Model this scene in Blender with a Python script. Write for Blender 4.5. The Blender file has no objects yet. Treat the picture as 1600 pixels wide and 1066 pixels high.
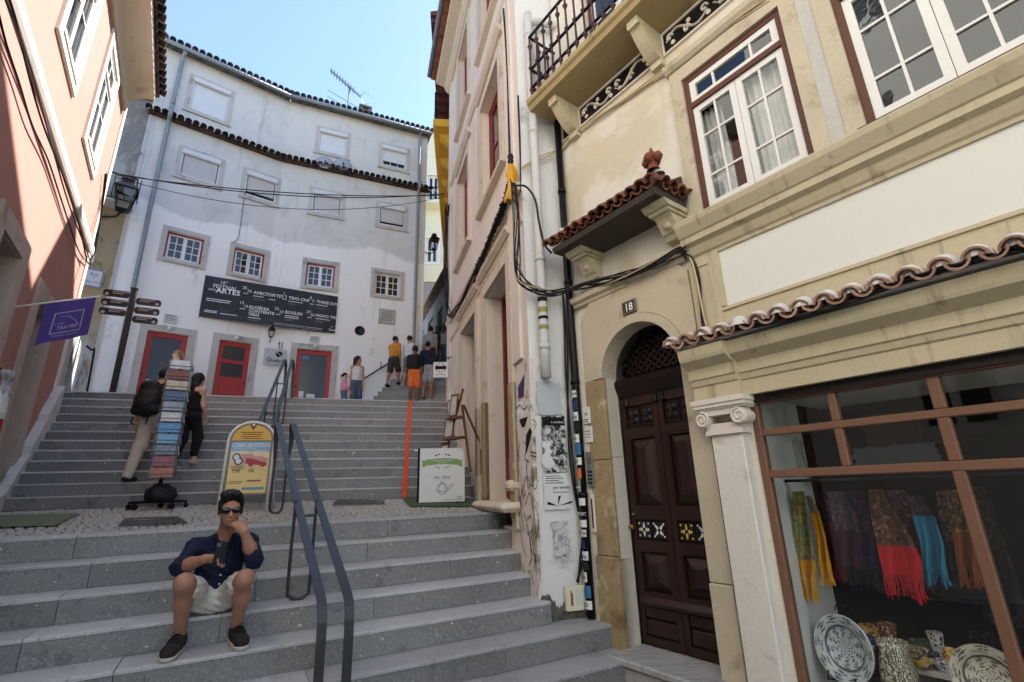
import bpy, math, random
import numpy as np
from mathutils import Vector, Matrix
random.seed(7); rnd = random.random; uni = random.uniform
sc = bpy.context.scene; COL = sc.collection
# ---------------------------------------------------------------- camera, sky, sun, exposure
FPX, PITCH, ROLL = 754.9, math.radians(17.08), math.radians(-1.77)      # focal length in pixels of the 1600 px photo
_f = np.array([0, math.cos(PITCH), math.sin(PITCH)]); _u0 = np.array([0, -math.sin(PITCH), math.cos(PITCH)]); _r0 = np.array([1., 0, 0])
_r = math.cos(ROLL)*_r0 + math.sin(ROLL)*_u0; _u = -math.sin(ROLL)*_r0 + math.cos(ROLL)*_u0
cam = bpy.data.cameras.new('camera'); cam.sensor_width = 36; cam.lens = 36*FPX/1600; cam.clip_end = 3000; cam.clip_start = .05
camo = bpy.data.objects.new('camera', cam); COL.objects.link(camo); sc.camera = camo
camo.matrix_world = Matrix([[_r[i], _u[i], -_f[i], 0] for i in range(3)] + [[0, 0, 0, 1]])
SUN_AZ, SUN_EL = 49.0, 55.0            # degrees clockwise from +Y (straight ahead), above the horizon
wd = bpy.data.worlds.new('World'); sc.world = wd; wd.use_nodes = True
wn = wd.node_tree; bg = wn.nodes['Background']; sky = wn.nodes.new('ShaderNodeTexSky'); sky.sky_type = 'NISHITA'; sky.sun_disc = False
sky.sun_elevation = math.radians(SUN_EL); sky.sun_rotation = math.radians(SUN_AZ); sky.air_density = 1.0; sky.dust_density = 0.35; sky.ozone_density = 1.2
wn.links.new(sky.outputs[0], bg.inputs[0]); bg.inputs[1].default_value = 0.054
sl = bpy.data.lights.new('sun', 'SUN'); sl.energy = 2.6; sl.angle = math.radians(.5); sl.color = (1, .99, .97)
so = bpy.data.objects.new('sun', sl); COL.objects.link(so)
_a, _e = math.radians(SUN_AZ), math.radians(SUN_EL)
so.rotation_euler = Vector((-math.sin(_a)*math.cos(_e), -math.cos(_a)*math.cos(_e), -math.sin(_e))).to_track_quat('-Z', 'Y').to_euler()
so.location = (20, 20, 40)
sc.view_settings.view_transform = 'Standard'; sc.view_settings.look = 'None'; sc.view_settings.exposure = 2.92; sc.view_settings.gamma = 1.0
sc.cycles.max_bounces = 8; sc.cycles.diffuse_bounces = 5; sc.cycles.glossy_bounces = 3; sc.cycles.transparent_max_bounces = 12
# ---------------------------------------------------------------- frames: eye level is z = 0
def az(a): a = math.radians(a); return np.array([math.sin(a), math.cos(a), 0.])
def ray(px, py):
    d = _r*(px-800) - _u*(py-533) + _f*FPX
    return d/np.linalg.norm(d)
def onz(px, py, z): d = ray(px, py); return d*(z/d[2])
class Fr:
    """A vertical wall plane: x runs to the viewer's right along it, y into it, z up."""
    def __init__(s, a, o): s.a = a; s.X = az(a); s.Y = az(a-90); s.O = np.array([o[0], o[1], 0.])
    def w(s, x, y, z): return s.O + s.X*x + s.Y*y + np.array([0, 0, z])
    def p(s, px, py, y=0.):
        v = ray(px, py); k = ((s.O @ s.Y) + y)/(v @ s.Y); q = v*k - s.O
        return float(q @ s.X), float(q[2])
    def loc(s, P): q = np.asarray(P, float) - s.O; return float(q @ s.X), float(q @ s.Y), float(q[2])
    rz = property(lambda s: math.radians(90-s.a))
C = Fr(143.24, az(53.24)*3.626)        # cream house on the near side with the shop
B = Fr(162.8, az(72.8)*1.6587)         # beige house with the red frames
K = Fr(-34.6, az(55.4)*-1.75)          # pink house
WL = Fr(50.7, (-7.3, 13.28)); WR = Fr(65.8, (-7.3, 13.28))   # white house, two wings of a bent front
E = Fr(72.8, (.184, 5.01))             # end wall of the beige house
S = Fr(60.88, (0, 0)); U = Fr(70.6, (0, 0))                  # lower and upper flight
def cross_x(fr, y, other, oy=0.):
    """x in frame fr, along its line at depth y, where it meets the plane of another frame."""
    a = fr.O + fr.Y*y
    return float(((other.O + other.Y*oy - a) @ other.Y)/(fr.X @ other.Y))
# ---------------------------------------------------------------- objects and meshes
OFF = {}; TR = None      # TR = (frame the next pieces are written in, frame of their house)
def setp(o, label=None, cat=None, group=None, kind=None):
    if label: o['label'] = label
    if cat: o['category'] = cat
    if group: o['group'] = group
    if kind: o['kind'] = kind
    return o
def thing(name, label, cat, fr, at=(0, 0, 0), group=None, kind=None, yaw=0.):
    o = bpy.data.objects.new(name, None); COL.objects.link(o); o.empty_display_size = .1
    P = fr.w(*at) if fr else np.array(at, float)
    o.location = P; o.rotation_euler = (0, 0, (fr.rz if fr else 0)+yaw)
    OFF[o.name] = np.array(at if fr else (0, 0, 0), float)
    return setp(o, label, cat, group, kind)
class MB:
    def __init__(s): s.v = []; s.f = []; s.m = []; s.mi = 0
    def add(s, vs, fs):
        n = len(s.v); s.v += [tuple(map(float, q)) for q in vs]; s.f += [tuple(i+n for i in f) for f in fs]; s.m += [s.mi]*len(fs); return s
    def box(s, x0, x1, y0, y1, z0, z1):
        if x0 > x1: x0, x1 = x1, x0
        if y0 > y1: y0, y1 = y1, y0
        if z0 > z1: z0, z1 = z1, z0
        return s.add([(x, y, z) for z in (z0, z1) for y in (y0, y1) for x in (x0, x1)],
                     [(0, 2, 3, 1), (4, 5, 7, 6), (0, 1, 5, 4), (2, 6, 7, 3), (0, 4, 6, 2), (1, 3, 7, 5)])
    def cbox(s, x0, x1, y0, y1, z0, z1, b):
        c = [(x0+x1)/2, (y0+y1)/2, (z0+z1)/2]; h = [abs(x1-x0)/2, abs(y1-y0)/2, abs(z1-z0)/2]; b = min(b, min(h)*.8)
        vs = []; ix = {}
        for sx in (-1, 1):
            for sy in (-1, 1):
                for sz in (-1, 1):
                    sg = (sx, sy, sz)
                    for a in range(3):
                        ix[sg, a] = len(vs); vs.append([c[k]+sg[k]*(h[k] if k == a else h[k]-b) for k in range(3)])
        fs = []
        for a in range(3):
            p, q = (a+1) % 3, (a+2) % 3
            for sa in (-1, 1):
                ring = []
                for sp, sq in ((-1, -1), (1, -1), (1, 1), (-1, 1)):
                    g = [0]*3; g[a] = sa; g[p] = sp; g[q] = sq; ring.append(ix[tuple(g), a])
                fs.append(ring if sa > 0 else ring[::-1])
            for sp in (-1, 1):          # edges along axis a
                for sq in (-1, 1):
                    g0 = [0]*3; g0[a] = -1; g0[p] = sp; g0[q] = sq; g1 = list(g0); g1[a] = 1; g0, g1 = tuple(g0), tuple(g1)
                    r = [ix[g0, p], ix[g1, p], ix[g1, q], ix[g0, q]]; fs.append(r if sp*sq < 0 else r[::-1])
        for sg in [(x, y, z) for x in (-1, 1) for y in (-1, 1) for z in (-1, 1)]:
            r = [ix[sg, 0], ix[sg, 1], ix[sg, 2]]; fs.append(r if sg[0]*sg[1]*sg[2] > 0 else r[::-1])
        return s.add(vs, fs)
    def ex(s, prof, a0, a1, axis='x', cap=True):
        """Extrude a closed 2-D outline. axis x: (y,z) outline; y: (x,z); z: (x,y)."""
        n = len(prof)
        def pt(p, a): return {'x': (a, p[0], p[1]), 'y': (p[0], a, p[1]), 'z': (p[0], p[1], a)}[axis]
        vs = [pt(p, a0) for p in prof]+[pt(p, a1) for p in prof]
        fs = [(i, (i+1) % n, n+(i+1) % n, n+i) for i in range(n)]
        if cap: fs += [tuple(range(n))[::-1], tuple(range(n, 2*n))]
        return s.add(vs, fs)
    def strip(s, top, bot, y0, y1):
        """Solid between two outlines of equal length in the x-z plane (for arches)."""
        n = len(top); vs = [(p[0], y, p[1]) for y in (y0, y1) for L in (top, bot) for p in L]; fs = []
        for i in range(n-1):
            a, b, c, d = i, i+1, n+i+1, n+i
            fs += [(a, d, c, b), (2*n+a, 2*n+b, 2*n+c, 2*n+d), (a, b, 2*n+b, 2*n+a), (d, 2*n+d, 2*n+c, c)]
        fs += [(0, 2*n, 3*n, n), (n-1, 2*n-1, 4*n-1, 3*n-1)]
        return s.add(vs, fs)
    def tube(s, pts, r, n=8, cap=True, flat=None):
        pts = [np.array(p, float) for p in pts]; m = len(pts); rs = r if isinstance(r, (list, tuple)) else [r]*m
        vs = []; up = None
        for i, p in enumerate(pts):
            t = pts[min(i+1, m-1)]-pts[max(i-1, 0)]; L = np.linalg.norm(t); t = t/L if L > 1e-9 else np.array([0, 0, 1.])
            if up is None:
                up = np.array([0, 0, 1.]) if abs(t[2]) < .9 else np.array([1., 0, 0])
            a = np.cross(t, up); a = a/np.linalg.norm(a); up = np.cross(a, t)
            for k in range(n):
                th = 2*math.pi*k/n; ca, cb = math.cos(th), math.sin(th)
                vs.append(p + (a*ca + up*cb*(flat or 1))*rs[i])
        fs = [(i*n+k, i*n+(k+1) % n, (i+1)*n+(k+1) % n, (i+1)*n+k) for i in range(m-1) for k in range(n)]
        if cap: fs += [tuple(range(n))[::-1], tuple(range((m-1)*n, m*n))]
        return s.add(vs, fs)
    def bar(s, pts, w, t, side):
        """Rectangular bar along a polyline; side = unit vector of its width."""
        pts = [np.array(p, float) for p in pts]; m = len(pts); side = np.array(side, float); vs = []
        ws = w if isinstance(w, (list, tuple)) else [w]*m; ts = t if isinstance(t, (list, tuple)) else [t]*m
        for i, p in enumerate(pts):
            d = np.zeros(3)
            if i < m-1: d = d+(pts[i+1]-p)/np.linalg.norm(pts[i+1]-p)
            if i > 0: d = d+(p-pts[i-1])/np.linalg.norm(p-pts[i-1])
            d /= np.linalg.norm(d); sd = side-d*(side @ d); sd /= np.linalg.norm(sd); nn = np.cross(d, sd)
            for a, b in ((-1, -1), (1, -1), (1, 1), (-1, 1)): vs.append(p+sd*a*ws[i]/2+nn*b*ts[i]/2)
        fs = [(i*4+k, i*4+(k+1) % 4, i*4+4+(k+1) % 4, i*4+4+k) for i in range(m-1) for k in range(4)]
        return s.add(vs, fs+[(3, 2, 1, 0), tuple(range(4*m-4, 4*m))])
    def lathe(s, prof, n=16, at=(0, 0, 0), axis='z', a0=0., a1=2*math.pi):
        full = abs(a1-a0-2*math.pi) < 1e-6; k = n if full else n+1; vs = []
        for r, h in prof:
            for i in range(k):
                th = a0+(a1-a0)*i/n; x, y = r*math.cos(th), r*math.sin(th)
                q = {'z': (x, y, h), 'y': (x, h, y), 'x': (h, x, y)}[axis]; vs.append((at[0]+q[0], at[1]+q[1], at[2]+q[2]))
        fs = []
        for j in range(len(prof)-1):
            for i in range(n if full else n):
                a, b = j*k+i, j*k+(i+1) % k if full else j*k+i+1
                f = (a, b, b+k, a+k); fs.append(f if axis != 'y' else f[::-1])
        return s.add(vs, fs)
    def sheet(s, fn, nu, nv):
        vs = [fn(i/nu, j/nv) for j in range(nv+1) for i in range(nu+1)]; w = nu+1
        return s.add(vs, [(j*w+i, j*w+i+1, (j+1)*w+i+1, (j+1)*w+i) for j in range(nv) for i in range(nu)])
    def poly(s, pts): return s.add(pts, [tuple(range(len(pts)))])
    def text(s, t, x, y, z, size, al='l', bold=0., sx=1., tilt=0.):
        vs, fs, w = glyphs(t, bold); o = {'l': 0, 'c': -w/2, 'r': -w}[al]; c, n = math.cos(tilt), math.sin(tilt)
        q = [((a+o)*size*sx, b*size) for a, b in vs]
        return s.add([(x+a*c-b*n, y, z+a*n+b*c) for a, b in q], fs)
    def mesh(s, name, off=(0, 0, 0), smooth=False):
        me = bpy.data.meshes.new(name); me.from_pydata([(a-off[0], b-off[1], c-off[2]) for a, b, c in s.v], [], s.f)
        if smooth: me.polygons.foreach_set('use_smooth', [True]*len(s.f))
        return me
    def build(s, name, mat, parent=None, smooth=False, label=None, kind=None, fix=False):
        if TR: s.v = [TR[1].loc(TR[0].w(*q)) for q in s.v]
        off = OFF.get(parent.name, (0, 0, 0)) if parent else (0, 0, 0)
        me = s.mesh(name, off, smooth)
        for m_ in (mat if isinstance(mat, list) else [mat]): me.materials.append(m_)
        if isinstance(mat, list): me.polygons.foreach_set('material_index', s.m)
        if fix: fix_normals(me)
        o = bpy.data.objects.new(name, me); COL.objects.link(o)
        if parent: o.parent = parent; OFF[o.name] = np.array(off, float)
        if label: o['label'] = label
        if kind: o['kind'] = kind
        return o
def worn_block(x0, x1, y0, y1, z0, z1, seg=.11, c=.007):
    """A step stone whose nosing is unevenly worn."""
    mb = MB(); n = max(2, int((x1-x0)/seg)); vs = []; w = uni(.6, 1.2)
    for i in range(n+1):
        x = x0+(x1-x0)*i/n; k = c*w*(uni(.5, 1.3)+(uni(.8, 2.2) if rnd() < .07 else 0)); h = c*w*uni(.4, 1.0); d = uni(-.0012, .0012)
        e = .004 if i in (0, n) else 0
        vs += [(x, y1, z0), (x, y0+d+e, z0), (x, y0+d+e, z1-k-e), (x, y0+d+h*.35+e, z1-k*.35-e), (x, y0+d+h+k+e, z1-e*.5), (x, y1, z1)]
    fs = [(i*6+j, i*6+(j+1) % 6, i*6+6+(j+1) % 6, i*6+6+j) for i in range(n) for j in range(6)]+[tuple(range(6))[::-1], tuple(range(6*n, 6*n+6))]
    return mb.add(vs, fs)
def fix_normals(me):
    import bmesh
    b = bmesh.new(); b.from_mesh(me); bmesh.ops.recalc_face_normals(b, faces=b.faces[:]); b.to_mesh(me); b.free()
def inst(me, name, parent, loc, rot=(0, 0, 0), scale=(1, 1, 1)):
    if TR: loc = TR[1].loc(TR[0].w(*loc)); rot = (rot[0], rot[1], rot[2]+TR[0].rz-TR[1].rz)
    o = bpy.data.objects.new(name, me); COL.objects.link(o); o.parent = parent
    off = OFF.get(parent.name, np.zeros(3)); o.location = np.array(loc, float)-off; o.rotation_euler = rot; o.scale = scale
    return o
def copy_tree(o, parent=None):
    c = o.copy(); COL.objects.link(c); c.parent = parent
    if o.name in OFF: OFF[c.name] = OFF[o.name]
    for ch in list(o.children): copy_tree(ch, c)
    return c
_gl = {}
def glyphs(t, bold=0.):
    if (t, bold) in _gl: return _gl[t, bold]
    cu = bpy.data.curves.new('t', 'FONT'); cu.body = t; cu.size = 1.0; cu.resolution_u = 2; cu.offset = bold; cu.fill_mode = 'FRONT'
    ob = bpy.data.objects.new('t', cu); me = ob.to_mesh()
    vs = [(v.co.x, v.co.y) for v in me.vertices]; fs = [tuple(p.vertices) for p in me.polygons]
    w = max([a for a, b in vs], default=0.); ob.to_mesh_clear(); bpy.data.objects.remove(ob); bpy.data.curves.remove(cu)
    _gl[t, bold] = (vs, fs, w); return _gl[t, bold]
def arc(cx, cz, r, a0, a1, n): return [(cx+r*math.cos(math.radians(a0+(a1-a0)*i/n)), cz+r*math.sin(math.radians(a0+(a1-a0)*i/n))) for i in range(n+1)]
def holed(mb, x0, x1, z0, z1, holes, y, depth, reveal=True):
    """Wall face at depth y with rectangular openings, each with a reveal."""
    xs = sorted({x0, x1, *[h[0] for h in holes], *[h[1] for h in holes]}); zs = sorted({z0, z1, *[h[2] for h in holes], *[h[3] for h in holes]})
    xs = [x for x in xs if x0 <= x <= x1]; zs = [z for z in zs if z0 <= z <= z1]
    for i in range(len(xs)-1):
        for j in range(len(zs)-1):
            mx, mz = (xs[i]+xs[i+1])/2, (zs[j]+zs[j+1])/2
            if any(h[0] < mx < h[1] and h[2] < mz < h[3] for h in holes): continue
            mb.poly([(xs[i], y, zs[j]), (xs[i+1], y, zs[j]), (xs[i+1], y, zs[j+1]), (xs[i], y, zs[j+1])])
    if reveal:
        for a, b, c, d in holes:
            e = y+depth
            mb.add([(a, y, c), (b, y, c), (b, y, d), (a, y, d), (a, e, c), (b, e, c), (b, e, d), (a, e, d)],
                   [(0, 4, 5, 1), (1, 5, 6, 2), (2, 6, 7, 3), (3, 7, 4, 0)])
    return mb
def smooth_path(pts, n=6):
    """Catmull-Rom through points."""
    P = [np.array(p, float) for p in pts]; P = [2*P[0]-P[1]]+P+[2*P[-1]-P[-2]]; out = []
    for i in range(1, len(P)-2):
        for k in range(n):
            t = k/n; a, b, c, d = P[i-1], P[i], P[i+1], P[i+2]
            out.append(.5*((2*b)+(-a+c)*t+(2*a-5*b+4*c-d)*t*t+(-a+3*b-3*c+d)*t**3))
    return out+[P[-2]]
# ---------------------------------------------------------------- materials
def hexc(h):
    c = [int(h[i:i+2], 16)/255 for i in (0, 2, 4)]; return [x/12.92 if x <= .04045 else ((x+.055)/1.055)**2.4 for x in c]
class NT:
    def __init__(s, name):
        s.mat = bpy.data.materials.new(name); s.mat.use_nodes = True; s.t = s.mat.node_tree; s.b = s.t.nodes['Principled BSDF']; s._pos = None
    def n(s, typ, **kw):
        nd = s.t.nodes.new(typ)
        for k, v in kw.items(): setattr(nd, k, v)
        return nd
    def l(s, a, b): s.t.links.new(a, b)
    def pos(s):
        if s._pos is None: s._pos = s.n('ShaderNodeNewGeometry').outputs['Position']
        return s._pos
    def noise(s, scale, detail=6, rough=.6, stretch=None, dist=0.):
        nd = s.n('ShaderNodeTexNoise'); nd.inputs['Scale'].default_value = scale; nd.inputs['Detail'].default_value = detail; nd.inputs['Roughness'].default_value = rough; nd.inputs['Distortion'].default_value = dist
        src = s.pos()
        if stretch:
            mp = s.n('ShaderNodeMapping'); mp.inputs['Scale'].default_value = stretch; s.l(src, mp.inputs[0]); src = mp.outputs[0]
        s.l(src, nd.inputs['Vector']); return nd.outputs['Fac']
    def ramp(s, fac, lo, hi):
        r = s.n('ShaderNodeMapRange'); r.inputs[1].default_value = lo; r.inputs[2].default_value = hi; r.clamp = True; s.l(fac, r.inputs[0]); return r.outputs[0]
    def mix(s, fac, a, b, mode='MIX'):
        m = s.n('ShaderNodeMix', data_type='RGBA', blend_type=mode); 
        for sock, v in ((m.inputs[0], fac), (m.inputs[6], a), (m.inputs[7], b)):
            if isinstance(v, (int, float)): sock.default_value = v
            elif isinstance(v, (list, tuple)): sock.default_value = (*v[:3], 1)
            else: s.l(v, sock)
        return m.outputs[2]
    def math(s, op, a, b=None):
        m = s.n('ShaderNodeMath', operation=op)
        for i, v in enumerate((a, b)):
            if v is None: continue
            if isinstance(v, (int, float)): m.inputs[i].default_value = v
            else: s.l(v, m.inputs[i])
        return m.outputs[0]
    def bump(s, h, strength, dist=.01):
        b = s.n('ShaderNodeBump'); b.inputs['Strength'].default_value = strength; b.inputs['Distance'].default_value = dist; s.l(h, b.inputs['Height']); s.l(b.outputs[0], s.b.inputs['Normal'])
    def fin(s, col, rough=.8, metal=0., spec=.4):
        if isinstance(col, (list, tuple)): s.b.inputs['Base Color'].default_value = (*col[:3], 1)
        else: s.l(col, s.b.inputs['Base Color'])
        if isinstance(rough, (int, float)): s.b.inputs['Roughness'].default_value = rough
        else: s.l(rough, s.b.inputs['Roughness'])
        s.b.inputs['Metallic'].default_value = metal; s.b.inputs['Specular IOR Level'].default_value = spec
        return s.mat
def sc_(c, k): return [min(1, x*k) for x in c]
def mk(name, col, rough=.8, var=.12, scale=2.5, fine=.08, fscale=45, bump=.15, bscale=60, bdist=.004, stain=None, rv=0., metal=0., spec=.35, stretch=None):
    """Weathered surface: broad tone changes, fine grain, optional stains (colour, scale, low, high, stretch), relief; rv = per-piece tone."""
    t = NT(name); col = hexc(col) if isinstance(col, str) else list(col)
    c = t.mix(t.noise(scale, 5, .6, stretch), sc_(col, 1-var*1.6), sc_(col, 1+var*1.2))
    if fine: c = t.mix(t.noise(fscale, 4, .7, stretch), c, sc_(col, 1-fine*4)) if False else t.mix(t.math('MULTIPLY', t.ramp(t.noise(fscale, 4, .75, stretch), .45, .8), min(1, fine*5)), c, sc_(col, .62))
    for st in (stain if isinstance(stain, list) else [stain] if stain else []):
        sc2, ss, lo, hi = st[:4]; sc2 = hexc(sc2) if isinstance(sc2, str) else sc2
        c = t.mix(t.ramp(t.noise(ss, 8, .65, st[4] if len(st) > 4 else None, .3), lo, hi), c, sc2)
    if rv:
        oi = t.n('ShaderNodeObjectInfo'); k = t.ramp(oi.outputs['Random'], 0, 1); c = t.mix(k, t.mix(1., c, (1-rv,)*3, 'MULTIPLY'), t.mix(1., c, (1+rv,)*3, 'MULTIPLY'))
    if bump: t.bump(t.noise(bscale, 6, .7, stretch), bump, bdist)
    return t.fin(c, rough, metal, spec)
def flat(name, col, rough=.6, spec=.35, metal=0.): 
    t = NT(name); return t.fin(hexc(col) if isinstance(col, str) else col, rough, metal, spec)
M = {}
def glass_dark(name, col=(.012, .014, .018), rough=.03, wob=.03):
    t = NT(name)
    if wob: t.bump(t.noise(3.5, 2, .5), wob, .05)
    return t.fin(col, rough, 0, .8)
def mat_white():
    t = NT('old white render')
    sep = t.n('ShaderNodeSeparateXYZ'); t.l(t.pos(), sep.inputs[0]); z = sep.outputs[2]
    grey = t.mix(t.noise(.7, 6, .65), hexc('cac8c3'), hexc('d6d4cf')); 
    grey = t.mix(t.ramp(t.noise(1.1, 9, .7, None, .6), .48, .75), grey, hexc('bab8b4'))
    grey = t.mix(t.ramp(t.noise(.9, 10, .75, (1.3, 1.3, .8), .4), .62, .70), grey, hexc('cbcac8'))
    white = t.mix(t.noise(1.2, 6, .6), hexc('e6e4df'), hexc('f2f0ec'))
    white = t.mix(t.ramp(t.noise(2.2, 10, .75, (1, 1, .5), .3), .60, .76), white, hexc('a8a8a8'))
    zz = t.math('ADD', z, t.math('MULTIPLY', t.math('SUBTRACT', t.noise(.55, 4, .6), .5), 1.1))
    c = t.mix(t.ramp(zz, 7.62, 7.72), white, grey)
    # dark run-off under ledges and at the foot
    c = t.mix(t.math('MULTIPLY', t.ramp(t.noise(.8, 10, .8, (5.5, 5.5, .28), .2), .56, .72), .5), c, hexc('6d6c6d'))
    foot = t.math('MULTIPLY', t.ramp(z, 3.0, 1.9), t.ramp(t.noise(3, 8, .7), .42, .68)); c = t.mix(t.math('MULTIPLY', foot, .75), c, hexc('77746c'))
    c = t.mix(t.math('MULTIPLY', t.ramp(t.noise(38, 4, .8), .62, .8), .35), c, hexc('80807f'))
    t.bump(t.noise(16, 9, .7), .35, .012); return t.fin(c, .9, 0, .2)
def mat_old():
    t = NT('bare old lime render'); sep = t.n('ShaderNodeSeparateXYZ'); t.l(t.pos(), sep.inputs[0]); z = sep.outputs[2]
    c = t.mix(t.noise(1.6, 8, .7), hexc('8d7f66'), hexc('b3a381'))
    c = t.mix(t.ramp(t.noise(2.5, 9, .75, None, .5), .52, .62), c, hexc('6d6552'))
    c = t.mix(t.ramp(t.math('ADD', z, t.noise(1.2, 6, .7)), 8.1, 8.5), c, t.mix(t.ramp(t.noise(1.3, 8, .7, (1, 1, .5), .5), .45, .55), hexc('86837f'), hexc('aca9a4')))
    low = t.math('ADD', z, t.math('MULTIPLY', t.noise(1.0, 6, .7), 2.0))
    c = t.mix(t.math('MULTIPLY', t.ramp(low, 5.2, 4.2), t.ramp(t.noise(1.8, 7, .7, (1, 1, .35), .4), .40, .56)), c, hexc('c4c6c6'))
    c = t.mix(t.math('MULTIPLY', t.ramp(low, 4.9, 3.6), t.ramp(t.noise(2.6, 9, .75, (1.5, 1.5, .3), .4), .50, .62)), c, hexc('33322e'))
    t.bump(t.noise(9, 9, .75), .7, .03); return t.fin(c, .95, 0, .15)
def mat_stone_step(name, a, b, dark):
    t = NT(name); c = t.mix(t.noise(1.4, 6, .65), hexc(a), hexc(b))
    c = t.mix(t.math('MULTIPLY', t.ramp(t.noise(75, 3, .8), .54, .70), .55), c, hexc('c2c2c0'))
    c = t.mix(t.math('MULTIPLY', t.ramp(t.noise(34, 4, .8, (1.1, 1.1, 1.1)), .42, .31), .85), c, hexc(dark))
    c = t.mix(t.ramp(t.noise(3.0, 9, .8, None, .5), .55, .76), c, hexc(dark))
    c = t.mix(t.math('MULTIPLY', t.ramp(t.noise(26, 2, .5), .71, .74), .8), c, hexc('dad9d4'))
    oi = t.n('ShaderNodeObjectInfo'); c = t.mix(oi.outputs['Random'], t.mix(1., c, (.78,)*3, 'MULTIPLY'), t.mix(1., c, (1.15,)*3, 'MULTIPLY'))
    t.bump(t.noise(60, 6, .8), .35, .004); return t.fin(c, .42, 0, .5)
M['white'] = mat_white(); M['old'] = mat_old()
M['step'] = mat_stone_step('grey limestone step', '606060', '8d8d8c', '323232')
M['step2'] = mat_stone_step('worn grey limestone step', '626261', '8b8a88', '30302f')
M['tread'] = mat_stone_step('worn tread stone with painted light', '9d9d9e', 'c0c0bf', '6a6a6a')  # paler than the darkened risers: light from above painted in, besides wear
M['cobble'] = mk('cobble stone', 'b0aba3', .85, .15, 6, .1, 60, .5, 40, .006, ('77726a', 3, .55, .75))
M['grout'] = mk('sandy joint', '7d776e', .95, .2, 8)
M['asph'] = mk('street paving', '8a867e', .9, .2, 2)
M['cream'] = mk('cream render', 'd8d1c2', .85, .05, 1.1, .03, 30, .12, 90, .003, [('b9ae93', 1.4, .62, .85), ('a89c7e', 1.1, .56, .76, (5, 5, .22)), ('c9bda4', .5, .52, .58)])
M['creamy'] = mk('ochre cream paint', 'c3b799', .7, .10, 1.5, .08, 30, .12, 50, .003, [('9c8d68', 2.2, .60, .82), ('7d7056', 1.3, .56, .74, (6, 6, .35))])
M['panelw'] = mk('pale panel paint', 'dbd9d2', .8, .03, .9, .02, 30, .1, 120, .002)
M['stone'] = mk('pale limestone', 'c3b69e', .85, .1, 2.5, .1, 40, .3, 45, .004, [('8a7a5f', 3, .56, .75), ('cabc9f', 5, .62, .8)])
M['stonew'] = mk('worn brown limestone', 'a58f6b', .9, .16, 3.0, .12, 30, .8, 14, .02, [('6f5a3d', 2.4, .52, .70), ('c9bb98', 3.3, .58, .70)])
M['stoneg'] = mk('grey window stone', 'bebab3', .85, .1, 3, .1, 40, .3, 40, .004, [('6f6d68', 2.2, .55, .75)])
M['marble'] = mk('grey marble', 'a5a3a0', .5, .15, 2, .1, 30, .1, 30, .003, ('6d6b69', 4, .5, .7, (1, 5, 1)))
M['rosy'] = mk('rose beige render', 'dfd3c5', .85, .05, 1.2, .04, 30, .15, 60, .003, [('b7a08d', 1.6, .60, .82), ('a8937f', 1.0, .58, .78, (5, 5, .25))])
M['rosys'] = mk('beige stone trim', 'd2c4ae', .85, .08, 2.5, .08, 40, .25, 40, .004, [('a58b6d', 2.4, .56, .75)])
M['rosyg'] = mk('scuffed rose render', 'dfd4c8', .9, .08, 2.4, .08, 40, .4, 25, .008, [('9a8870', 3.4, .50, .60), ('efece6', 2.3, .58, .61), ('5d5346', 4.5, .62, .70, (1, 1, .5))])
M['endw'] = mk('patchy white render', 'dedcd9', .85, .06, 1.8, .04, 40, .45, 12, .012, [('a9a9a6', 2.5, .58, .72), ('dfe1e4', 1.6, .60, .64)])
M['grime'] = mk('grimy bare render', '6e6a5e', .95, .3, 6, .2, 30, .9, 14, .03, [('23221f', 5, .48, .6), ('b5b2a8', 4, .58, .66)])
M['pink'] = mk('salmon pink render', 'a67668', .85, .05, .9, .03, 35, .12, 80, .003, [('966a5c', 1.3, .60, .82)])
M['pinkt'] = mk('off white trim', 'ddd3c6', .8, .06, 2, .05, 40, .15, 50, .003, [('b9aa98', 3, .6, .8)])
M['pinks'] = mk('pinkish grey stone', 'b3a196', .85, .12, 3, .1, 40, .3, 35, .004, [('857469', 2.5, .56, .72)])
M['plinth'] = mk('dirty white plinth', 'c2bdba', .9, .08, 2.5, .08, 40, .3, 20, .008, [('77726c', 3, .57, .70)])
M['redp'] = mk('red paint', '8e2a2a', .5, .06, 3, .03, 40, .05, 30)
M['redp2'] = mk('bright red paint', 'a8302f', .45, .05, 3, .03, 40, .05, 30)
M['redf'] = mk('brick red window paint', '7d2f28', .5, .1, 5, .05, 60, .1, 60)
M['wht'] = mk('white gloss paint', 'dfdcd6', .5, .04, 4, .03, 50, .05, 60)
M['whtm'] = mk('off white metal', 'd2d3d5', .5, .06, 3, .03, 40, .05, 40)
M['brownw'] = mk('brown window wood', '5e3a2a', .55, .15, 4, .1, 60, .15, 60, .003, None, 0, 0, .3, (1, 1, 12))
M['shopw'] = mk('brown painted shop frame', '775543', .5, .07, 3, .05, 60, .06, 60)
M['doorw'] = mk('dark varnished door wood', '301b14', .42, .3, 5, .2, 60, .2, 40, .003, None, 0, 0, .4, (6, 6, .6))
M['doord'] = mk('dark carved wood', '1d100d', .45, .3, 9, .2, 60, .3, 50)
M['tile'] = mk('clay roof tile', '95634e', .97, .2, 7, .15, 50, .4, 30, .006, [('5d3a30', 5, .5, .66), ('a79a86', 9, .60, .72)], .35, 0., .12)
M['tile2'] = mk('dusty pale clay tile', 'b18c78', .97, .2, 7, .15, 50, .4, 30, .006, [('7d5a4a', 5, .52, .68), ('cbbfae', 9, .56, .70)], .3, 0., .12)
M['tiled'] = mk('lichen dark roof tile', '5b4740', .95, .3, 7, .2, 40, .6, 25, .01, [('2a2624', 4, .45, .6)], .2)
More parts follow.
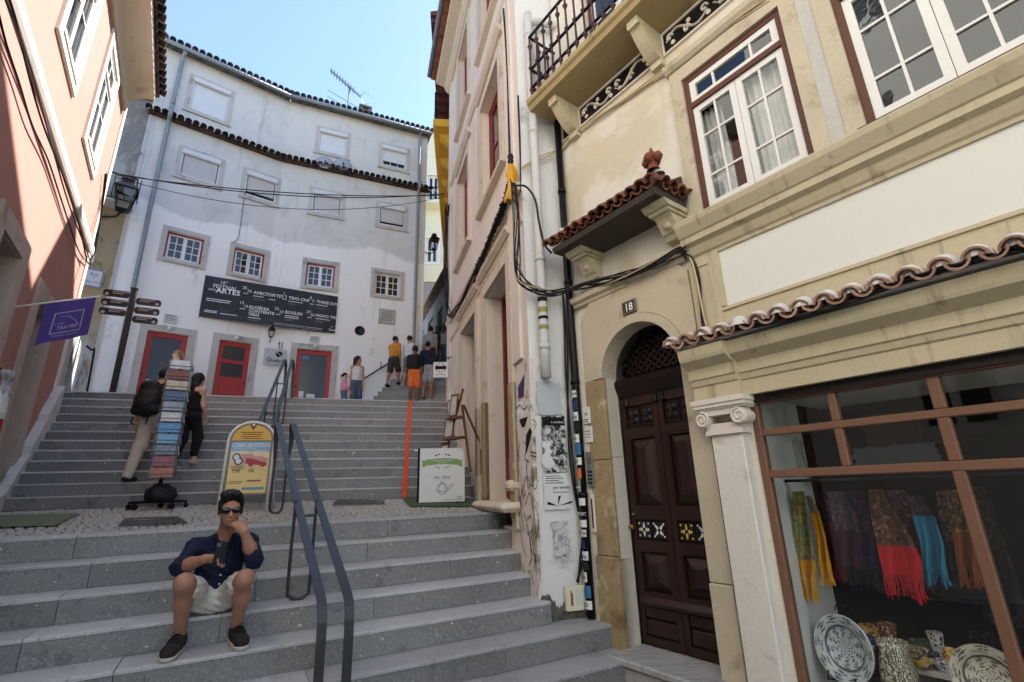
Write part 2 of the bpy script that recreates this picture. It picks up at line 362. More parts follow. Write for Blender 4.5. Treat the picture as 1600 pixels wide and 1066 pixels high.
M['tileg'] = mk('weathered grey roof tile', '6d6f6c', .95, .25, 7, .2, 40, .5, 25, .01, [('3f4a47', 4, .5, .62)], .2)
M['mortar'] = mk('white mortar', 'cfcac4', .9, .08, 8, .1, 50, .4, 30, .006)
M['finial'] = mk('brown clay', '7a4230', .8, .2, 8, .1, 50, .3, 30)
M['black'] = flat('black paint', '0b0b0c', .4)
M['iron'] = mk('black iron', '17161a', .45, .2, 10, .1, 60, .1, 60, .002, None, 0, .6, .5)
M['rust'] = mk('rusty iron', '5d3a30', .75, .25, 14, .2, 60, .3, 60, .003, ('2c1f1b', 8, .5, .65), 0, .3)
M['rail'] = mk('dark grey coated steel', '33363a', .38, .15, 6, .1, 60, .05, 50, .002, ('55585b', 9, .62, .72), 0, .2, .5)
M['rubber'] = flat('black rubber', '0d0d0e', .7, .2)
M['cable'] = flat('black cable', '121214', .55, .3)
M['cablec'] = flat('beige cable', 'b9a784', .6, .3)
M['cableg'] = flat('grey cable', '57585c', .6, .3)
M['pvc'] = mk('painted drainpipe', 'c8c6c3', .6, .05, 3, .05, 40, .05, 40, .002, ('9d9a95', 4, .6, .8))
M['zinc'] = mk('grey zinc', '8d9499', .55, .1, 4, .05, 40, .05, 40, .002, ('6d757b', 3, .55, .8), 0, .3)
M['glassd'] = glass_dark('dark window glass'); M['glassq'] = NT('dusty dark glass').fin((.05, .05, .052), .12, 0, .25); M['glassw'] = glass_dark('wavy old glass', (.02, .022, .025), .04, .22)
M['paper'] = mk('white paper', 'd8d8d8', .8, .04, 8, .03, 60, .05, 60)
M['ink'] = flat('black print', '151517', .7, .2); M['inkg'] = flat('grey print', '6c6d70', .7, .2); M['inkw'] = flat('white print', 'e6e7e8', .6, .2)
M['curtain'] = mk('net curtain', 'c9c7c1', .9, .15, 12)
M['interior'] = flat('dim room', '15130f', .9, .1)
M['ochre'] = mk('yellow ochre render', 'd0a43c', .85, .08, 1.5, .04, 30, .1, 50, .003, ('b58a2e', 2, .6, .8))
M['maroon'] = mk('maroon eave boards', '5c2c2a', .7, .15, 6, .1, 50)
M['paley'] = mk('pale yellow render', 'd9d6bd', .85, .05, 1.2)
M['bluegrey'] = mk('blue grey render', '5f6b78', .85, .12, 1.2, .06, 30, .15, 40, .003, ('454c55', 2, .52, .7))
def mat_glass(name, tint=(.9, .93, .94), refl=1.0):
    t = NT(name); tr = t.n('ShaderNodeBsdfTransparent'); tr.inputs[0].default_value = (*tint, 1); gl = t.n('ShaderNodeBsdfGlossy'); gl.inputs['Roughness'].default_value = .015
    fr = t.n('ShaderNodeFresnel'); ge = t.n('ShaderNodeNewGeometry'); t.l(t.math('SUBTRACT', 1.5, t.math('MULTIPLY', ge.outputs['Backfacing'], .8333)), fr.inputs[0]); mx = t.n('ShaderNodeMixShader'); t.l(t.math('MULTIPLY', fr.outputs[0], refl), mx.inputs[0]); t.l(tr.outputs[0], mx.inputs[1]); t.l(gl.outputs[0], mx.inputs[2])
    t.l(mx.outputs[0], t.t.nodes['Material Output'].inputs[0]); return t.mat
M['glass'] = mat_glass('clear shop glass', (.9, .92, .93), 1.9)
# ================================================================ ground, stairs, landing, square, alley steps
R1, H0, S0, T1 = .185, .2508, 5.452, .316            # lower flight: riser, landing front below eye, nosing line, tread
R2, ZB, S2, T2 = .159, -.069, 7.83, .211             # upper flight
ZTOP = ZB+12*R2; STOP = S2+11*T2
zl = lambda k: -(H0+k*R1); sl_ = lambda k: S0-T1*k
zu = lambda k: ZB+k*R2; su = lambda k: S2+T2*(k-1)
GZ = zl(7)
g = MB().poly([(-400, -400, GZ), (400, -400, GZ), (400, 400, GZ), (-400, 400, GZ)]).build('ground', M['asph']); setp(g, 'dark paved street at the foot of the stairs', None, None, 'structure')
def cuts(x0, x1, lo=1.0, hi=1.7):
    xs = [x0]
    while xs[-1] < x1-lo*.6: xs.append(xs[-1]+uni(lo, hi))
    xs[-1] = x1; return xs
PK = -.11                                             # face of the plinth along the pink house, in front of its wall
st = thing('lower_stairs', 'broad grey stone steps in the foreground leading up to the cobbled landing', None, S, (0, 4.4, zl(7)), kind='structure')
for k in range(0, 7):
    y = sl_(k); xl = cross_x(S, y, K)-.05; xr = cross_x(S, y, B if k < 5 else C, .08); xs = cuts(xl, xr)
    for i in range(len(xs)-1):
        dy, dz = uni(-.004, .004), uni(-.002, .002); g_ = .0025
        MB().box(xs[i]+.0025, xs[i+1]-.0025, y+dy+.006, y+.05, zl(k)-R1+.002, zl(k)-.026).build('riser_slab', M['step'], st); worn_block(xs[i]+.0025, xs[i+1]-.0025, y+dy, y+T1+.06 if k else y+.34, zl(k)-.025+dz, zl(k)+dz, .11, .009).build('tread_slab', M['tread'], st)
    MB().box(xl, xr, y+.03, y+T1+.3, zl(k)-R1-.5, zl(k)-.03).build('step_bedding', M['grout'], st)
ld = thing('landing', 'sloping cobbled landing between the two flights of steps', None, S, (0, 6.4, -.2), kind='structure')
def land_z(P):
    a = float(P @ S.Y)-(S0+.34); b = S2-float(P @ U.Y); t = min(1, max(0, a/max(1e-6, a+b))); return -H0+t*(ZB+H0)
def land_pt(t, y):     # t across 0..1, y in 0..1 front to back, in S frame
    f0 = S.w(cross_x(S, S0+.34, K, PK), S0+.34, 0); f1 = S.w(cross_x(S, S0+.34, B), S0+.34, 0)
    b0 = U.w(cross_x(U, S2, K, PK), S2, 0); b1 = U.w(cross_x(U, S2, B), S2, 0)
    P = (f0*(1-t)+f1*t)*(1-y)+(b0*(1-t)+b1*t)*y; return P
def in_s(P, z): x, y, _ = S.loc(P); return (x, y, z)
mb = MB(); mb.sheet(lambda i, j: in_s(land_pt(-.02+i*1.04, -.04+j*1.08), land_z(land_pt(-.02+i*1.04, j))-.018), 12, 8); mb.build('bed', M['grout'], ld)
mb = MB(); nrow = 26
for r in range(nrow):
    t = (r % 2)*.004
    while t < 1:
        dt = uni(.011, .018); a, b = t, min(1, t+dt); y0, y1 = r/nrow, (r+1)/nrow
        q = [land_pt(a+.0012, y0+.005), land_pt(b-.0012, y0+.005), land_pt(b-.0012, y1-.005), land_pt(a+.0012, y1-.005)]
        c = sum(q)/4; h = land_z(c)+uni(-.006, .006); vs = [in_s(P, h-.03) for P in q]+[in_s(P*.8+c*.2, h) for P in q]
        mb.add(vs, [(4, 5, 6, 7), (0, 1, 5, 4), (1, 2, 6, 5), (2, 3, 7, 6), (3, 0, 4, 7)]); t += dt
mb.build('cobbles', M['cobble'], ld, kind='stuff')
us = thing('upper_stairs', 'long grey stone flight rising from the landing to the square', None, U, (-3, 9, ZB), kind='structure')
for k in range(1, 13):
    y = su(k); xl = cross_x(U, y, K)-.05; xr = cross_x(U, y, B, .08); xs = cuts(xl, xr, 1.1, 2.2)
    if k > 10: xs[0] = xl-1.2
    for i in range(len(xs)-1):
        dy, dz = uni(-.003, .003), uni(-.002, .002)
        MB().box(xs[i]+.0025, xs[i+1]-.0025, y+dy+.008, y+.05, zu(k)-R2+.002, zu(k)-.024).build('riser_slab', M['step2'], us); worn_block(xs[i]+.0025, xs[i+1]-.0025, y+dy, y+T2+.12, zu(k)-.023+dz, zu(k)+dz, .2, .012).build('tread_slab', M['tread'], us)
    MB().box(xs[0], xr, y+.03, y+T2+.4, zu(k)-R2-.3, zu(k)-.03).build('step_bedding', M['grout'], us)
PLZ = lambda P: ZTOP+.035*max(0., float(P @ U.Y)-STOP-.3)     # the square rises gently towards the white house
mb = MB(); mb.sheet(lambda i, j: (lambda P: (*U.loc(P)[:2], PLZ(P)))(U.w(-13+i*14.5, STOP+.3+j*8, 0)), 10, 8)
sq = thing('square', 'small paved square in front of the white house', None, U, (-4, STOP, ZTOP), kind='structure'); mb.build('paving', M['step2'], sq)
A3 = Fr(90, (-5.0, 13.05)); R3, T3 = .175, .24               # alley flight: front nosing from the white wall to the right
al = thing('alley_stairs', 'grey stone steps climbing into the narrow alley', None, A3, (2, 0, 2.0), kind='structure')
ZA = 2.0
for k in range(24):
    y = k*T3; xl = cross_x(A3, y, WR, .1) if k < 14 else 1.6; xs = cuts(max(xl, .8+.05*k), 7.0, 1.2, 2.0)
    for i in range(len(xs)-1):
        MB().cbox(xs[i]+.002, xs[i+1]-.002, y, y+T3+.1, ZA+k*R3-.25, ZA+(k+1)*R3, .008).build('step_stone', M['step2'], al)
def deck(name, fr, x, y, w, d, z, mat, label, cat): pass
# ================================================================ helpers for houses
def tile_mesh(r, L, up=True, th=.014, n=7, taper=.85):
    mb = MB(); vs = []; s = 1 if up else -1
    for y, k in ((0, 1.), (L, taper)):
        for rr in (r*k, r*k-th): vs += [(rr*math.cos(math.pi*i/n), y, s*rr*math.sin(math.pi*i/n)) for i in range(n+1)]
    m = n+1; fs = []
    for i in range(n):
        fs += [(i, i+1, 2*m+i+1, 2*m+i), (m+i, 3*m+i, 3*m+i+1, m+i+1), (i, m+i, m+i+1, i+1), (2*m+i, 2*m+i+1, 3*m+i+1, 3*m+i)]
    fs += [(0, 2*m, 3*m, m), (n, m+n, 3*m+n, 2*m+n)]
    mb.add(vs, fs); me = mb.mesh('tile', smooth=False); fix_normals(me); return me
def casement(par, x0, x1, z0, z1, y, fm, sm, gm, fw=.05, sw=.045, cols=2, rows=(1, 1, 1), bar=.018, tr=None, trc=(1,), leaves=2, d=.05, label=None):
    f = MB(); f.box(x0, x0+fw, y, y+d, z0, z1).box(x1-fw, x1, y, y+d, z0, z1).box(x0+fw, x1-fw, y, y+d, z1-fw, z1).box(x0+fw, x1-fw, y, y+d, z0, z0+fw)
    zt = z1-fw
    if tr: f.box(x0+fw, x1-fw, y-.012, y+d, tr-fw/2, tr+fw/2)
    win = f.build('window', fm, par, label=label)
    def leaf(a, b, c, e, cs, rs):
        yy = y+.012; sb = MB(); sb.box(a, a+sw, yy, yy+.035, c, e).box(b-sw, b, yy, yy+.035, c, e).box(a+sw, b-sw, yy, yy+.035, c, c+sw).box(a+sw, b-sw, yy, yy+.035, e-sw, e)
        ia, ib, ic, ie = a+sw, b-sw, c+sw, e-sw; xs = [ia]; zs = [ic]
        for q in cs: xs.append(xs[-1]+(ib-ia)*q/sum(cs))
        for q in rs: zs.append(zs[-1]+(ie-ic)*q/sum(rs))
        for x in xs[1:-1]: sb.box(x-bar/2, x+bar/2, yy+.004, yy+.03, ic, ie)
        for z in zs[1:-1]: sb.box(ia, ib, yy+.006, yy+.028, z-bar/2, z+bar/2)
        sb.build('sash', sm, win)
        for i in range(len(cs)):
            for j in range(len(rs)):
                tl = uni(-.006, .006); p0, p1, q0, q1 = xs[i], xs[i+1], zs[j], zs[j+1]
                MB().poly([(p0, yy+.02, q0), (p1, yy+.02+tl, q0), (p1, yy+.02+tl*.5, q1), (p0, yy+.02-tl*.5, q1)]).build('pane', gm, win)
    lo = z0+fw; hi = (tr-fw/2) if tr else zt; w = (x1-x0-2*fw)/leaves
    for i in range(leaves): leaf(x0+fw+i*w+.002, x0+fw+(i+1)*w-.002, lo+.002, hi-.002, (1,)*cols, rows)
    if tr: leaf(x0+fw+.002, x1-fw-.002, tr+fw/2+.002, zt-.002, trc, (1,))
    return win
def frame_box(mb, x0, x1, z0, z1, w, y0, y1, bottom=True):
    mb.box(x0-w, x0, y0, y1, z0-(w if bottom else 0), z1+w).box(x1, x1+w, y0, y1, z0-(w if bottom else 0), z1+w).box(x0, x1, y0, y1, z1, z1+w)
    if bottom: mb.box(x0, x1, y0, y1, z0-w, z0)
    return mb
# ================================================================ cream house with door 18 and the shop
ch = thing('cream_house', 'cream house with shop window, arched brown door 18 and iron balcony', 'house', C, (-1, 0, GZ))
XL, XR = -3.70, 7.0
DX0, DX1, DC, DR, DSP, DZ = -3.29, -2.39, -2.84, .45, 1.05, -1.345
SURX0, SURX1 = -3.55, -2.19
holes = [(DX0, DX1, GZ-.2, 1.50), (-1.88, 2.6, -1.62, .62), (-1.97, -1.05, 2.25, 3.72), (-.72, .24, 2.27, 3.74), (1.2, 2.1, 2.27, 3.74), (-3.1, -2.2, 4.75, 7.0), (-1.7, -.8, 4.75, 7.0), (-.3, .6, 4.75, 7.0)]
mb = holed(MB(), XL, XR, GZ-.4, 9.6, holes, 0, .16); mb.box(XL, XR, .16, .18, 9.55, 9.6)
mb.poly([(XL, 0, GZ), (XL, 6, GZ), (XL, 6, 9.6), (XL, 0, 9.6)]); mb.poly([(XL, 6, GZ), (XR, 6, GZ), (XR, 6, 9.6), (XL, 6, 9.6)]); mb.poly([(XR, 0, GZ), (XR, 6, GZ), (XR, 6, 9.6), (XR, 0, 9.6)]); mb.poly([(XL, 0, 9.6), (XR, 0, 9.6), (XR, 6, 9.6), (XL, 6, 9.6)])
mb.build('wall', M['cream'], ch)
# eaves above the picture
mb = MB(); mb.ex([(-.5, 9.62), (-.5, 9.72), (.2, 10.1), (6, 11.2), (6, 9.62)], XL-.2, XR); mb.build('roof', M['tile'], ch)
# stone surround of the door: jambs, arch and hood
N = 20; inner = arc(DC, DSP, DR, 180, 0, N); outer = [(SURX0, DSP+.0)]+[(x, z) for x, z in arc(DC, DSP, .70, 180, 0, N)][1:-1]+[(SURX1, DSP)]
outer = [(max(SURX0, min(SURX1, x)), min(1.90, max(z, DSP))) for x, z in [(DC+1.1*math.cos(math.radians(180-180*i/N))*.72, DSP+1.3*math.sin(math.radians(180-180*i/N))) for i in range(N+1)]]
outer[0] = (SURX0, DSP); outer[-1] = (SURX1, DSP)
mb = MB(); mb.strip(outer, inner, -.035, .16); ar = mb.build('door_surround', M['stone'], ch, fix=True)
mb = MB(); mb.strip(arc(DC, DSP, DR+.085, 180, 0, N), arc(DC, DSP, DR, 180, 0, N), -.055, -.034); mb.strip(arc(DC, DSP, DR+.125, 180, 0, N), arc(DC, DSP, DR+.09, 180, 0, N), -.047, -.034); mb.build('archivolt', M['stone'], ar, fix=True)
for x0, x1, m_ in ((SURX0, DX0, 'stonew'), (DX1, SURX1, 'stone')):
    zs = [GZ+.15, -.62, .25, DSP] if x0 < -3 else [GZ, -.72, DSP]
    for i in range(len(zs)-1):
        w = .02 if i == 0 else 0
        MB().cbox(x0-(w if x0 < -3 else 0), x1-.0, -.035-w-uni(0, .006), .16, zs[i]+.002, zs[i+1]-.002, .008).build('jamb_stone', M[m_], ar)
mb = MB(); mb.ex([(0, 1.90), (-.045, 1.90), (-.055, 1.93), (-.09, 1.95), (-.10, 2.0), (-.06, 2.02), (0, 2.03)], SURX0-.08, -2.2); mb.build('hood_moulding', M['stone'], ar, fix=True)
# door, recessed
DY = .17
dr = MB(); dr.box(DX0, DX1, DY+.05, DY+.09, DZ, DSP).build('door', M['doorw'], ch); dr = ch.children[-1]
def dp(px, py): return C.p(px, py, DY)
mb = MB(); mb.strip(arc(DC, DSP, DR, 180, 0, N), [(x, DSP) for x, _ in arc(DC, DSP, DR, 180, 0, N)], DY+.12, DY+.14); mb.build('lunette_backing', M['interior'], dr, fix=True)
mb = MB()
for i in range(-9, 10):
    for s in (-1, 1):
        c0 = i*.085; pts = []
        for t in np.linspace(-.7, .7, 41):
            x, z = c0+t, s*t*.9+.22
            if x*x+z*z < (DR-.01)**2 and z > .0: pts.append((DC+x, DY+.07, DSP+z))
        if len(pts) > 1: mb.bar([pts[0], pts[-1]], .02, .018, (s*-.67, 0, .74))
mb.build('lunette_lattice', M['doord'], dr)
mb = MB(); mb.ex([(DY+.06, .84), (DY+.02, .84), (DY-.0, .87), (DY-.035, .93), (DY-.045, .97), (DY-.05, 1.01), (DY-.02, 1.04), (DY+.06, 1.05)], DX0, DX1); mb.build('transom_moulding', M['doord'], dr, fix=True)
for x in (DX0+.08, DX0+.43, DX0+.51, DX1-.08):
    MB().cbox(x-.03, x+.03, DY-.015, DY+.06, .755, .84, .012).build('transom_bracket', M['doord'], dr)
mid = DC
for a, b in ((DX0, mid-.004), (mid+.004, DX1)):
    mb = MB(); st_ = .055
    mb.box(a, a+st_, DY+.015, DY+.05, DZ+.01, .84).box(b-st_, b, DY+.015, DY+.05, DZ+.01, .84)
    for z0, z1 in ((DZ+.01, -1.27), (-1.02, -.93), (-.56, -.48), (-.30, -.20), (.46, .54), (.76, .84)): mb.box(a+st_, b-st_, DY+.015, DY+.05, z0, z1)
    mb.build('leaf_frame', M['doorw'], dr)
    ia, ib = a+st_, b-st_
    def raised(z0, z1, name='raised_panel'):
        m2 = MB(); w, h = ib-ia, z1-z0; i1 = .03; i2 = min(w, h)*.36; y0, y1, y2 = DY+.05, DY+.012, DY+.03
        m2.box(ia, ib, DY+.02, DY+.045, z0, z0+.02).box(ia, ib, DY+.02, DY+.045, z1-.02, z1).box(ia, ia+.02, DY+.02, DY+.045, z0+.02, z1-.02).box(ib-.02, ib, DY+.02, DY+.045, z0+.02, z1-.02)
        A = [(ia+.022, y0, z0+.022), (ib-.022, y0, z0+.022), (ib-.022, y0, z1-.022), (ia+.022, y0, z1-.022)]
        Bq = [(ia+.06, y2, z0+.06), (ib-.06, y2, z0+.06), (ib-.06, y2, z1-.06), (ia+.06, y2, z1-.06)]
        Cq = [(ia+.085, y1, z0+.09), (ib-.085, y1, z0+.09), (ib-.085, y1, z1-.09), (ia+.085, y1, z1-.09)]
        Dq = [(ia+i2, y1-.022, z0+.115), (ib-i2, y1-.022, z0+.115), (ib-i2, y1-.022, z1-.115), (ia+i2, y1-.022, z1-.115)]
        for P, Q in ((A, Bq), (Bq, Cq), (Cq, Dq)): m2.add(P+Q, [(i, (i+1) % 4, 4+(i+1) % 4, 4+i) for i in range(4)])
        m2.poly(Dq); m2.build(name, M['doorw'], dr)
    raised(-.20, .46); raised(-.93, -.56)
    # carved rosettes on top
    for s in (0, 1):
        ca, cb = ia+(ib-ia)*s/2+.006, ia+(ib-ia)*(s+1)/2-.006; cx, cz = (ca+cb)/2, .65; m2 = MB(); m2.box(ca, cb, DY+.035, DY+.05, .55, .75)
        for q in range(4):
            th = math.pi/4+q*math.pi/2; m2.lathe([(0, -.02), (.022, -.014), (.036, -.002), (.038, .01)], 10, (cx+.037*math.cos(th), DY+.03, cz+.05*math.sin(th)), 'y')
        m2.lathe([(0, -.03), (.018, -.02), (.024, 0)], 10, (cx, DY+.028, cz), 'y'); m2.build('carved_panel', M['doord'], dr)
    # glazed tiles
    for s in (0, 1):
        ca, cb = ia+(ib-ia)*s/2+.028, ia+(ib-ia)*(s+1)/2-.028; cx, cz = (ca+cb)/2, -.39; h = .062; ca, cb = cx-h, cx+h
        MB().box(ca-.018, cb+.018, DY+.03, DY+.05, cz-h-.018, cz+h+.018).build('tile_frame', M['doord'], dr)
        MB().box(ca, cb, DY+.024, DY+.03, cz-h, cz+h).build('glazed_tile', flat('blue glaze', ('1a2440', '14161c', '23201a', '1b2238')[int(a > mid)*2+s], .2, .6), dr); tl_ = ch.children and dr.children[-1]
        m2 = MB(); yy = DY+.021
        for q in range(4):
            th = q*math.pi/2+(math.pi/4 if s else 0)
            for dd, rr in ((.028, .013), (.05, .009)):
                cx2, cz2 = cx+dd*math.cos(th), cz+dd*math.sin(th); m2.poly([(cx2+rr*math.cos(w_), yy, cz2+rr*1.3*math.sin(w_)) for w_ in [math.pi*2*i/8 for i in range(8)]])
        for q in range(4):
            th = math.pi/4+q*math.pi/2; x2, z2 = cx+.058*math.cos(th)*1.3, cz+.058*math.sin(th)*1.3; m2.poly([(x2+.010*math.cos(w_), yy, z2+.010*math.sin(w_)) for w_ in [math.pi*2*i/6 for i in range(6)]])
        m2.build('tile_pattern', flat('tile glaze', ('d9d4b8', 'd6d8d8', 'cdb75c', 'd8d2c2')[int(a > mid)*2+s], .25, .6), dr, fix=True)
    for z0, z1 in ((-1.27, -1.14), (-1.13, -1.02)): MB().cbox(ia, ib, DY+.025, DY+.05, z0+.005, z1-.005, .012).build('bottom_board', M['doorw'], dr)
MB().ex([(DY+.05, -1.02), (DY-.005, -1.02), (DY-.015, -.99), (DY+.015, -.95), (DY+.05, -.95)], DX0+.03, DX1-.03).build('weather_moulding', M['doorw'], dr, fix=True)
kn = MB(); kn.lathe([(0, -.06), (.02, -.058), (.028, -.04), (.02, -.022), (.01, -.015), (.012, 0)], 14, (DX0+.035, DY+.01, -.37), 'y'); kn.lathe([(0, -.02), (.014, -.018), (.016, 0)], 12, (DX0+.04, DY+.012, -.26), 'y'); kn.build('door_knob', flat('old brass', '8d7440', .35, .5, .9), dr, True)
# threshold
mb = MB(); mb.cbox(DX0-.02, -2.25, -.26, .3, DZ-.06, DZ-.004, .012); mb.cbox(DX0-.0, -2.25, -.235, .3, GZ-.1, DZ-.062, .01); mb.build('door_step', M['marble'], ch)
# number plate
pl = MB().cbox(-2.935, -2.765, -.068, -.055, 1.60, 1.735, .012).build('number_plate', flat('dark enamel', '1c1712', .3, .5), ch)
MB().text('18', -2.85, -.0695, 1.627, .115, 'c', .012, .9).build('numerals', M['inkw'], pl)
m2 = MB(); frame_box(m2, -2.925, -2.775, 1.612, 1.723, .005, -.070, -.067); m2.build('plate_border', flat('plate rim', '8d7f66', .4), pl)
# canopy over the door with clay tiles, brackets and finial
CX0, CX1, CP, CZ = -3.46, -2.13, .45, 2.40
cn = MB(); cn.ex([(0, CZ), (-CP, CZ), (-CP-.02, CZ+.045), (-CP, CZ+.07), (-.02, CZ+.34), (0, CZ+.34)], CX0, CX1).build('door_canopy', mk('dark boarded soffit', '4a423a', .8, .2, 5), ch, fix=True); cn = ch.children[-1]
tm = tile_mesh(.062, .42); tmd = tile_mesh(.055, .42, False); nt = 12
sl = math.atan2(.30, .43)
for me, m_ in ((tm, 'tile'), (tmd, 'tile')): me.materials.append(M[m_])
for i in range(nt+1):
    x = CX0-.02+(CX1-CX0+.04)*i/nt; inst(tm, 'roof_tile', cn, (x, -CP-.075+uni(-.008, .008), CZ+.085+uni(-.005, .005)), (sl, uni(-.06, .06), 0), (1, min(1., .2+.26*(nt-i)), 1))
    if i < nt: inst(tmd, 'channel_tile', cn, (x+(CX1-CX0+.04)/nt/2, -CP-.055, CZ+.105), (sl, 0, 0), (1, min(1., .2+.26*(nt-i)), 1))
for i in range(4):
    y = -CP+.06+i*.115; inst(tm, 'roof_tile', cn, (CX1+.075, y, CZ+.085), (sl, 0, math.pi/2), (1, min(1., .22+.24*i), 1))
    if i < 3: inst(tmd, 'channel_tile', cn, (CX1+.055, y+.057, CZ+.105), (sl, 0, math.pi/2), (1, min(1., .3+.24*i), 1))
mo = MB()
for i in range(nt+1):
    x = CX0-.02+(CX1-CX0+.04)*i/nt; mo.lathe([(0, .055), (.02, .05), (.045, .03), (.055, .004), (.058, -.02)], 9, (x+uni(-.01, .01), -CP+.07, CZ+.225), 'z')
mo.build('mortar', M['mortar'], cn, True)
fz = CZ+.23; mb = MB(); fx, fy = CX1+.0, -CP+.02
mb.lathe([(.06, 0), (.05, .03), (.036, .055), (.04, .08), (.056, .11), (.05, .15), (.03, .18), (.016, .21), (.006, .24), (0, .245)], 14, (fx, fy, fz))
for s in (-1, 1): mb.lathe([(0, -.045), (.03, -.035), (.045, 0), (.03, .035), (0, .045)], 12, (fx+s*.06, fy, fz+.115))
for s in (-1, 1): mb.lathe([(0, -.045), (.03, -.035), (.045, 0), (.03, .035), (0, .045)], 12, (fx, fy+s*.05, fz+.115))
mb.build('finial', M['finial'], cn, True)
for x in (CX0+.10, CX1-.20):
    mb = MB(); w = .17
    prof = [(0, CZ-.30), (-.08, CZ-.28), (-.10, CZ-.24), (-.13, CZ-.22), (-.16, CZ-.17), (-.20, CZ-.11), (-.24, CZ-.085), (0, CZ-.085)]
    mb.ex(prof, x, x+w); mb.ex([(0, CZ-.08), (-.26, CZ-.08), (-.28, CZ-.055), (0, CZ-.055)], x-.02, x+w+.02); mb.ex([(0, CZ-.05), (-.30, CZ-.05), (-.33, CZ-.025), (-.35, CZ-.003), (0, CZ-.003)], x-.04, x+w+.04)
    mb.lathe([(0, -.03), (.03, -.022), (.045, 0)], 12, (x+w/2, -.155, CZ-.16), 'y'); mb.build('canopy_bracket', M['creamy'], cn, fix=True)
# pilaster, panel and cornices
mb = MB(); mb.ex([(.0, 1.86), (-.03, 1.86), (-.035, 1.885), (-.055, 1.90), (-.075, 1.94), (-.08, 1.97), (-.13, 1.99), (-.135, 2.04), (-.15, 2.05), (-.20, 2.13), (-.21, 2.17), (-.19, 2.19), (0, 2.22)], -2.16, XR); mb.build('sill_cornice', M['creamy'], ch, fix=True)
mb = MB(); mb.box(-2.17, -1.93, -.045, .0, 1.06, 1.86); frame_box(mb, -2.13, -1.97, 1.14, 1.80, .0, 0, 0); mb.build('upper_pilaster', M['creamy'], ch)
mb = MB(); frame_box(mb, -2.115, -1.985, 1.16, 1.78, .012, -.056, -.044); mb.build('pilaster_bead', M['creamy'], ch)
mb = MB(); mb.box(-1.93, XR, -.012, 0, 1.36, 1.86); mb.build('sign_panel', M['panelw'], ch)
mb = MB(); mb.ex([(0, 1.10), (-.05, 1.10), (-.05, 1.20), (-.035, 1.205), (-.035, 1.33), (-.05, 1.335), (-.05, 1.36), (0, 1.37)], -1.93, XR); mb.build('panel_moulding', M['creamy'], ch, fix=True)
mb = MB(); mb.box(-1.93, -1.895, -.05, 0, 1.37, 1.86); mb.build('panel_moulding', M['creamy'], ch)
ent = MB()
pr = [(0, .63), (-.06, .63), (-.06, .74), (-.075, .75), (-.085, .79), (-.10, .80), (-.10, .88), (-.115, .89), (-.19, .935), (-.20, .96), (-.215, 1.03), (0, 1.06)]
ent.ex(pr, -1.86, XR); ent.ex([(y-.055 if y < 0 else 0, z) for y, z in pr], -2.25, -1.858); ent.build('shop_cornice', M['creamy'], ch, fix=True)
# tiles over the shop
tm2 = tile_mesh(.060, .26, True, .012); tm3 = tile_mesh(.060, .26, False, .012)
tm2.materials.append(M['tile2']); tm3.materials.append(M['tile2']); eav = MB().box(-2.3, XR, -.22, .02, 1.055, 1.075).build('shop_eave', M['mortar'], ch)
for i in range(38):
    x = -2.29+i*.146; s = .30
    inst(tm2, 'roof_tile', eav, (x, -.30+uni(-.012, .012), 1.085+uni(-.007, .007)), (s, uni(-.08, .08), uni(-.03, .03))); inst(tm3, 'channel_tile', eav, (x+.073, -.312, 1.103), (s, 0, 0))
mo = MB()
for i in range(38): mo.lathe([(0, .05), (.03, .045), (.06, .02), (.07, -.03)], 8, (-2.29+i*.146+uni(-.01, .01), -.235+uni(-.02, .02), 1.128), 'z')
mo.build('mortar', M['mortar'], eav, True)
# ionic pilaster beside the shop
mb = MB(); mb.cbox(-2.165, -1.91, -.10, .02, GZ, .36, .01); pil = mb.build('shop_pilaster', mk('white painted stone', 'dcd6cc', .8, .08, 2, .08, 40, .3, 25, .006, [('a3937c', 3, .55, .75)]), ch)
mb = MB(); mb.box(-2.19, -1.885, -.125, .02, .355, .385); mb.box(-2.18, -1.895, -.115, .02, .385, .44)
for s, x in ((-1, -2.215), (1, -1.86)):
    for q in range(26):
        pass
for cx, dirn in ((-2.19, 1), (-1.885, -1)):
    sp = []
    for q in range(30):
        th = math.pi/2+dirn*(-1)*q*.42; r = .062*(1-q/32); sp.append((cx+r*math.cos(th)*1.0, -.151, .475+r*math.sin(th)))
    mb.tube(sp, .009, 5); mb.lathe([(0, -.15), (.058, -.145), (.062, -.10), (.05, .0)], 18, (cx, 0, .475), 'y')
mb.box(-2.20, -1.875, -.14, .02, .50, .545); mb.box(-2.24, -1.83, -.165, .02, .56, .59); mb.box(-2.225, -1.845, -.15, .02, .545, .56); mb.box(-2.255, -1.82, -.175, .02, .59, .628)
mb.build('capital', M['pinkt'], ch, fix=True)
MB().tube([(-2.178, -.05, .36), (-2.178, -.05, GZ)], .014, 6).build('dark_pipe', M['cable'], ch)
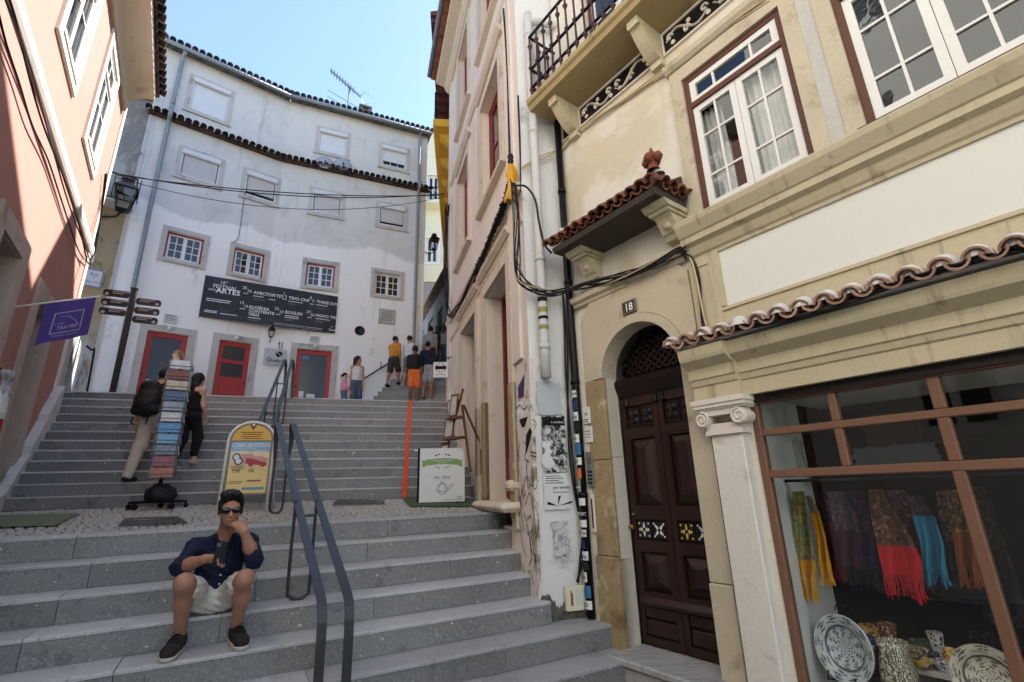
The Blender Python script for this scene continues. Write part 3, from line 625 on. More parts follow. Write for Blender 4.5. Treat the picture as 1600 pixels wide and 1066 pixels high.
# stone around the upper windows
for a, b, c_, d_ in ((-1.97, -1.05, 2.25, 3.72), (-.72, .24, 2.27, 3.74), (1.2, 2.1, 2.27, 3.74)):
    mb = MB(); w = .115; mb.box(a-w, a, -.03, .16, c_-.03, d_+.14).box(b, b+w, -.03, .16, c_-.03, d_+.14).box(a, b, -.03, .16, d_, d_+.14); mb.build('window_surround', M['stone'], ch)
mb = MB(); mb.box(-.935, -.835, -.022, 0, 2.22, 3.95); mb.build('stone_pier', M['stoneg'], ch); mb = MB(); mb.ex([(0, 3.86), (-.05, 3.87), (-.08, 3.90), (-.09, 3.95), (0, 3.97)], -2.11, XR); mb.build('lintel_moulding', M['stone'], ch, fix=True)
for k, (a, b, c_, d_) in enumerate(((-1.97, -1.05, 2.25, 3.72), (-.72, .24, 2.27, 3.74), (1.2, 2.1, 2.27, 3.74))):
    w = casement(ch, a, b, c_, d_, .0, M['brownw'], M['wht'], M['glassw'] if k == 1 else M['glass'], .05, .055, 2, (.9, 1.5, 1.), .018, c_+1.14, (.75, 1.5, .75), 2, .07)
    MB().ex([(.02, c_-.05), (-.075, c_-.045), (-.085, c_-.02), (-.07, c_+.005), (.02, c_+.01)], a-.045, b+.045).build('sill', M['brownw'], w, fix=True)
    if k != 1:
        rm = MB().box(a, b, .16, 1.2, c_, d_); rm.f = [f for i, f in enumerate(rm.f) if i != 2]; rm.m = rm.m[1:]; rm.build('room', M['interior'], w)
        for x0, x1 in ((a+.06, a+.26), (b-.42, b-.12)):
            MB().sheet(lambda i, j, x0=x0, x1=x1: (x0+(x1-x0)*i, .14+.018*math.sin(i*22)+.01*math.sin(j*5), c_+.03+(d_-c_-.4)*j), 24, 4).build('curtain', M['curtain'], w, True)
# french windows behind the balcony
for a, b in ((-3.1, -2.2), (-1.7, -.8), (-.3, .6)):
    casement(ch, a, b, 4.75, 7.0, .06, M['brownw'], M['wht'], M['glassd'], .05, .06, 1, (1, 1, 1), .02)
# balcony
BX0, BX1, BP, BZ = -3.72, 2.2, .46, 4.46
bc = MB(); bc.ex([(0, BZ), (-BP, BZ), (-BP-.02, BZ+.05), (-BP-.05, BZ+.07), (-BP-.055, BZ+.13), (-BP-.02, BZ+.17), (0, BZ+.17)], BX0, BX1); bc = bc.build('balcony', mk('stained balcony stone', 'a8946a', .85, .15, 3, .1, 40, .4, 30, .006, [('4a3d2a', 3.5, .58, .72)]), ch, fix=True)
mb = MB(); yf = -BP+.02
for z in (BZ+.33, BZ+.62, BZ+1.15): mb.box(BX0+.02, BX1, yf-.014, yf+.014, z, z+.022); mb.box(BX0+.02, BX0+.048, yf+.015, -.01, z, z+.022)
mb.build('railing_bars', M['iron'], bc)
bal = MB(); bal.lathe([(.013, 0), (.013, .12), (.03, .14), (.03, .155), (.013, .17), (.012, .40), (.013, .47), (.03, .49), (.03, .505), (.013, .52), (.012, .80), (.03, .84), (.03, .855), (.013, .87), (.012, 1.0)], 8); bme = bal.mesh('baluster', smooth=True); bme.materials.append(M['rust'])
x = BX0+.034
while x < 1.2: inst(bme, 'baluster', bc, (x, yf, BZ+.16)); x += .135
for y in (yf+.15, yf+.30): inst(bme, 'baluster', bc, (BX0+.034, y, BZ+.16))
for x in (-3.40, -2.18, -.96, .26):
    mb = MB(); q = [(0, BZ-.42), (-.07, BZ-.42), (-.075, BZ-.36), (-.06, BZ-.35)]+[(-.06-.28*t, BZ-.35+.27*(t**1.7)) for t in (.15, .3, .45, .6, .75, .9, 1.)]+[(-.38, BZ-.09), (-.39, BZ-.003), (0, BZ-.003)]
    mb.ex(q, x-.065, x+.065); mb.build('balcony_corbel', M['creamy'], bc, fix=True)
# frieze with white scrolls on black
for x0, x1 in ((-3.62, -3.47), (-3.31, -2.27), (-2.09, -1.05), (-.87, .17), (.35, 1.4)):
    fp = MB().box(x0, x1, -.012, 0, 4.16, 4.40).build('frieze_panel', M['black'], ch)
    mb = MB(); frame_box(mb, x0, x1, 4.16, 4.40, .018, -.03, 0); mb.build('frieze_border', M['pinkt'], fp)
    if x1-x0 < .5: continue
    mb = MB(); L = x1-x0
    for h in (0, 1):
        for q in range(2):
            xa = x0+L*(h*.5)+.03; f_ = lambda t: (xa+t*(L*.5-.05) if q == 0 else xa+(1-t)*(L*.5-.05))
            pts = [(xa+t*(L/2-.06), -.018, 4.28+.075*math.sin(t*2*math.pi+h*math.pi)*(1 if q == 0 else .0)+(0 if q == 0 else .05*math.cos(t*math.pi*3))) for t in np.linspace(0, 1, 18)]
            if q == 0: mb.tube(pts, [.010+.016*math.sin(math.pi*i/17)**2 for i in range(18)], 6, True, .5)
        for cx, sz in ((xa+.04, 1), (xa+L*.25-.03, -1), (xa+L/2-.09, 1)):
            pts = [(cx+.045*(1-t/7)*math.cos(t)*.9, -.018, 4.28+sz*.03+.05*(1-t/7)*math.sin(t)) for t in np.linspace(0, 6, 16)]; mb.tube(pts, .012, 5)
            mb.lathe([(0, -.014), (.024, -.009), (.026, 0)], 8, (cx+.03, -.012, 4.28-sz*.05), 'y')
    mb.build('frieze_scroll', M['pinkt'], fp)
# shop window
SX0, SX1, SZ0, SZ1 = -1.88, 2.6, -1.62, .62
mb = MB(); fw = .055
for x0, x1, z0, z1 in ((SX0, SX0+fw, SZ0, SZ1-.06), (SX0, SX1, SZ1-.06, SZ1), (SX0+fw, SX1, .322, .372), (SX0+fw, SX1, .025, .08), (-1.345, -1.295, .372, SZ1-.06), (-1.345, -1.295, .08, .322), (-.805, -.745, .372, SZ1-.06), (-.805, -.745, .08, .322), (-.805, -.745, SZ0, .025), (.5, .56, SZ0, .025), (.5, .56, .08, .322)):
    mb.cbox(x0+.0005, x1-.0005, .02, .085, z0, z1, .006)
sw = mb.build('shop_window', M['shopw'], ch)
for x0, x1, z0, z1 in ((SX0+fw, -1.345, .372, SZ1-.06), (-1.295, -.805, .372, SZ1-.06), (-.745, SX1, .372, SZ1-.06), (SX0+fw, -1.345, .08, .322), (-1.295, -.805, .08, .322), (-.745, .5, .08, .322), (SX0+fw, -.805, SZ0, .025), (-.745, .5, SZ0, .025), (.56, SX1, SZ0, .025)):
    MB().poly([(x0, .055, z0), (x1, .055, z0), (x1, .055, z1), (x0, .055, z1)]).build('pane', M['glass'], sw)
MB().box(SX0, SX1, -.005, .02, SZ1-.05, SZ1+.02).build('lintel_board', M['doord'], sw)
shop = MB(); shop.poly([(SX0, .16, SZ0), (SX0, .80, SZ0), (SX0, .80, SZ1), (SX0, .16, SZ1)]); shop.build('shop_side_wall', flat('shop white wall', 'e2e6e2', .9, .2), sw)
MB().poly([(SX0, .16, SZ1), (SX1, .16, SZ1), (SX1, 1.3, SZ1), (SX0, 1.3, SZ1)]).build('shop_ceiling', flat('shop ceiling', 'd5d4ca', .9, .2), sw)
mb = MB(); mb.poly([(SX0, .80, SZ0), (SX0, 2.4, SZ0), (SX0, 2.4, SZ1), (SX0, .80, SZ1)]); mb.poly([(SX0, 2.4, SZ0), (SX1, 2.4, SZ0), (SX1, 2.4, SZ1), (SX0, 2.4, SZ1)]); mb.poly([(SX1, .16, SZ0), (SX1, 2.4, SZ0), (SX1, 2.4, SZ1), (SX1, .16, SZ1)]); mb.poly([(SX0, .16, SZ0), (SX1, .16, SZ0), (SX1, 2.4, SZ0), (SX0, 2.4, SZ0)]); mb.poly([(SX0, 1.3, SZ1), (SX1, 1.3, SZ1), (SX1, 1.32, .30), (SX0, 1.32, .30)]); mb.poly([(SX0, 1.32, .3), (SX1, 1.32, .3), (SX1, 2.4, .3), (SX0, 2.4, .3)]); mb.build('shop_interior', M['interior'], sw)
# ================================================================ beige house with red frames (and its poster-covered end wall)
bh = thing('beige_house', 'tall rose-beige house with red window frames beside the upper stairs', 'house', B, (-6, 0, -.2))
BF, BN = -10.08, -4.75
BD = [(-8.45, -7.25, -.4, 2.80), (-6.62, -5.42, -.4, 2.80)]
BW = [(-8.85, -7.80, 4.50, 6.32), (-6.72, -5.55, 4.50, 6.32), (-8.85, -7.80, 7.75, 9.7), (-6.72, -5.55, 7.75, 9.7)]
mb = holed(MB(), BF, BN, GZ-.3, 10.3, BD+BW, 0, .30)
mb.poly([(BF, 0, GZ), (BF, 5, GZ), (BF, 5, 10.3), (BF, 0, 10.3)]); mb.poly([(BF, 5, GZ), (BN, 5, GZ), (BN, 5, 10.3), (BF, 5, 10.3)]); mb.poly([(BF, 0, 10.3), (BN, 0, 10.3), (BN, 5, 10.3), (BF, 5, 10.3)])
mb.build('wall', M['rosy'], bh)
mb = MB(); mb.poly([(BN, 0, GZ-.2), (BN, 4, GZ-.2), (BN, 4, 10.3), (BN, 0, 10.3)]); mb.build('end_wall', M['endw'], bh)
# scuffed base strip at the near corner with flaking edge
mb = MB(); zz = np.linspace(GZ, 1.35, 26); ed = [(-5.22 if z > -.25 else -4.95)+uni(-.02, .02) for z in zz]
for i in range(25): mb.add([(ed[i], -.012, zz[i]), (BN+.012, -.012, zz[i]), (BN+.012, -.012, zz[i+1]), (ed[i+1], -.012, zz[i+1]), (ed[i], 0, zz[i]), (ed[i+1], 0, zz[i+1])], [(0, 1, 2, 3), (4, 0, 3, 5)])
mb.poly([(BN+.012, -.012, GZ), (BN+.012, .03, GZ), (BN+.012, .03, 1.35), (BN+.012, -.012, 1.35)]); mb.build('corner_render', M['rosyg'], bh)
mb = MB(); zz = [.17+.06*math.sin(i*.35)+uni(-.02, .02) for i in range(41)]
for i in range(40):
    y0, y1 = i*.0147, (i+1)*.0147; mb.add([(BN+.014, y0, zl(5)-.05), (BN+.014, y1, zl(5)-.05), (BN+.02, y1, zl(5)+zz[i+1]), (BN+.02, y0, zl(5)+zz[i])], [(0, 1, 2, 3)])
mb.build('grimy_base', M['grime'], bh)
mb = MB(); mb.lathe([(.0, .02), (.05, .02), (.062, -.03), (.05, -.03)], 14, (BN+.03, .03, zl(5)+.10), 'x'); mb.build('drain_hole', M['interior'], bh)
for z0, z1, p in ((3.03, 3.10, .03), (3.45, 3.56, .07), (6.88, 7.0, .06)):
    mb = MB(); mb.ex([(0, z0), (-p*.5, z0), (-p, z0+(z1-z0)*.6), (-p, z1), (0, z1+.02)], BF, BN-.02); mb.build('string_course', M['rosys'], bh, fix=True)
for x in (BF+.16, BN-.36): MB().box(x-.16, x+.16, -.035, 0, 1.4 if x > -6 else 1.8, 10.2).build('corner_strip', M['rosy'], bh)
for a, b, c_, d_ in BD+BW:
    door = d_ < 3; w = .17; mb = MB(); frame_box(mb, a, b, c_, d_, w, -.045, .0, not door)
    if not door: mb.ex([(0, c_-.22), (-.09, c_-.20), (-.10, c_-.16), (0, c_-.14)], a-w-.04, b+w+.04)
    mb.ex([(0, d_+.30), (-.05, d_+.30), (-.10, d_+.36), (-.11, d_+.40), (0, d_+.42)], a-w-.05, b+w+.05); mb.build('door_surround' if door else 'window_surround', M['rosys'], bh, fix=True)
    if door:
        z0 = -.10 if a > -7 else .62
        fr = MB(); frame_box(fr, a+.07, b-.07, z0, d_-.07, .07, .24, .30, False); o = fr.build('door', M['redf'], bh)
        MB().box(a+.08, b-.08, .27, .29, z0, d_-.08).build('door_glass', M['glassd'], o)
        MB().box(a+.07, b-.07, .25, .28, z0, z0+.5).build('bottom_panel', M['redf'], o)
        MB().box(a+.5*(b-a)-.04, a+.5*(b-a)+.04, .245, .285, z0+.5, d_-.1).build('stile', M['redf'], o)
    else: casement(bh, a, b, c_, d_, .12, M['redf'], M['redf'], M['glassd'], .09, .08, 1, (1, 1), .03)
# worn base stones of the doors
for x0, x1, y0, z0, z1 in ((-6.79, -6.62, -.06, -.3, 1.2), (-5.42, -5.25, -.06, -.3, 1.2), (-7.25, -7.08, -.05, .2, 1.2)):
    MB().cbox(x0, x1, y0, .02, z0, z1, .01).build('base_stone', M['stonew'], bh)
mb = MB(); mb.cbox(-6.75, -5.2, -.22, .3, -.235, -.13, .045); mb.build('door_step', M['rosys'], bh)
mb = MB(); mb.cbox(-5.48, -5.24, -.12, .06, -.02, .10, .04); mb.build('sill_stone', M['rosys'], bh)
# eaves: cornice, tiles seen from below, roof
mb = MB(); mb.ex([(0, 9.95), (-.06, 9.97), (-.12, 10.05), (-.16, 10.15), (-.36, 10.22), (-.38, 10.30), (0, 10.32)], BF-.1, BN+.1); mb.build('eave_cornice', M['rosys'], bh, fix=True)
rf = MB(); rf.ex([(-.50, 10.32), (-.50, 10.47), (5.2, 12.0), (5.2, 10.32)], BF-.1, BN+.12); rf = rf.build('roof', M['tile'], bh, fix=True)
tmb = tile_mesh(.08, .5); tmb.materials.append(M['tiled'])
MB().tube([(BF-.1, -.55, 10.42), (BN+.12, -.55, 10.42)], .06, 8).build('gutter', M['zinc'], rf, True)  # added so the eave casts a straight shadow edge on the pink house
for i in range(33): inst(tmb, 'roof_tile', rf, (BF-.05+i*.168, -.50, 10.36), (.26, 0, 0))
# white drainpipe on the end wall; written in the end wall's frame
TR = (E, B)
pp = smooth_path([(.30, -.10, 6.05), (.22, -.10, 6.03), (.15, -.10, 5.96), (.14, -.10, 5.8), (.14, -.10, 1.45), (.14, -.09, 1.30), (.15, -.06, 1.20), (.16, -.04, 1.12)], 4)
dp_ = MB(); dp_.tube(pp, .052, 12); dp_.tube([(.9, -.10, 6.1), (.30, -.10, 6.05)], .052, 12); dp_ = dp_.build('drainpipe', M['pvc'], bh, True)
mb = MB()
for z in (5.75, 4.2, 2.45, 1.42): mb.tube([(.14, -.10, z), (.14, -.10, z+.05)], .060, 12)
mb.build('pipe_collar', M['pvc'], dp_, True)
mb = MB()
for i, (z, s_) in enumerate(((1.98, .05), (1.86, .06), (1.77, .035), (1.66, .05))):
    mb.mi = i % 2; mb.tube([(.14, -.10, z-s_/2), (.14, -.10, z+s_/2)], .0545, 12, False)
mb.build('sticker_band', [M['ink'], flat('olive print', '8d8a4a', .6)], dp_)
TR = None
# ================================================================ white house at the back of the square
wh = thing('white_house', 'old white house with grey upper walls, red doors and shuttered windows', 'house', WL, (0, 0, 1.9))
ZW0, ZW1 = 1.7, 12.86
F_ = dict(L=[(-2.58, -1.72), (-.96, -.14)], R=[(1.04, 1.88), (3.12, 3.96)])
HL = [(a, b, 6.24, 7.05) for a, b in F_['L']]+[(-2.60, -1.66, 8.86, 9.66), (-.94, -.08, 8.86, 9.66), (-2.68, -1.72, 11.12, 12.2), (-2.58, -1.70, ZW0, 4.18), (-.98, -.18, ZW0, 4.2)]
HR = [(a, b, 6.22, 7.02) for a, b in F_['R']]+[(1.02, 1.90, 8.84, 9.6), (3.14, 4.01, 8.82, 9.58), (1.02, 1.90, 11.2, 12.05), (3.13, 3.99, 11.2, 12.0), (1.02, 2.0, ZW0, 4.18)]
def wing(H, x0, x1):
    mb = holed(MB(), x0, x1, ZW0, ZW1, H, 0, .14); return mb
wing(HL, -3.5, 0).build('wall', M['white'], wh)
TR = (WR, WL); wing(HR, 0, 4.76).build('wall', M['white'], wh)
MB().poly([(4.76, 0, ZW0), (4.76, 6, ZW0), (4.76, 6, ZW1), (4.76, 0, ZW1)]).build('side_wall', M['white'], wh); TR = None
MB().poly([(-3.5, 0, ZW0), (-3.5, 6, ZW0), (-3.5, 6, ZW1), (-3.5, 0, ZW1)]).build('side_wall', M['white'], wh)
tms = tile_mesh(.085, .34); tms.materials.append(M['tiled']); tmc = tile_mesh(.08, .34, False); tmc.materials.append(M['tiled'])
tmg = tile_mesh(.085, .4); tmg.materials.append(M['tileg'])
for fr, x0, x1, H in ((None, -3.55, -.02, HL), ((WR, WL), .02, 4.86, HR)):
    TR = fr
    ev = MB(); ev.box(x0, x1, -.16, 0, 10.42, 10.47); ev = ev.build('tiled_ledge', M['tiled'], wh)
    n = int((x1-x0)/.185)
    for i in range(n+1):
        x = x0+(x1-x0)*i/n; inst(tms, 'roof_tile', ev, (x, -.30, 10.47+uni(-.01, .01)), (.30+uni(-.05, .05), 0, 0))
        if i < n: inst(tmc, 'channel_tile', ev, (x+.09, -.28, 10.50), (.30, 0, 0))
    rf = MB(); rf.ex([(-.22, 12.86), (-.24, 12.90), (5.5, 14.6), (5.5, 12.86)], x0-.1 if x0 < -1 else x0, x1); rf = rf.build('roof', M['tileg'], wh, fix=True)
    for i in range(n+1): inst(tmg, 'roof_tile', rf, (x0+(x1-x0)*i/n, -.33, 12.97), (.29, 0, 0))
    MB().tube([(x0-.1 if x0 < -1 else x0, -.30, 12.86), (x1, -.30, 12.84)], .06, 10).build('gutter', M['zinc'], rf, True)
    for a, b, c_, d_ in H:
        w = .125
        if c_ == ZW0:   # doors
            z0 = 1.95; mb = MB(); frame_box(mb, a, b, z0, d_, .17, -.025, .0, False); mb.build('door_surround', M['stoneg'], wh)
            d3 = fr is not None; d2 = (not d3) and a > -2
            mb = MB(); st_ = .13; mb.box(a, a+st_, .085, .13, z0, d_).box(b-st_, b, .085, .13, z0, d_).box(a+st_, b-st_, .085, .13, d_-st_, d_)
            mb.box(a+st_, b-st_, .085, .13, z0, z0+(1.25 if d2 else .45))
            if d2: mb.box(a+st_, b-st_, .085, .13, 3.58, 3.68)
            if not d2: mb.mi = 0
            o = mb.build('door', M['redp2'] if not d2 else M['redp2'], wh)
            for q0, q1 in (((3.2, 3.58), (3.68, d_-st_)) if d2 else ((z0+.45, d_-st_),)): MB().box(a+st_, b-st_, .112, .12, q0, q1).build('door_glass', M['glassq'], o)
            if d2: MB().cbox(a+st_+.03, b-st_-.03, .074, .085, z0+.2, 3.05, .006).build('door_panel', M['redp2'], o)
            if not d2:
                MB().box(a+st_+.03, a+st_+.16, .102, .108, 2.75, 2.93).box(a+st_+.24, a+st_+.46, .102, .108, 2.75, 2.86).build('door_notice', M['paper'], o)
                if d3: MB().box(a+st_+.03, a+st_+.2, .102, .108, d_-st_-.16, d_-st_-.05).build('door_sticker', flat('blue print', '5b7fae', .6), o)
            MB().lathe([(0, -.04), (.02, -.035), (.022, 0)], 10, (a+.06 if not d2 else b-.06, .085, 3.05), 'y').build('door_knob', M['iron'], o)
            MB().lathe([(0, -.06), (.05, -.045), (.06, 0)], 12, ((a+b)/2, -.03, d_+.09), 'y').build('door_light', M['whtm'], wh, True)
        elif 6 < c_ < 7:
            mb = MB(); frame_box(mb, a, b, c_, d_, w, -.03, .0); mb.box(a+.02, b-.02, -.06, 0, c_-.10, c_-.03); mb.build('window_surround', M['stoneg'], wh)
            blk = a > 3
            casement(wh, a+.0, b-.0, c_, d_, .08, M['stoneg'] if blk else M['redp'], M['wht'], M['glassd'], .045 if not blk else .03, .045, 2, (1, 1, 1), .022)
        else:
            mb = MB(); frame_box(mb, a, b, c_, d_, w, -.015, .0); mb.box(a-w-.02, b+w+.02, -.05, -.016, c_-w-.03, c_-w+.02); mb.build('window_surround', M['stoneg'] if c_ > 11 else M['whtm'] if False else M['stoneg'], wh)
            gap = {(-.94): .14, 3.14: .12, 3.13: .20}.get(a, 0.)
            bx = MB().cbox(a-.02, b+.02, -.09, .05, d_-.14, d_+.02, .02); bx = bx.build('shutter_box', M['whtm'], wh)
            sm = MB(); n2 = 15 if c_ < 10 else 15; z = c_+gap; hh = (d_-.14-z)/n2
            if c_ < 10:
                for i in range(n2): sm.ex([(.045, z+i*hh), (.012, z+i*hh+.16*hh), (.004, z+i*hh+.7*hh), (.045, z+(i+1)*hh)], a+.055, b-.055)
            else: sm.box(a+.035, b-.035, .02, .04, z, d_-.14)
            sm.build('shutter', M['whtm'], bx)
            mb = MB(); mb.box(a, a+.03, -.01, .06, c_, d_-.14).box(b-.03, b, -.01, .06, c_, d_-.14).box(a+.04, b-.04, -.02, .06, c_-.02, c_+.02); mb.build('window_frame', M['whtm'], bx)
            MB().box(a, b, .08, .1, c_, d_).build('pane', M['glassd'], bx)
            if a == 3.13:
                mb = MB()
                for q in range(4): mb.box(a+.04+q*.255, a+.06+q*.255, .05, .07, c_, c_+gap)
                mb.build('sash', M['wht'], bx)
TR = None
# drainpipes of the white house
mb = MB(); mb.tube(smooth_path([(-3.02, -.25, 12.8), (-3.05, -.10, 12.6), (-3.06, -.08, 12.3), (-3.06, -.08, 10.9)], 4), .055, 10); mb.tube(smooth_path([(-3.06, -.08, 10.9), (-3.06, -.3, 10.7), (-3.06, -.32, 10.4), (-3.06, -.08, 10.15), (-3.06, -.08, 8), (-3.04, -.08, 4.4), (-3.0, -.08, 2.0)], 5), .055, 10); mb.build('drainpipe', M['zinc'], wh, True)
TR = (WR, WL)
mb = MB(); mb.tube(smooth_path([(4.45, -.25, 12.8), (4.45, -.08, 12.6), (4.45, -.08, 10.9), (4.45, -.32, 10.6), (4.45, -.32, 10.4), (4.45, -.08, 10.1), (4.45, -.08, 8.0), (4.45, -.08, 4.2)], 5), .05, 10); mb.build('drainpipe', M['zinc'], wh, True)
MB().box(4.35, 4.62, -.12, 0, 3.75, 4.2).build('meter_box', M['stoneg'], wh)
mb = MB(); mb.lathe([(.0, -.006), (.125, -.006), (.13, -.014), (.15, -.014), (.16, 0)], 18, (2.76, -.002, 4.92), 'y'); mb.build('vent_hole', M['black'], wh, True)
TR = None
# chimney behind the eaves
TR = (WR, WL); mb = MB(); mb.cbox(2.32, 2.70, .75, 1.1, 13.0, 13.95, .02); mb.cbox(2.27, 2.75, .70, 1.15, 13.95, 14.02, .02); mb.cbox(2.32, 2.42, .75, 1.1, 14.02, 14.15, .02); mb.cbox(2.60, 2.70, .75, 1.1, 14.02, 14.15, .02); mb.cbox(2.27, 2.75, .70, 1.15, 14.15, 14.22, .02); mb.build('chimney', mk('sooty chimney render', '6f6c68', .95, .2, 5), wh); TR = None
# ================================================================ bare old house front between the pink and the white house
oh = thing('old_house', 'narrow bare weathered house front squeezed between pink and white houses', 'house', WL, (-5, .06, 1.9))
mb = MB(); mb.poly([(-9.0, .06, 1.3), (-3.3, .06, 1.3), (-3.3, .06, 10.9), (-9.0, .06, 10.9)]); mb.build('wall', M['old'], oh)
mb = MB(); mb.box(-3.52, -3.44, -.02, .1, 1.5, 10.4); mb.build('edge_strip', M['plinth'], oh)
rf = MB(); rf.ex([(-.15, 10.9), (-.2, 10.96), (4, 12.2), (4, 10.9)], -9.0, -3.52); rf = rf.build('roof', M['tileg'], oh, fix=True)
for i in range(29): inst(tmg, 'roof_tile', rf, (-8.95+i*.19, -.28, 11.0), (.29, 0, 0))
mb = MB(); mb.poly([(-9, .06, 1.3), (-9, 5, 1.3), (-9, 5, 10.9), (-9, .06, 10.9)]); mb.build('side_wall', M['old'], oh)
# ================================================================ pink house
ph = thing('pink_house', 'salmon pink house with white window frames along the stairs', 'house', K, (8, 0, 0))
KX0, KX1, KZ = 3.62, 10.42, 7.2
KO = [(6.30, 7.05, GZ, 2.62), (8.16, 8.98, GZ, 2.52), (3.9, 4.9, GZ, 2.62)]
KWn = [(6.20, 7.07, 5.12, 6.86), (8.24, 9.10, 5.12, 6.86), (4.2, 5.06, 5.12, 6.86)]
mb = holed(MB(), KX0, KX1, GZ-.3, KZ+.3, KO+KWn, 0, .26)
mb.poly([(KX1, 0, GZ), (KX1, 4, GZ), (KX1, 4, KZ+.3), (KX1, 0, KZ+.3)]); mb.poly([(KX0, 0, GZ), (KX0, 4, GZ), (KX0, 4, KZ), (KX0, 0, KZ)]); mb.poly([(KX0, 4, GZ), (KX1, 4, GZ), (KX1, 4, KZ), (KX0, 4, KZ)]); mb.build('wall', M['pink'], ph)
for a, b, c_, d_ in KWn:
    mb = MB(); frame_box(mb, a, b, c_, d_, .15, -.035, 0); mb.box(a-.02, b+.02, -.05, .05, c_-.05, c_); mb.build('window_surround', M['pinkt'], ph)
    casement(ph, a, b, c_, d_, -.012, M['wht'], M['wht'], M['glassd'], .04, .05, 1, (1.6, 1), .02, d_-.45, (1, 1))
for a, b, c_, d_ in KO:
    mb = MB(); w = .22; mb.box(a-w, a, -.03, .0, -.35, d_+w).box(b, b+w, -.03, .0, -.35, d_+w).box(a, b, -.03, 0, d_, d_+w); mb.build('door_surround', M['pinks'], ph)
    mb = MB(); mb.box(a, b, .0, .26, d_-.012, d_-.002); mb.box(b-.012, b-.002, -.002, .26, GZ, d_-.012); mb.box(a+.002, a+.012, -.002, .26, GZ, d_-.012); o = mb.build('door_reveal', M['pinks'], ph)
    mb = MB(); mb.box(a+.0, a+.08, .2, .25, GZ, d_).box(b-.08, b, .2, .25, GZ, d_).box(a, b, .2, .25, d_-.1, d_); mb.box((a+b)/2-.04, (a+b)/2+.04, .2, .25, GZ, d_); o = mb.build('door', mk('greenish door paint', '7d806c', .6, .08, 3), ph); MB().box(a, b, .24, .26, GZ, d_).build('door_glass', M['glassd'], o)
mb = MB(); mb.ex([(0, 4.14), (-.03, 4.14), (-.05, 4.18), (-.05, 4.28), (0, 4.31)], KX0, KX1); mb.build('white_band', M['pinkt'], ph, fix=True)
mb = MB(); mb.box(KX1-.17, KX1+.012, -.02, .012, .5, KZ+.1); mb.build('corner_strip', M['pinkt'], ph)
mb = MB(); cv = [(0, 7.05), (-.04, 7.05), (-.05, 7.10)]+[(-.05-.32*(1-math.cos(t)), 7.10+.40*math.sin(t)) for t in (.3, .6, .9, 1.2, 1.5)]+[(-.42, 7.50), (-.43, 7.60), (0, 7.62)]; mb.ex(cv, KX0, KX1-.25); mb.build('eave_cornice', M['rosys'], ph, fix=True)
rf = MB(); rf.ex([(-.46, 7.62), (-.48, 7.66), (4, 9.0), (4, 7.62)], KX0, KX1-.2); rf = rf.build('roof', M['tiled'], ph, fix=True)
tmp_ = tile_mesh(.09, .5); tmp_.materials.append(M['tiled'])
for i in range(35): inst(tmp_, 'roof_tile', rf, (KX1-.3-i*.19, -.56, 7.68), (.28, 0, 0))
pn = thing('added_bounce_house', 'unseen pale house added beside the pink house to bounce sunlight across the street', 'house', K, (-2, 0, GZ))  # out of view, added so its sunlit wall brightens the shop side and steps
PW = [(x, x+.95, z, z+1.7) for x in (-7.5, -4.6, -1.7, 1.2) for z in (.6, 4.2, 7.6)]
holed(MB(), -12.0, 3.60, GZ-.3, 10.8, PW, -.02, .2).poly([(3.60, -.02, GZ), (3.60, 5, GZ), (3.60, 5, 10.8), (3.60, -.02, 10.8)]).build('wall', mk('pale lime render', 'e3dfd4', .9, .05, 1.2, .04, 30, .2, 40, .004), pn)
for a, b, c_, d_ in PW: casement(pn, a, b, c_, d_, .08, M['wht'], M['wht'], M['glassd'], .05, .05, 1, (1, 1, 1), .02)
MB().ex([(-.35, 10.8), (-.37, 10.9), (5, 12.4), (5, 10.8)], -12.0, 3.7).build('roof', M['tile'], pn, fix=True)
# plinth stepping up along the stairs
pts = [(4.0, -.6), (7.2, -.12), (8.0, -.02), (8.55, .12), (9.0, .48), (9.25, .62), (9.26, .74), (9.75, 1.16), (9.76, 1.24), (10.15, 1.62), (10.44, 1.80)]
mb = MB(); mb.ex([(x, z+.02) for x, z in pts]+[(10.44, GZ), (4.0, GZ)], PK-.0, -.001, 'y'); mb.build('plinth', M['plinth'], ph, fix=True)
# low wall beyond its corner up to the square
lw = thing('stair_wall', 'short mouldy rendered wall beside the top of the stairs', 'wall', K, (10.9, 0, 1.3))
mb = MB(); mb.ex([(10.45, GZ), (11.55, GZ), (11.55, 2.75), (11.1, 2.95), (10.45, 3.0)], -.02, .12, 'y'); mb.build('render', mk('mouldy white render', 'b5b4b0', .95, .12, 3, .1, 40, .5, 14, .02, [('3b3a36', 2.2, .50, .66, (1.5, 1.5, .4)), ('8b8375', 3.5, .56, .7)]), lw, fix=True)
hr = thing('bent_handrail', 'thin dark handrail bent down beside the bare old wall', 'handrail', WL, (-4.2, -.3, 1.85))
q = [WL.p(*a, -.3) for a in ((135, 540), (147, 550), (137, 610))]; MB().tube(smooth_path([(q[0][0], -.3, q[0][1]), (q[1][0]-.05, -.3, q[1][1]+.03), (q[1][0], -.3, q[1][1]), (q[2][0], -.3, q[2][1]-.3)], 3), .022, 8).build('rail', M['iron'], hr, True)
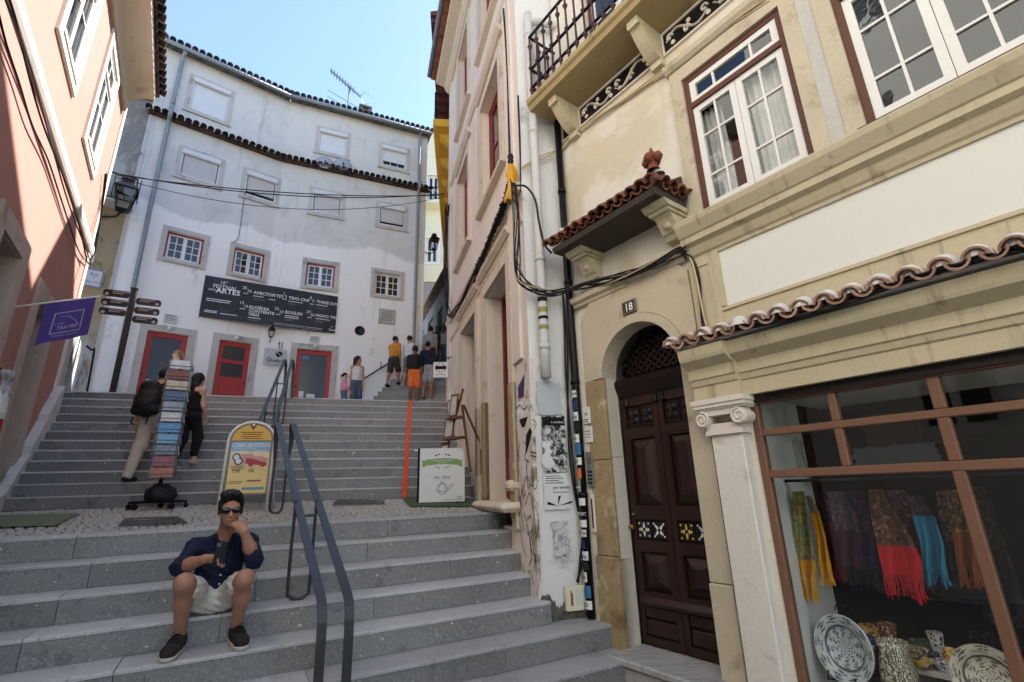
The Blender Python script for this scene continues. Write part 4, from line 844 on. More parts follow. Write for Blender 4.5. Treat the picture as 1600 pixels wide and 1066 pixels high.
# ================================================================ houses up the alley
def along(p0, a): return Fr(a, p0)
YP = onz(678, 197, 9.4); YF = Fr(180-6, (YP[0], YP[1]))           # front edge of the ochre balcony runs away from the viewer
yh = thing('ochre_house', 'house with long ochre yellow balcony and maroon eaves up the alley', 'house', YF, (-3, 0, 2))
mb = MB(); mb.box(-9.5, 0, .55, 5, 2, 12.6); mb.build('wall', M['ochre'], yh)
mb = MB(); mb.ex([(0, 9.42), (-.03, 9.44), (-.03, 9.60), (0, 9.64), (.55, 9.64), (.55, 9.40), (.1, 9.40)], -9.2, 0); by = mb.build('balcony', M['ochre'], yh, fix=True)
for i in range(9):
    mb = MB(); x = -.45-i*1.0; mb.ex([(.55, 9.0), (.5, 9.0), (.42, 9.1), (.34, 9.16), (.30, 9.24), (.2, 9.3), (.12, 9.40), (.55, 9.40)], x-.14, x+.14); mb.build('corbel', M['ochre'], by, fix=True)
mb = MB()
for z in (9.75, 10.5): mb.box(-9.2, 0, .0, .03, z, z+.03)
for i in range(70): mb.box(-.02-i*.13, -.0-i*.13, .005, .025, 9.64, 10.5)
mb.box(-.03, 0, .0, .55, 10.5, 10.53); 
for i in range(4): mb.box(-.025, -.005, .1+i*.13, .12+i*.13, 9.64, 10.5)
mb.build('railing', M['iron'], by)
mb = MB(); mb.ex([(-.12, 12.6), (-.12, 12.72), (3, 13.5), (3, 12.6)], -9.8, .6); rf = mb.build('roof', M['maroon'], yh, fix=True)
for i in range(26): MB().box(.5-i*.4, .38-i*.4, -.1, .6, 12.46, 12.6).build('rafter', M['maroon'], rf)
BP0 = onz(698, 428, 7.6); BLF = Fr(180-21, (BP0[0], BP0[1]))
blh = thing('blue_grey_house', 'shadowed blue grey house front further up the alley', 'house', BLF, (-3, 0, 3))
bo = [(-1.5, -.6, 4.0, 6.6), (-3.4, -2.4, 4.2, 6.8), (-5.4, -4.4, 4.4, 6.9)]
mb = holed(MB(), -9, .4, 2.5, 7.5, bo, 0, .2); mb.build('wall', M['bluegrey'], blh)
for a, b, c_, d_ in bo: casement(blh, a, b, c_, d_, .08, M['bluegrey'], M['bluegrey'], M['glassd'], .08, .06, 1, (1, 1), .03)
mb = MB(); mb.ex([(0, 7.3), (-.2, 7.5), (-.22, 7.62), (2, 8.2), (2, 7.3)], -9, .4); mb.build('roof', M['tiled'], blh, fix=True)
FP = onz(660, 440, 11.5); FH = Fr(84, (FP[0], FP[1]))
fh = thing('hill_house', 'pale yellow house with balconies high above the alley', 'house', FH, (1.5, 0, 8))
fo = [(.15, .85, 12.7, 14.3), (1.25, 1.95, 12.7, 14.3), (.15, .85, 16.6, 18.6), (1.25, 1.95, 16.6, 18.6)]
mb = holed(MB(), -2, 6, 11.5, 22, fo, 0, .2); mb.poly([(-2, 0, 11.5), (6, 0, 11.5), (6, 4, 10.6), (-2, 4, 10.6)]); mb.build('wall', M['paley'], fh)
for a, b, c_, d_ in fo:
    mb = MB(); frame_box(mb, a, b, c_, d_, .12, -.05, 0); mb.build('window_surround', M['wht'], fh); casement(fh, a, b, c_, d_, .1, M['wht'], M['wht'], M['glassd'], .06, .06, 1, (1, 1), .03)
mb = MB(); mb.box(-2, 6, -.8, 0, 16.2, 16.4); by = mb.build('balcony', M['paley'], fh)
mb = MB(); mb.box(-2, 6, -.8, -.76, 17.2, 17.26)
for i in range(50): mb.box(-2+i*.16, -1.97+i*.16, -.79, -.77, 16.4, 17.2)
mb.build('railing', M['iron'], by)
ah = MB(); ah.box(-3, 8, 0, 3, 2, 11.4); hw = thing('alley_end_house', 'plain grey house closing the top of the alley', 'house', FH, (2, 0, 5)); ah.build('wall', mk('grey end render', '8f9194', .9, .1, 1.5), hw)
# ================================================================ handrails
hl = thing('handrail', 'double steel handrail on the lower steps beside the seated man', 'handrail', S, (.5, 3.55, zl(6)))
SX = (1, 0, 0)
for s in (0, .165):
    pts = smooth_path([(.36+s*.8, 6.47, .35), (.345+s, 6.42, .62), (.335+s, 6.37, .775), (.33+s, 6.30, .825), (.335+s, 6.20, .80)], 3)+smooth_path([(.545+s, 3.78, -.54), (.56+s, 3.62, -.64), (.565+s, 3.57, -.72), (.567+s, 3.56, -.85)], 3)+[(.57+s, 3.56, zl(6)+.005)]
    m = len(pts); ws = [.03+.028*min(1, i/4) for i in range(m)]; MB().bar(pts, ws, .014, SX).build('rail', M['rail'], hl)
def uloop(par, x0, x1, y, ztop, zbot, r=.013, mat='rail'):
    w = (x1-x0); pts = smooth_path([(x0, y, ztop), (x0, y, zbot+.12), (x0+w*.12, y, zbot+.035), (x0+w*.5, y, zbot+.012), (x1-w*.12, y, zbot+.035), (x1, y, zbot+.12), (x1, y, ztop)], 5)
    MB().tube(pts, r, 8).build('leg_loop', M[mat], par, True)
uloop(hl, .36, .492, 6.47, .36, land_z(S.w(.42, 6.47, 0)))
uloop(hl, .455, .62, 4.66, -.03, zl(3)); MB().tube([(.455, 4.66, -.16), (.62, 4.66, -.16)], .011, 8).build('crossbar', M['rail'], hl)
hu = thing('handrail', 'double steel handrail climbing the upper flight', 'handrail', U, (-4.5, 8.6, zu(3)))
t0 = U.p(445, 562, 9.95); t1 = U.p(457, 562, 9.95); b0 = U.p(404, 662, 8.0); b1 = U.p(430, 655, 8.0)
for (tx, tz), (bx_, bz) in ((t0, b0), (t1, b1)):
    dx, dz = tx-bx_, tz-bz; at_ = lambda f: (bx_+dx*f, 8.0+1.95*f, bz+dz*f)
    pts = [(at_(-.1)[0], at_(-.1)[1], bz-.45)]+smooth_path([(at_(-.1)[0], at_(-.1)[1], bz-.12), at_(-.07), at_(0.02)], 3)+smooth_path([at_(.93), (tx, 9.95, tz), (tx+.02, 10.06, tz-.10), (tx+.03, 10.1, tz-.5)], 4)+[(tx+.04, 10.1, zu(12)-.02)]
    MB().bar(pts, .05, .014, SX).build('rail', M['rail'], hu)
for f in (.25, .70):
    x0, x1 = b0[0]+(t0[0]-b0[0])*f, b1[0]+(t1[0]-b1[0])*f; z = b0[1]+(t0[1]-b0[1])*f; y = 8.0+1.95*f
    k = int((y-S2)/T2)+1; uloop(hu, x0, x1, y, z, zu(k)-.01, .012); MB().tube([(x0, y, z-.15), (x1, y, z-.15)], .01, 8).build('crossbar', M['rail'], hu)
wr = thing('wall_handrail', 'thin handrail fixed along the white wall beside the alley steps', 'handrail', WR, (3.2, -.1, 3))
MB().tube([(2.35, -.09, 2.95), (2.45, -.10, 2.98), (3.72, -.10, 3.94), (3.80, -.09, 3.95)], .022, 8).build('rail', M['iron'], wr, True)
for x in (2.75, 3.45): MB().tube([(x, -.10, 3.0+(x-2.45)*.756+.19), (x, -.10, 3.0+(x-2.45)*.756+.06), (x, 0, 3.0+(x-2.45)*.756+.02)], .012, 6).build('bracket', M['iron'], wr)
# ================================================================ pavement signs, mats, easel, tape
def bp(px, py, z0=-.15):      # a point of the landing under a pixel
    d = ray(px, py)
    for t in np.linspace(4.5, 14, 1900):
        P = d*t
        if P[2] <= land_z(P): break
    return P
_q = S.p(418, 788, 6.75); Y0 = S.w(_q[0], 6.75, _q[1]); ZY = float(land_z(Y0)); YS = Fr(75, (Y0[0], Y0[1]))
sx1, _ = YS.p(418, 760); ys = thing('pavement_sign', 'arched white-framed yellow pavement sign behind the seated man', 'sign', YS, (-.32, 0, ZY))
yl = YS.p(345, 775)[0]; yt = YS.p(392, 660)[1]; yw = -yl; cxs = yl/2; rad = yw/2; zsp = yt-rad*.86; zb_ = ZY
path = [(0, -.05, zb_), (0, 0, zsp)]+[(cxs+rad*math.cos(t), 0, zsp+rad*.86*math.sin(t)) for t in np.linspace(.15, math.pi-.15, 14)]+[(yl, 0, zsp), (yl, -.05, zb_)]
MB().tube(path, .017, 8).build('frame', M['wht'], ys, True)
path = [(0, .35, zb_+.03), (-.0, .03, zsp)]+[(cxs+rad*math.cos(t), .03, zsp+rad*.86*math.sin(t)) for t in np.linspace(.15, math.pi-.15, 14)]+[(yl, .03, zsp), (yl, .35, zb_+.03)]
MB().tube(path, .013, 8).build('rear_frame', M['wht'], ys, True)
zb2 = zb_+.20; poly = [(0-.02, zb2)]+[(cxs+(rad-.02)*math.cos(t), zsp+(rad-.02)*.86*math.sin(t)) for t in np.linspace(0, math.pi, 20)]+[(yl+.02, zb2)]
MB().ex(poly, .004, .016, 'y').build('board', flat('sign edge grey', '8d8577', .5), ys, fix=True)
def card(par, pts, y, mat, name): return MB().ex(pts, y, y+.002, 'y').build(name, mat, par, fix=True)
yel = mk('yellow print', 'e2b45c', .5, .05, 3, .02); zt_ = zsp+.0
card(ys, [(-.035, zt_)]+[(cxs+(rad-.035)*math.cos(t), zt_+.0+(rad-.035)*.86*math.sin(t)) for t in np.linspace(0, math.pi, 18)]+[(yl+.035, zt_)], 0, yel, 'top_poster')
def mat_poster():
    t = NT('tour poster print'); tc = t.n('ShaderNodeTexCoord'); sp = t.n('ShaderNodeSeparateXYZ'); t.l(tc.outputs['Generated'], sp.inputs[0]); z = sp.outputs[2]
    c = t.mix(t.ramp(z, .45, .75), hexc('ead08c'), hexc('e6d4b4')); c = t.mix(t.ramp(t.math('ADD', z, t.math('MULTIPLY', t.noise(9, 4), .12)), .86, .90), c, hexc('8db4cf')); return t.fin(c, .5)
pz0, pz1 = zb2+.02, zt_-.02; px0, px1 = yl+.04, -.04; pw, pH = px1-px0, pz1-pz0
po = card(ys, [(px0, pz0), (px1, pz0), (px1, pz1), (px0, pz1)], 0, mat_poster(), 'poster')
X = lambda f: px0+pw*f
Z = lambda f: pz0+pH*f
red = flat('poster red', 'b04a4a', .5); pnk = flat('poster pink', 'd39a94', .5); grn = flat('poster grey', '5d6a75', .5); bl = flat('poster blue', '6b93ad', .5)
mb = MB(); mb.text('COIMBRA EM PATERNOS', X(.5), -.003, Z(.90), .062, 'c', .012, .60); mb.text('visita por combinação', X(.08), -.003, Z(.865), .028, 'l', .004); mb.build('lettering', M['inkw'], po)
mb = MB(); mb.ex([(X(.28), Z(.58)), (X(.95), Z(.52)), (X(.97), Z(.66)), (X(.8), Z(.72)), (X(.62), Z(.71)), (X(.55), Z(.77)), (X(.3), Z(.76))], -.003, -.001, 'y'); mb.build('vehicle_picture', pnk, po, fix=True)
mb = MB(); mb.ex([(X(.42), Z(.57)), (X(.95), Z(.52)), (X(.95), Z(.58)), (X(.55), Z(.67)), (X(.42), Z(.68))], -.005, -.003, 'y')
for fx in (.55, .85): mb.lathe([(0, -.006), (.026, -.006), (.026, -.003)], 12, (X(fx), 0, Z(.545)), 'y')
mb.build('vehicle_detail', red, po, fix=True)
mb = MB()
for fx, fz in ((.17, .70), (.23, .62)): mb.lathe([(0, -.007), (.048, -.007), (.048, -.003)], 16, (X(fx), 0, Z(fz)), 'y')
mb.build('map_pins', grn, po, fix=True)
mb = MB()
for fx, fz in ((.17, .70), (.23, .62)): mb.lathe([(0, -.009), (.03, -.009), (.03, -.006)], 16, (X(fx), 0, Z(fz)), 'y')
mb.bar([(X(.33), -.006, Z(.58)), (X(.5), -.006, Z(.52)), (X(.7), -.006, Z(.48)), (X(.97), -.006, Z(.47))], .008, .002, (0, 1, 0)); mb.build('map_rings', M['inkw'], po, fix=True)
mb = MB(); mb.text('15€', X(.08), -.003, Z(.40), .06, 'l', .004); mb.text('5€', X(.50), -.003, Z(.40), .06, 'l', .004)
for i, (a, b, f) in enumerate(((.05, .42, .52), (.05, .35, .49), (.08, .4, .46), (.05, .4, .22), (.05, .36, .19))): mb.box(X(a), X(b), -.003, -.002, Z(f), Z(f)+.006)
mb.build('print', flat('brown print', '5d3f22', .6), po)
mb = MB(); mb.box(X(.5), X(.85), -.003, -.002, Z(.22), Z(.25)); mb.build('print_stripe', red, po); mb = MB(); mb.box(X(.4), X(.95), -.003, -.002, Z(.06), Z(.11)); mb.build('logo_strip', bl, po)
mb = MB(); mb.lathe([(0, -.004), (.035, -.004), (.035, -.001)], 16, (cxs, 0, zt_+.19), 'y'); mb.ex([(cxs-.03, zt_+.175), (cxs+.03, zt_+.175), (cxs, zt_+.125)], -.004, -.001, 'y')
for i in range(4): mb.box(cxs-.13+.02*(i % 2), cxs+.12-.015*(i % 3), -.003, -.001, zt_+.095-i*.025, zt_+.103-i*.025)
mb.build('top_print', flat('print maroon', '7a3c26', .6), ys, fix=True); MB().lathe([(0, -.006), (.018, -.006), (.018, -.003)], 14, (cxs, 0, zt_+.192), 'y').build('pin_eye', M['inkw'], ys, fix=True)
# white art shop sign on a green mat
W0 = bp(692, 788); WS = Fr(80, (W0[0], W0[1])); wz0 = W0[2]
wx0, wzt = WS.p(654, 701); wx1 = WS.p(725, 700)[0]; wx0b = WS.p(657, 788)[0]; wx1b = WS.p(727, 786)[0]
ws = thing('pavement_sign', 'white pavement sign with green ribbon banner standing on a green mat', 'sign', WS, (0, 0, wz0))
lw_, rw_ = (wx0b+wx0)/2, (wx1b+wx1)/2; zt = wzt; zb3 = wz0+.03; hh = zt-zb3; cw = (lw_+rw_)/2
bd = MB().ex([(0, zb3), (0, zt), (.012, zt), (.012, zb3)], lw_, rw_).build('board', M['paper'], ws, fix=True)
MB().box(lw_-.03, lw_, -.002, .02, zb3, zt).build('side_frame', M['rubber'], ws); MB().box(lw_-.08, rw_+.06, .012, .03, zt-.035, zt-.005).build('top_bar', M['whtm'], ws)
mb = MB(); mb.bar([(lw_+.02, .03, zt-.03), (lw_+.02, .28, wz0+.02)], .03, .02, SX); mb.bar([(rw_-.02, .03, zt-.03), (rw_-.02, .28, wz0+.02)], .03, .02, SX); mb.box(lw_+.02, lw_+.07, -.005, .03, wz0+.01, zb3).box(rw_-.12, rw_-.07, -.005, .03, wz0+.01, zb3); mb.build('rear_legs', M['rubber'], ws)
W_ = rw_-lw_; grn2 = flat('sage green print', '7f9a5c', .6)
def rib(t): return zt-hh*.27+.018*math.sin(t*math.pi)
mb = MB(); top = [(lw_+W_*(.12+.76*t), rib(t)+.038) for t in np.linspace(0, 1, 12)]; bot = [(x, z-.08) for x, z in top]; mb.strip(top, bot, -.003, -.001)
for s_, x0 in ((-1, lw_+W_*.12), (1, lw_+W_*.88)): mb.ex([(x0, rib(0)+.02), (x0+s_*W_*.08, rib(0)+.03), (x0+s_*W_*.055, rib(0)-.015), (x0+s_*W_*.08, rib(0)-.055), (x0, rib(0)-.06)], -.0025, -.001, 'y')
mb.build('ribbon', grn2, bd, fix=True)
mb = MB(); mb.text('Harmonia na Terra', cw, -.005, rib(.5)-.0, .034, 'c', .003); mb.text('Atelier Criativo', cw, -.005, rib(.5)-.028, .02, 'c', .002); mb.build('ribbon_lettering', M['inkw'], bd)
mb = MB(); mb.text('Art  Shop', cw, -.003, zt-hh*.575, .062, 'c', 0, .9, .03)
for sgn in (1, -1):
    for q in (-2.2, -1.2, 1.2, 2.2):
        x, z = cw+q*.042, rib(.5)-.0+sgn*(.105-.012*abs(q)); mb.poly([(x+.018*math.cos(t)*(1)+.006*math.sin(t)*q/2, -.002, z+.009*math.sin(t)+.008*math.cos(t)*(-sgn if q > 0 else sgn)) for t in np.linspace(0, 2*math.pi, 8)[:-1]])
mb.build('leaf_print', flat('dark green print', '3d4638', .7), bd, fix=True)
mb = MB(); zc = zt-hh*.76
mb.tube([(cw+.07*math.cos(t), -.002, zc+.07*math.sin(t)) for t in np.linspace(0, 2*math.pi, 25)], .0025, 4); mb.tube(smooth_path([(cw-.05, -.002, zc-.04), (cw-.03, -.002, zc+.05), (cw, -.002, zc+.10), (cw+.03, -.002, zc+.05), (cw+.045, -.002, zc-.045), (cw, -.002, zc-.03), (cw-.05, -.002, zc-.04)], 4), .0025, 4)
mb.tube(smooth_path([(cw+.07, -.002, zc), (cw+.10, -.002, zc+.03), (cw+.12, -.002, zc+.06), (cw+.15, -.002, zc+.05), (cw+.13, -.002, zc+.02), (cw+.10, -.002, zc-.01), (cw+.06, -.002, zc-.03)], 3), .0025, 4)
for x in (rw_-.09, rw_-.055): mb.tube([(x+.012*math.cos(t), -.002, zb3+.055+.012*math.sin(t)) for t in np.linspace(0, 2*math.pi, 13)], .0025, 4)
mb.box(rw_-.3, rw_-.03, -.002, -.001, zb3+.022, zb3+.026); mb.build('drawing', M['ink'], bd)
def mat_on_landing(name, label, pix, mat):
    P = [bp(*q) for q in pix]; c = sum(P)/4; t = thing(name, label, 'mat', None, tuple(c)); mb = MB(); q = [p-c for p in P]
    N_ = 6; mb.sheet(lambda i, j: tuple((lambda w_: np.array([w_[0], w_[1], land_z(w_+c)-c[2]+.016]))((q[0]*(1-i)+q[1]*i)*(1-j)+(q[3]*(1-i)+q[2]*i)*j)), N_, N_); mb.build('turf', mat, t); return t
gm = mk('green matting', '4a5c3c', .95, .15, 20, .2, 80, .5, 90, .004); mat_on_landing('green_mat', 'green doormat under the white pavement sign', [(640, 793), (742, 793), (755, 781), (628, 779)], gm)
mat_on_landing('green_mat', 'flat green mat at the pink house door', [(-30, 827), (85, 824), (125, 804), (-30, 808)], mk('olive matting', '6b7358', .95, .12, 20, .2, 80, .5, 90, .004))
bm = MB(); 
def grate(label, pix):
    P = [bp(*q) for q in pix]; c = sum(P)/4; t = thing('drain_grate', label, 'drain grate', None, tuple(c+np.array([0, 0, .01]))); q = [p-c for p in P]
    mb = MB(); L = lambda i, j: (q[0]*(1-i)+q[1]*i)*(1-j)+(q[3]*(1-i)+q[2]*i)*j
    for j in (0, .5, 1): mb.bar([L(0, j)+[0, 0, .012], L(1, j)+[0, 0, .012]], .022, .012, (0, 0, 1) if False else tuple((L(0, 1)-L(0, 0))/np.linalg.norm(L(0, 1)-L(0, 0))))
    for i in np.linspace(0, 1, 24): mb.bar([L(i, 0)+[0, 0, .008], L(i, 1)+[0, 0, .008]], .011, .01, tuple((L(1, 0)-L(0, 0))/np.linalg.norm(L(1, 0)-L(0, 0))))
    mb.build('bars', mk('grey cast iron', '56534f', .7, .2, 20), t)
grate('iron drain grate in the cobbles below the postcard rack', [(186, 824), (292, 820), (278, 811), (195, 814)]); grate('iron drain grate in the cobbles behind the steel handrail', [(520, 791), (600, 789), (600, 784), (525, 785)])
# orange strip up the risers
tp = thing('orange_strip', 'orange tape strip running up the middle of the upper flight', 'tape', U, (0, S2, ZB)); xo = U.p(637, 700, 9.0)[0]; pts = []
for k in range(1, 13):
    f = (k-1)/11; x = U.p(632+9*f, 775-150*f, su(k))[0]; pts += [(x, su(k)-.006, zu(k-1)+.004 if k > 1 else ZB), (x, su(k)-.006, zu(k)+.006)]
    MB().box(x-.034, x+.034, su(k)-.012, su(k)-.006, zu(k-1)+.004, zu(k)+.006).box(x-.034, x+.034, su(k)-.006, su(k)+T2-.012, zu(k)+.005, zu(k)+.008).build('tape_piece', flat('orange tape', 'e8511c', .5), tp)
# easel leaning at the beige house
EP = B.w(-6.95, -.42, 0); EF = Fr(132, (EP[0], EP[1])); ez = zu(2)
es = thing('easel', 'wooden easel with framed pictures by the beige house door', 'easel', EF, (0, 0, ez)); wd_ = mk('easel wood', '6d4a2c', .6, .15, 8)
eh = EF.p(722, 604)[1]-ez
mb = MB(); mb.bar([(-.30, 0, ez), (.06, .12, ez+eh)], .035, .02, SX); MB.build(mb, 'leg', wd_, es); MB().bar([(.34, .0, ez), (.04, .12, ez+eh*.8)], .035, .02, SX).build('leg', wd_, es); MB().bar([(.10, .55, ez+.2), (.05, .14, ez+eh*.8)], .03, .02, SX).build('leg', wd_, es)
for z in (.38, .62): MB().cbox(-.30+z*.3, .26-z*.15, -.06, .05, ez+eh*z, ez+eh*z+.035, .008).build('shelf', wd_, es)
for z, w, h, x in ((.40, .2, .30, -.10), (.645, .16, .34, .0), (.18, .18, .22, -.2)):
    f = MB().ex([(-.03, ez+eh*z), (.01, ez+eh*z+h), (.025, ez+eh*z+h), (-.015, ez+eh*z)], x-w/2, x+w/2).build('picture_frame', M['brownw'], es, fix=True); MB().ex([(-.0315, ez+eh*z+.03), (.0055, ez+eh*z+h-.03), (.0085, ez+eh*z+h-.03), (-.0285, ez+eh*z+.03)], x-w/2+.025, x+w/2-.025).build('drawing', mk('sketch print', 'b9b3a8', .7, .3, 14), f, fix=True)
# hanging shop sign on the beige house
HS = B.w(-9.6, -.0, 0); HF = Fr(84, (HS[0], HS[1])); z0, z1 = HF.p(690, 590)[1], HF.p(690, 566)[1]; x0, x1 = HF.p(677, 578)[0], HF.p(700, 578)[0]
hs = thing('hanging_sign', 'small white art shop sign hanging from bracket on the beige house', 'sign', HF, (x0/2, 0, z0)); sb = MB().box(x0, x1, -.01, .01, z0, z1).build('board', M['paper'], hs)
MB().tube([(x1+.15, 0, z1+.12), (x0-.05, 0, z1+.05)], .01, 6).build('bracket', M['iron'], hs); xm = (x0+x1)/2; w = x1-x0
mb = MB(); mb.ex([(x0+w*.12, z0+.17), (x1-w*.12, z0+.17), (x1-w*.12, z0+.24), (x0+w*.12, z0+.24)], -.013, -.010, 'y'); mb.text('Art Shop', xm, -.012, z0+.05, .05, 'c', .002)
for t in np.linspace(0, 2*math.pi, 11): mb.poly([(xm+.09*math.cos(t)+.015*math.cos(a), -.012, z0+.205+.09*math.sin(t)+.015*math.sin(a)) for a in np.linspace(0, 6.28, 6)[:-1]])
mb.build('lettering', M['ink'], sb, fix=True, kind='stuff'); mb = MB()
for i in range(70):
    x, y, z = uni(x0-.05, x1), uni(-.05, .05), z1+.05+uni(-.03, .05); a = uni(0, 6.3); mb.add([(x, y, z), (x+.04*math.cos(a), y+.03*math.sin(a), z+.01), (x+.05*math.cos(a+.6), y+.04*math.sin(a+.6), z-.02)], [(0, 1, 2)])
mb.build('leaf_garland', mk('dark ivy leaves', '22301c', .7, .3, 20), hs)
# ================================================================ postcard rack
_q = U.p(243, 799, 7.38); RP = U.w(_q[0], 7.38, 0); RF = Fr(59, (RP[0], RP[1])); rz = float(land_z(RP))
rk = thing('postcard_rack', 'tall wire postcard rack on a black wheeled base on the landing', 'postcard rack', RF, (0, 0, rz)); ztop = RF.p(287, 566)[1]; zbt = RF.p(258, 748)[1]
mb = MB()
for i in range(5):
    a = math.radians(72*i+15); mb.bar([(0, 0, rz+.10), (.31*math.cos(a), .31*math.sin(a), rz+.085)], .05, .03, (-math.sin(a), math.cos(a), 0))
mb.build('star_base', M['rubber'], rk)
wme = MB(); wme.lathe([(0, -.018), (.03, -.018), (.035, -.01), (.035, .01), (.03, .018), (0, .018)], 14, (0, 0, 0), 'x'); wme = wme.mesh('caster', smooth=True); wme.materials.append(M['rubber'])
for i in range(5): a = math.radians(72*i+15); inst(wme, 'caster', rk, (.31*math.cos(a), .31*math.sin(a), rz+.036), (0, 0, a+uni(-.8, .8)))
mb = MB(); mb.lathe([(0, .30), (.08, .30), (.19, .24), (.24, .16), (.20, .10), (.1, .08)], 14, (.02, 0, rz)); mb.v = [(x*.78+uni(-.02, .02), y*.62+uni(-.02, .02), z+uni(-.015, .015)) for x, y, z in mb.v]; mb.build('rain_cover', mk('folded black cover', '17171a', .6, .3, 12, .1, 50, .6, 14, .02), rk, True)
MB().tube([(0, 0, rz+.08), (0, 0, ztop+.02)], .022, 8).build('pole', M['iron'], rk)
wc = .115; rows = 11; rh = (ztop-zbt)/rows
mb = MB()
for sx_, sy_ in ((-1, -1), (1, -1), (1, 1), (-1, 1)): mb.tube([(sx_*wc, sy_*wc, zbt), (sx_*wc, sy_*wc, ztop)], .005, 5)
for i in range(rows):
    z = zbt+i*rh; q = [(-wc, -wc-.03), (wc, -wc-.03), (wc+.03, -wc), (wc+.03, wc), (wc, wc+.03), (-wc, wc+.03), (-wc-.03, wc), (-wc-.03, -wc), (-wc, -wc-.03)]; mb.tube([(a, b, z) for a, b in q], .004, 4); mb.tube([(a, b, z+.05) for a, b in q], .004, 4)
mb.build('wire_frame', flat('grey wire', '77797c', .4, .5, .7), rk)
cards = ['d6d9dc', '8a4a34', 'd9c4ae', '4f6f92', '9aa3b8', 'e2e0e2', '5f9ad6', '78b0e0', 'a05a6a', '7a8ba0', 'b0705a', 'b9c4cf', 'a45a50', '5f8f9a', 'd9d5cc']
cm = [mk('postcard print %d' % i, c, .35, .45, 13+i, .2, 40, 0, 1) for i, c in enumerate(cards)]
for f in range(4):
    a = f*math.pi/2
    for i in range(rows):
        z = zbt+i*rh+.012; dy = -wc-.026; cmb = MB(); w2 = .105 if (i+f) % 4 else .113; h2 = rh*.86
        q = [(-w2, dy, z), (w2, dy, z), (w2, dy+.012, z+h2), (-w2, dy+.012, z+h2), (-w2, dy+.006, z), (w2, dy+.006, z), (w2, dy+.016, z+h2), (-w2, dy+.016, z+h2)]
        cmb.add([(x*math.cos(a)-y*math.sin(a), x*math.sin(a)+y*math.cos(a), zz_) for x, y, zz_ in q], [(0, 1, 2, 3), (7, 6, 5, 4), (0, 4, 5, 1), (1, 5, 6, 2), (2, 6, 7, 3), (3, 7, 4, 0)]); cmb.build('postcard_stack', cm[(i*3+f*5+(rows-i)) % len(cm)] if f else cm[[10, 8, 9, 7, 6, 5, 4, 3, 2, 1, 0][i]], rk)
# ================================================================ finger post
GP = onz(176, 612, ZTOP+.02); GF = Fr(62, (GP[0]*1.04, GP[1]*1.04)); gz = ZTOP+.02
gp = thing('finger_post', 'dark brown finger post with six direction boards', 'signpost', GF, (0, 0, gz-.1)); gb = flat('dark brown sign', '1d1515', .5); gt = GF.p(205, 452)[1]
MB().cbox(-.045, .045, -.045, .045, gz-.2, gt, .008).build('post', gb, gp); mb = MB(); MB().cbox(-.055, .055, -.055, .055, gt-.0, gt+.03, .006).build('cap', gb, gp)
for i in range(3):
    for s in (-1, 1):
        zc = gt-.13-i*.185-(0 if s < 0 else .10); L = .40; x0, x1 = (-.06-L, -.06) if s < 0 else (.06, .06+L); r = .03
        pl = [(x0+r, zc-.064), (x1-r, zc-.064), (x1, zc-.064+r), (x1, zc+.064-r), (x1-r, zc+.064), (x0+r, zc+.064), (x0, zc+.064-r), (x0, zc-.064+r)]
        b_ = MB().ex(pl, -.02, .02, 'y').build('direction_board', gb, gp, fix=True); ex_ = x0+.06 if s < 0 else x1-.06
        mb = MB(); mb.lathe([(0, -.0225), (.032, -.0225), (.032, -.02)], 14, (ex_, 0, zc-.025), 'y')
        for q, (w_, zz_) in enumerate(((.24, .03), (.17, -.005))): a = x0+.14 if s < 0 else x0+.06; mb.box(a, a+w_, -.0225, -.0205, zc+zz_, zc+zz_+.014)
        mb.build('print', flat('faded white print', '9a9490', .6), b_, fix=True)
# ================================================================ flag on the pink house
q0 = K.p(18, 480); F0 = (q0[0], 0, q0[1]); tip = K.p(157, 463, -.70); F1 = (tip[0], -.70, tip[1])
fl = thing('tax_free_flag', 'purple tax-free flag hanging from a pole on the pink house', 'flag', K, F0); MB().tube([F0, F1], .011, 8).build('pole', M['wht'], fl, True)
a0, a1 = np.array(F0), np.array(F1); fa, fb = a0+(a1-a0)*.36, a0+(a1-a0)*.95; dn = np.array([.0, 0, -1.])
def fpt(i, j): p = fa*(1-i)+fb*i; h = .52; return p+dn*h*j*(1-.08*i)+np.array([.025*math.sin(i*6+j*3)*j+.03*j*i, .012*math.sin(i*9)*j-.0, 0])
cl = MB().sheet(lambda i, j: tuple(fpt(i, j)), 20, 14).build('cloth', mk('purple cloth', '4b3a82', .85, .1, 4, .05, 60, .2, 120, .002), fl, True)
fwd = np.cross(fb-fa, dn); fwd /= np.linalg.norm(fwd); fwd = fwd if fwd @ np.array([-1, -.3, 0]) > 0 else -fwd
def fmap(mb):      # lay flat print (x 0..1, z 0..1 up) on the cloth
    mb.v = [tuple(fpt(1-x if FLIP else x, 1-z)+fwd*.006) for x, y, z in mb.v]; return mb
FLIP = False
mb = MB(); frame_box(mb, .26, .80, .20, .68, .014, 0, 0); mb2 = MB()
for x0, x1, z0, z1 in ((.24, .82, .18, .20), (.24, .82, .68, .70), (.24, .26, .20, .68), (.80, .82, .20, .68)): mb2.sheet(lambda i, j, x0=x0, x1=x1, z0=z0, z1=z1: (x0+(x1-x0)*i, 0, z0+(z1-z0)*j), 8, 8)
for i in range(12):
    t, t2 = i/12, (i+1)/12; c = lambda t: (.36+.42*t**.9, .60-.32*t**1.9); a, b = c(t), c(t2); w = .006+.02*t; mb2.poly([(a[0], 0, a[1]), (b[0], 0, b[1]-.0), (b[0], 0, b[1]+w), (a[0], 0, a[1]+w)])
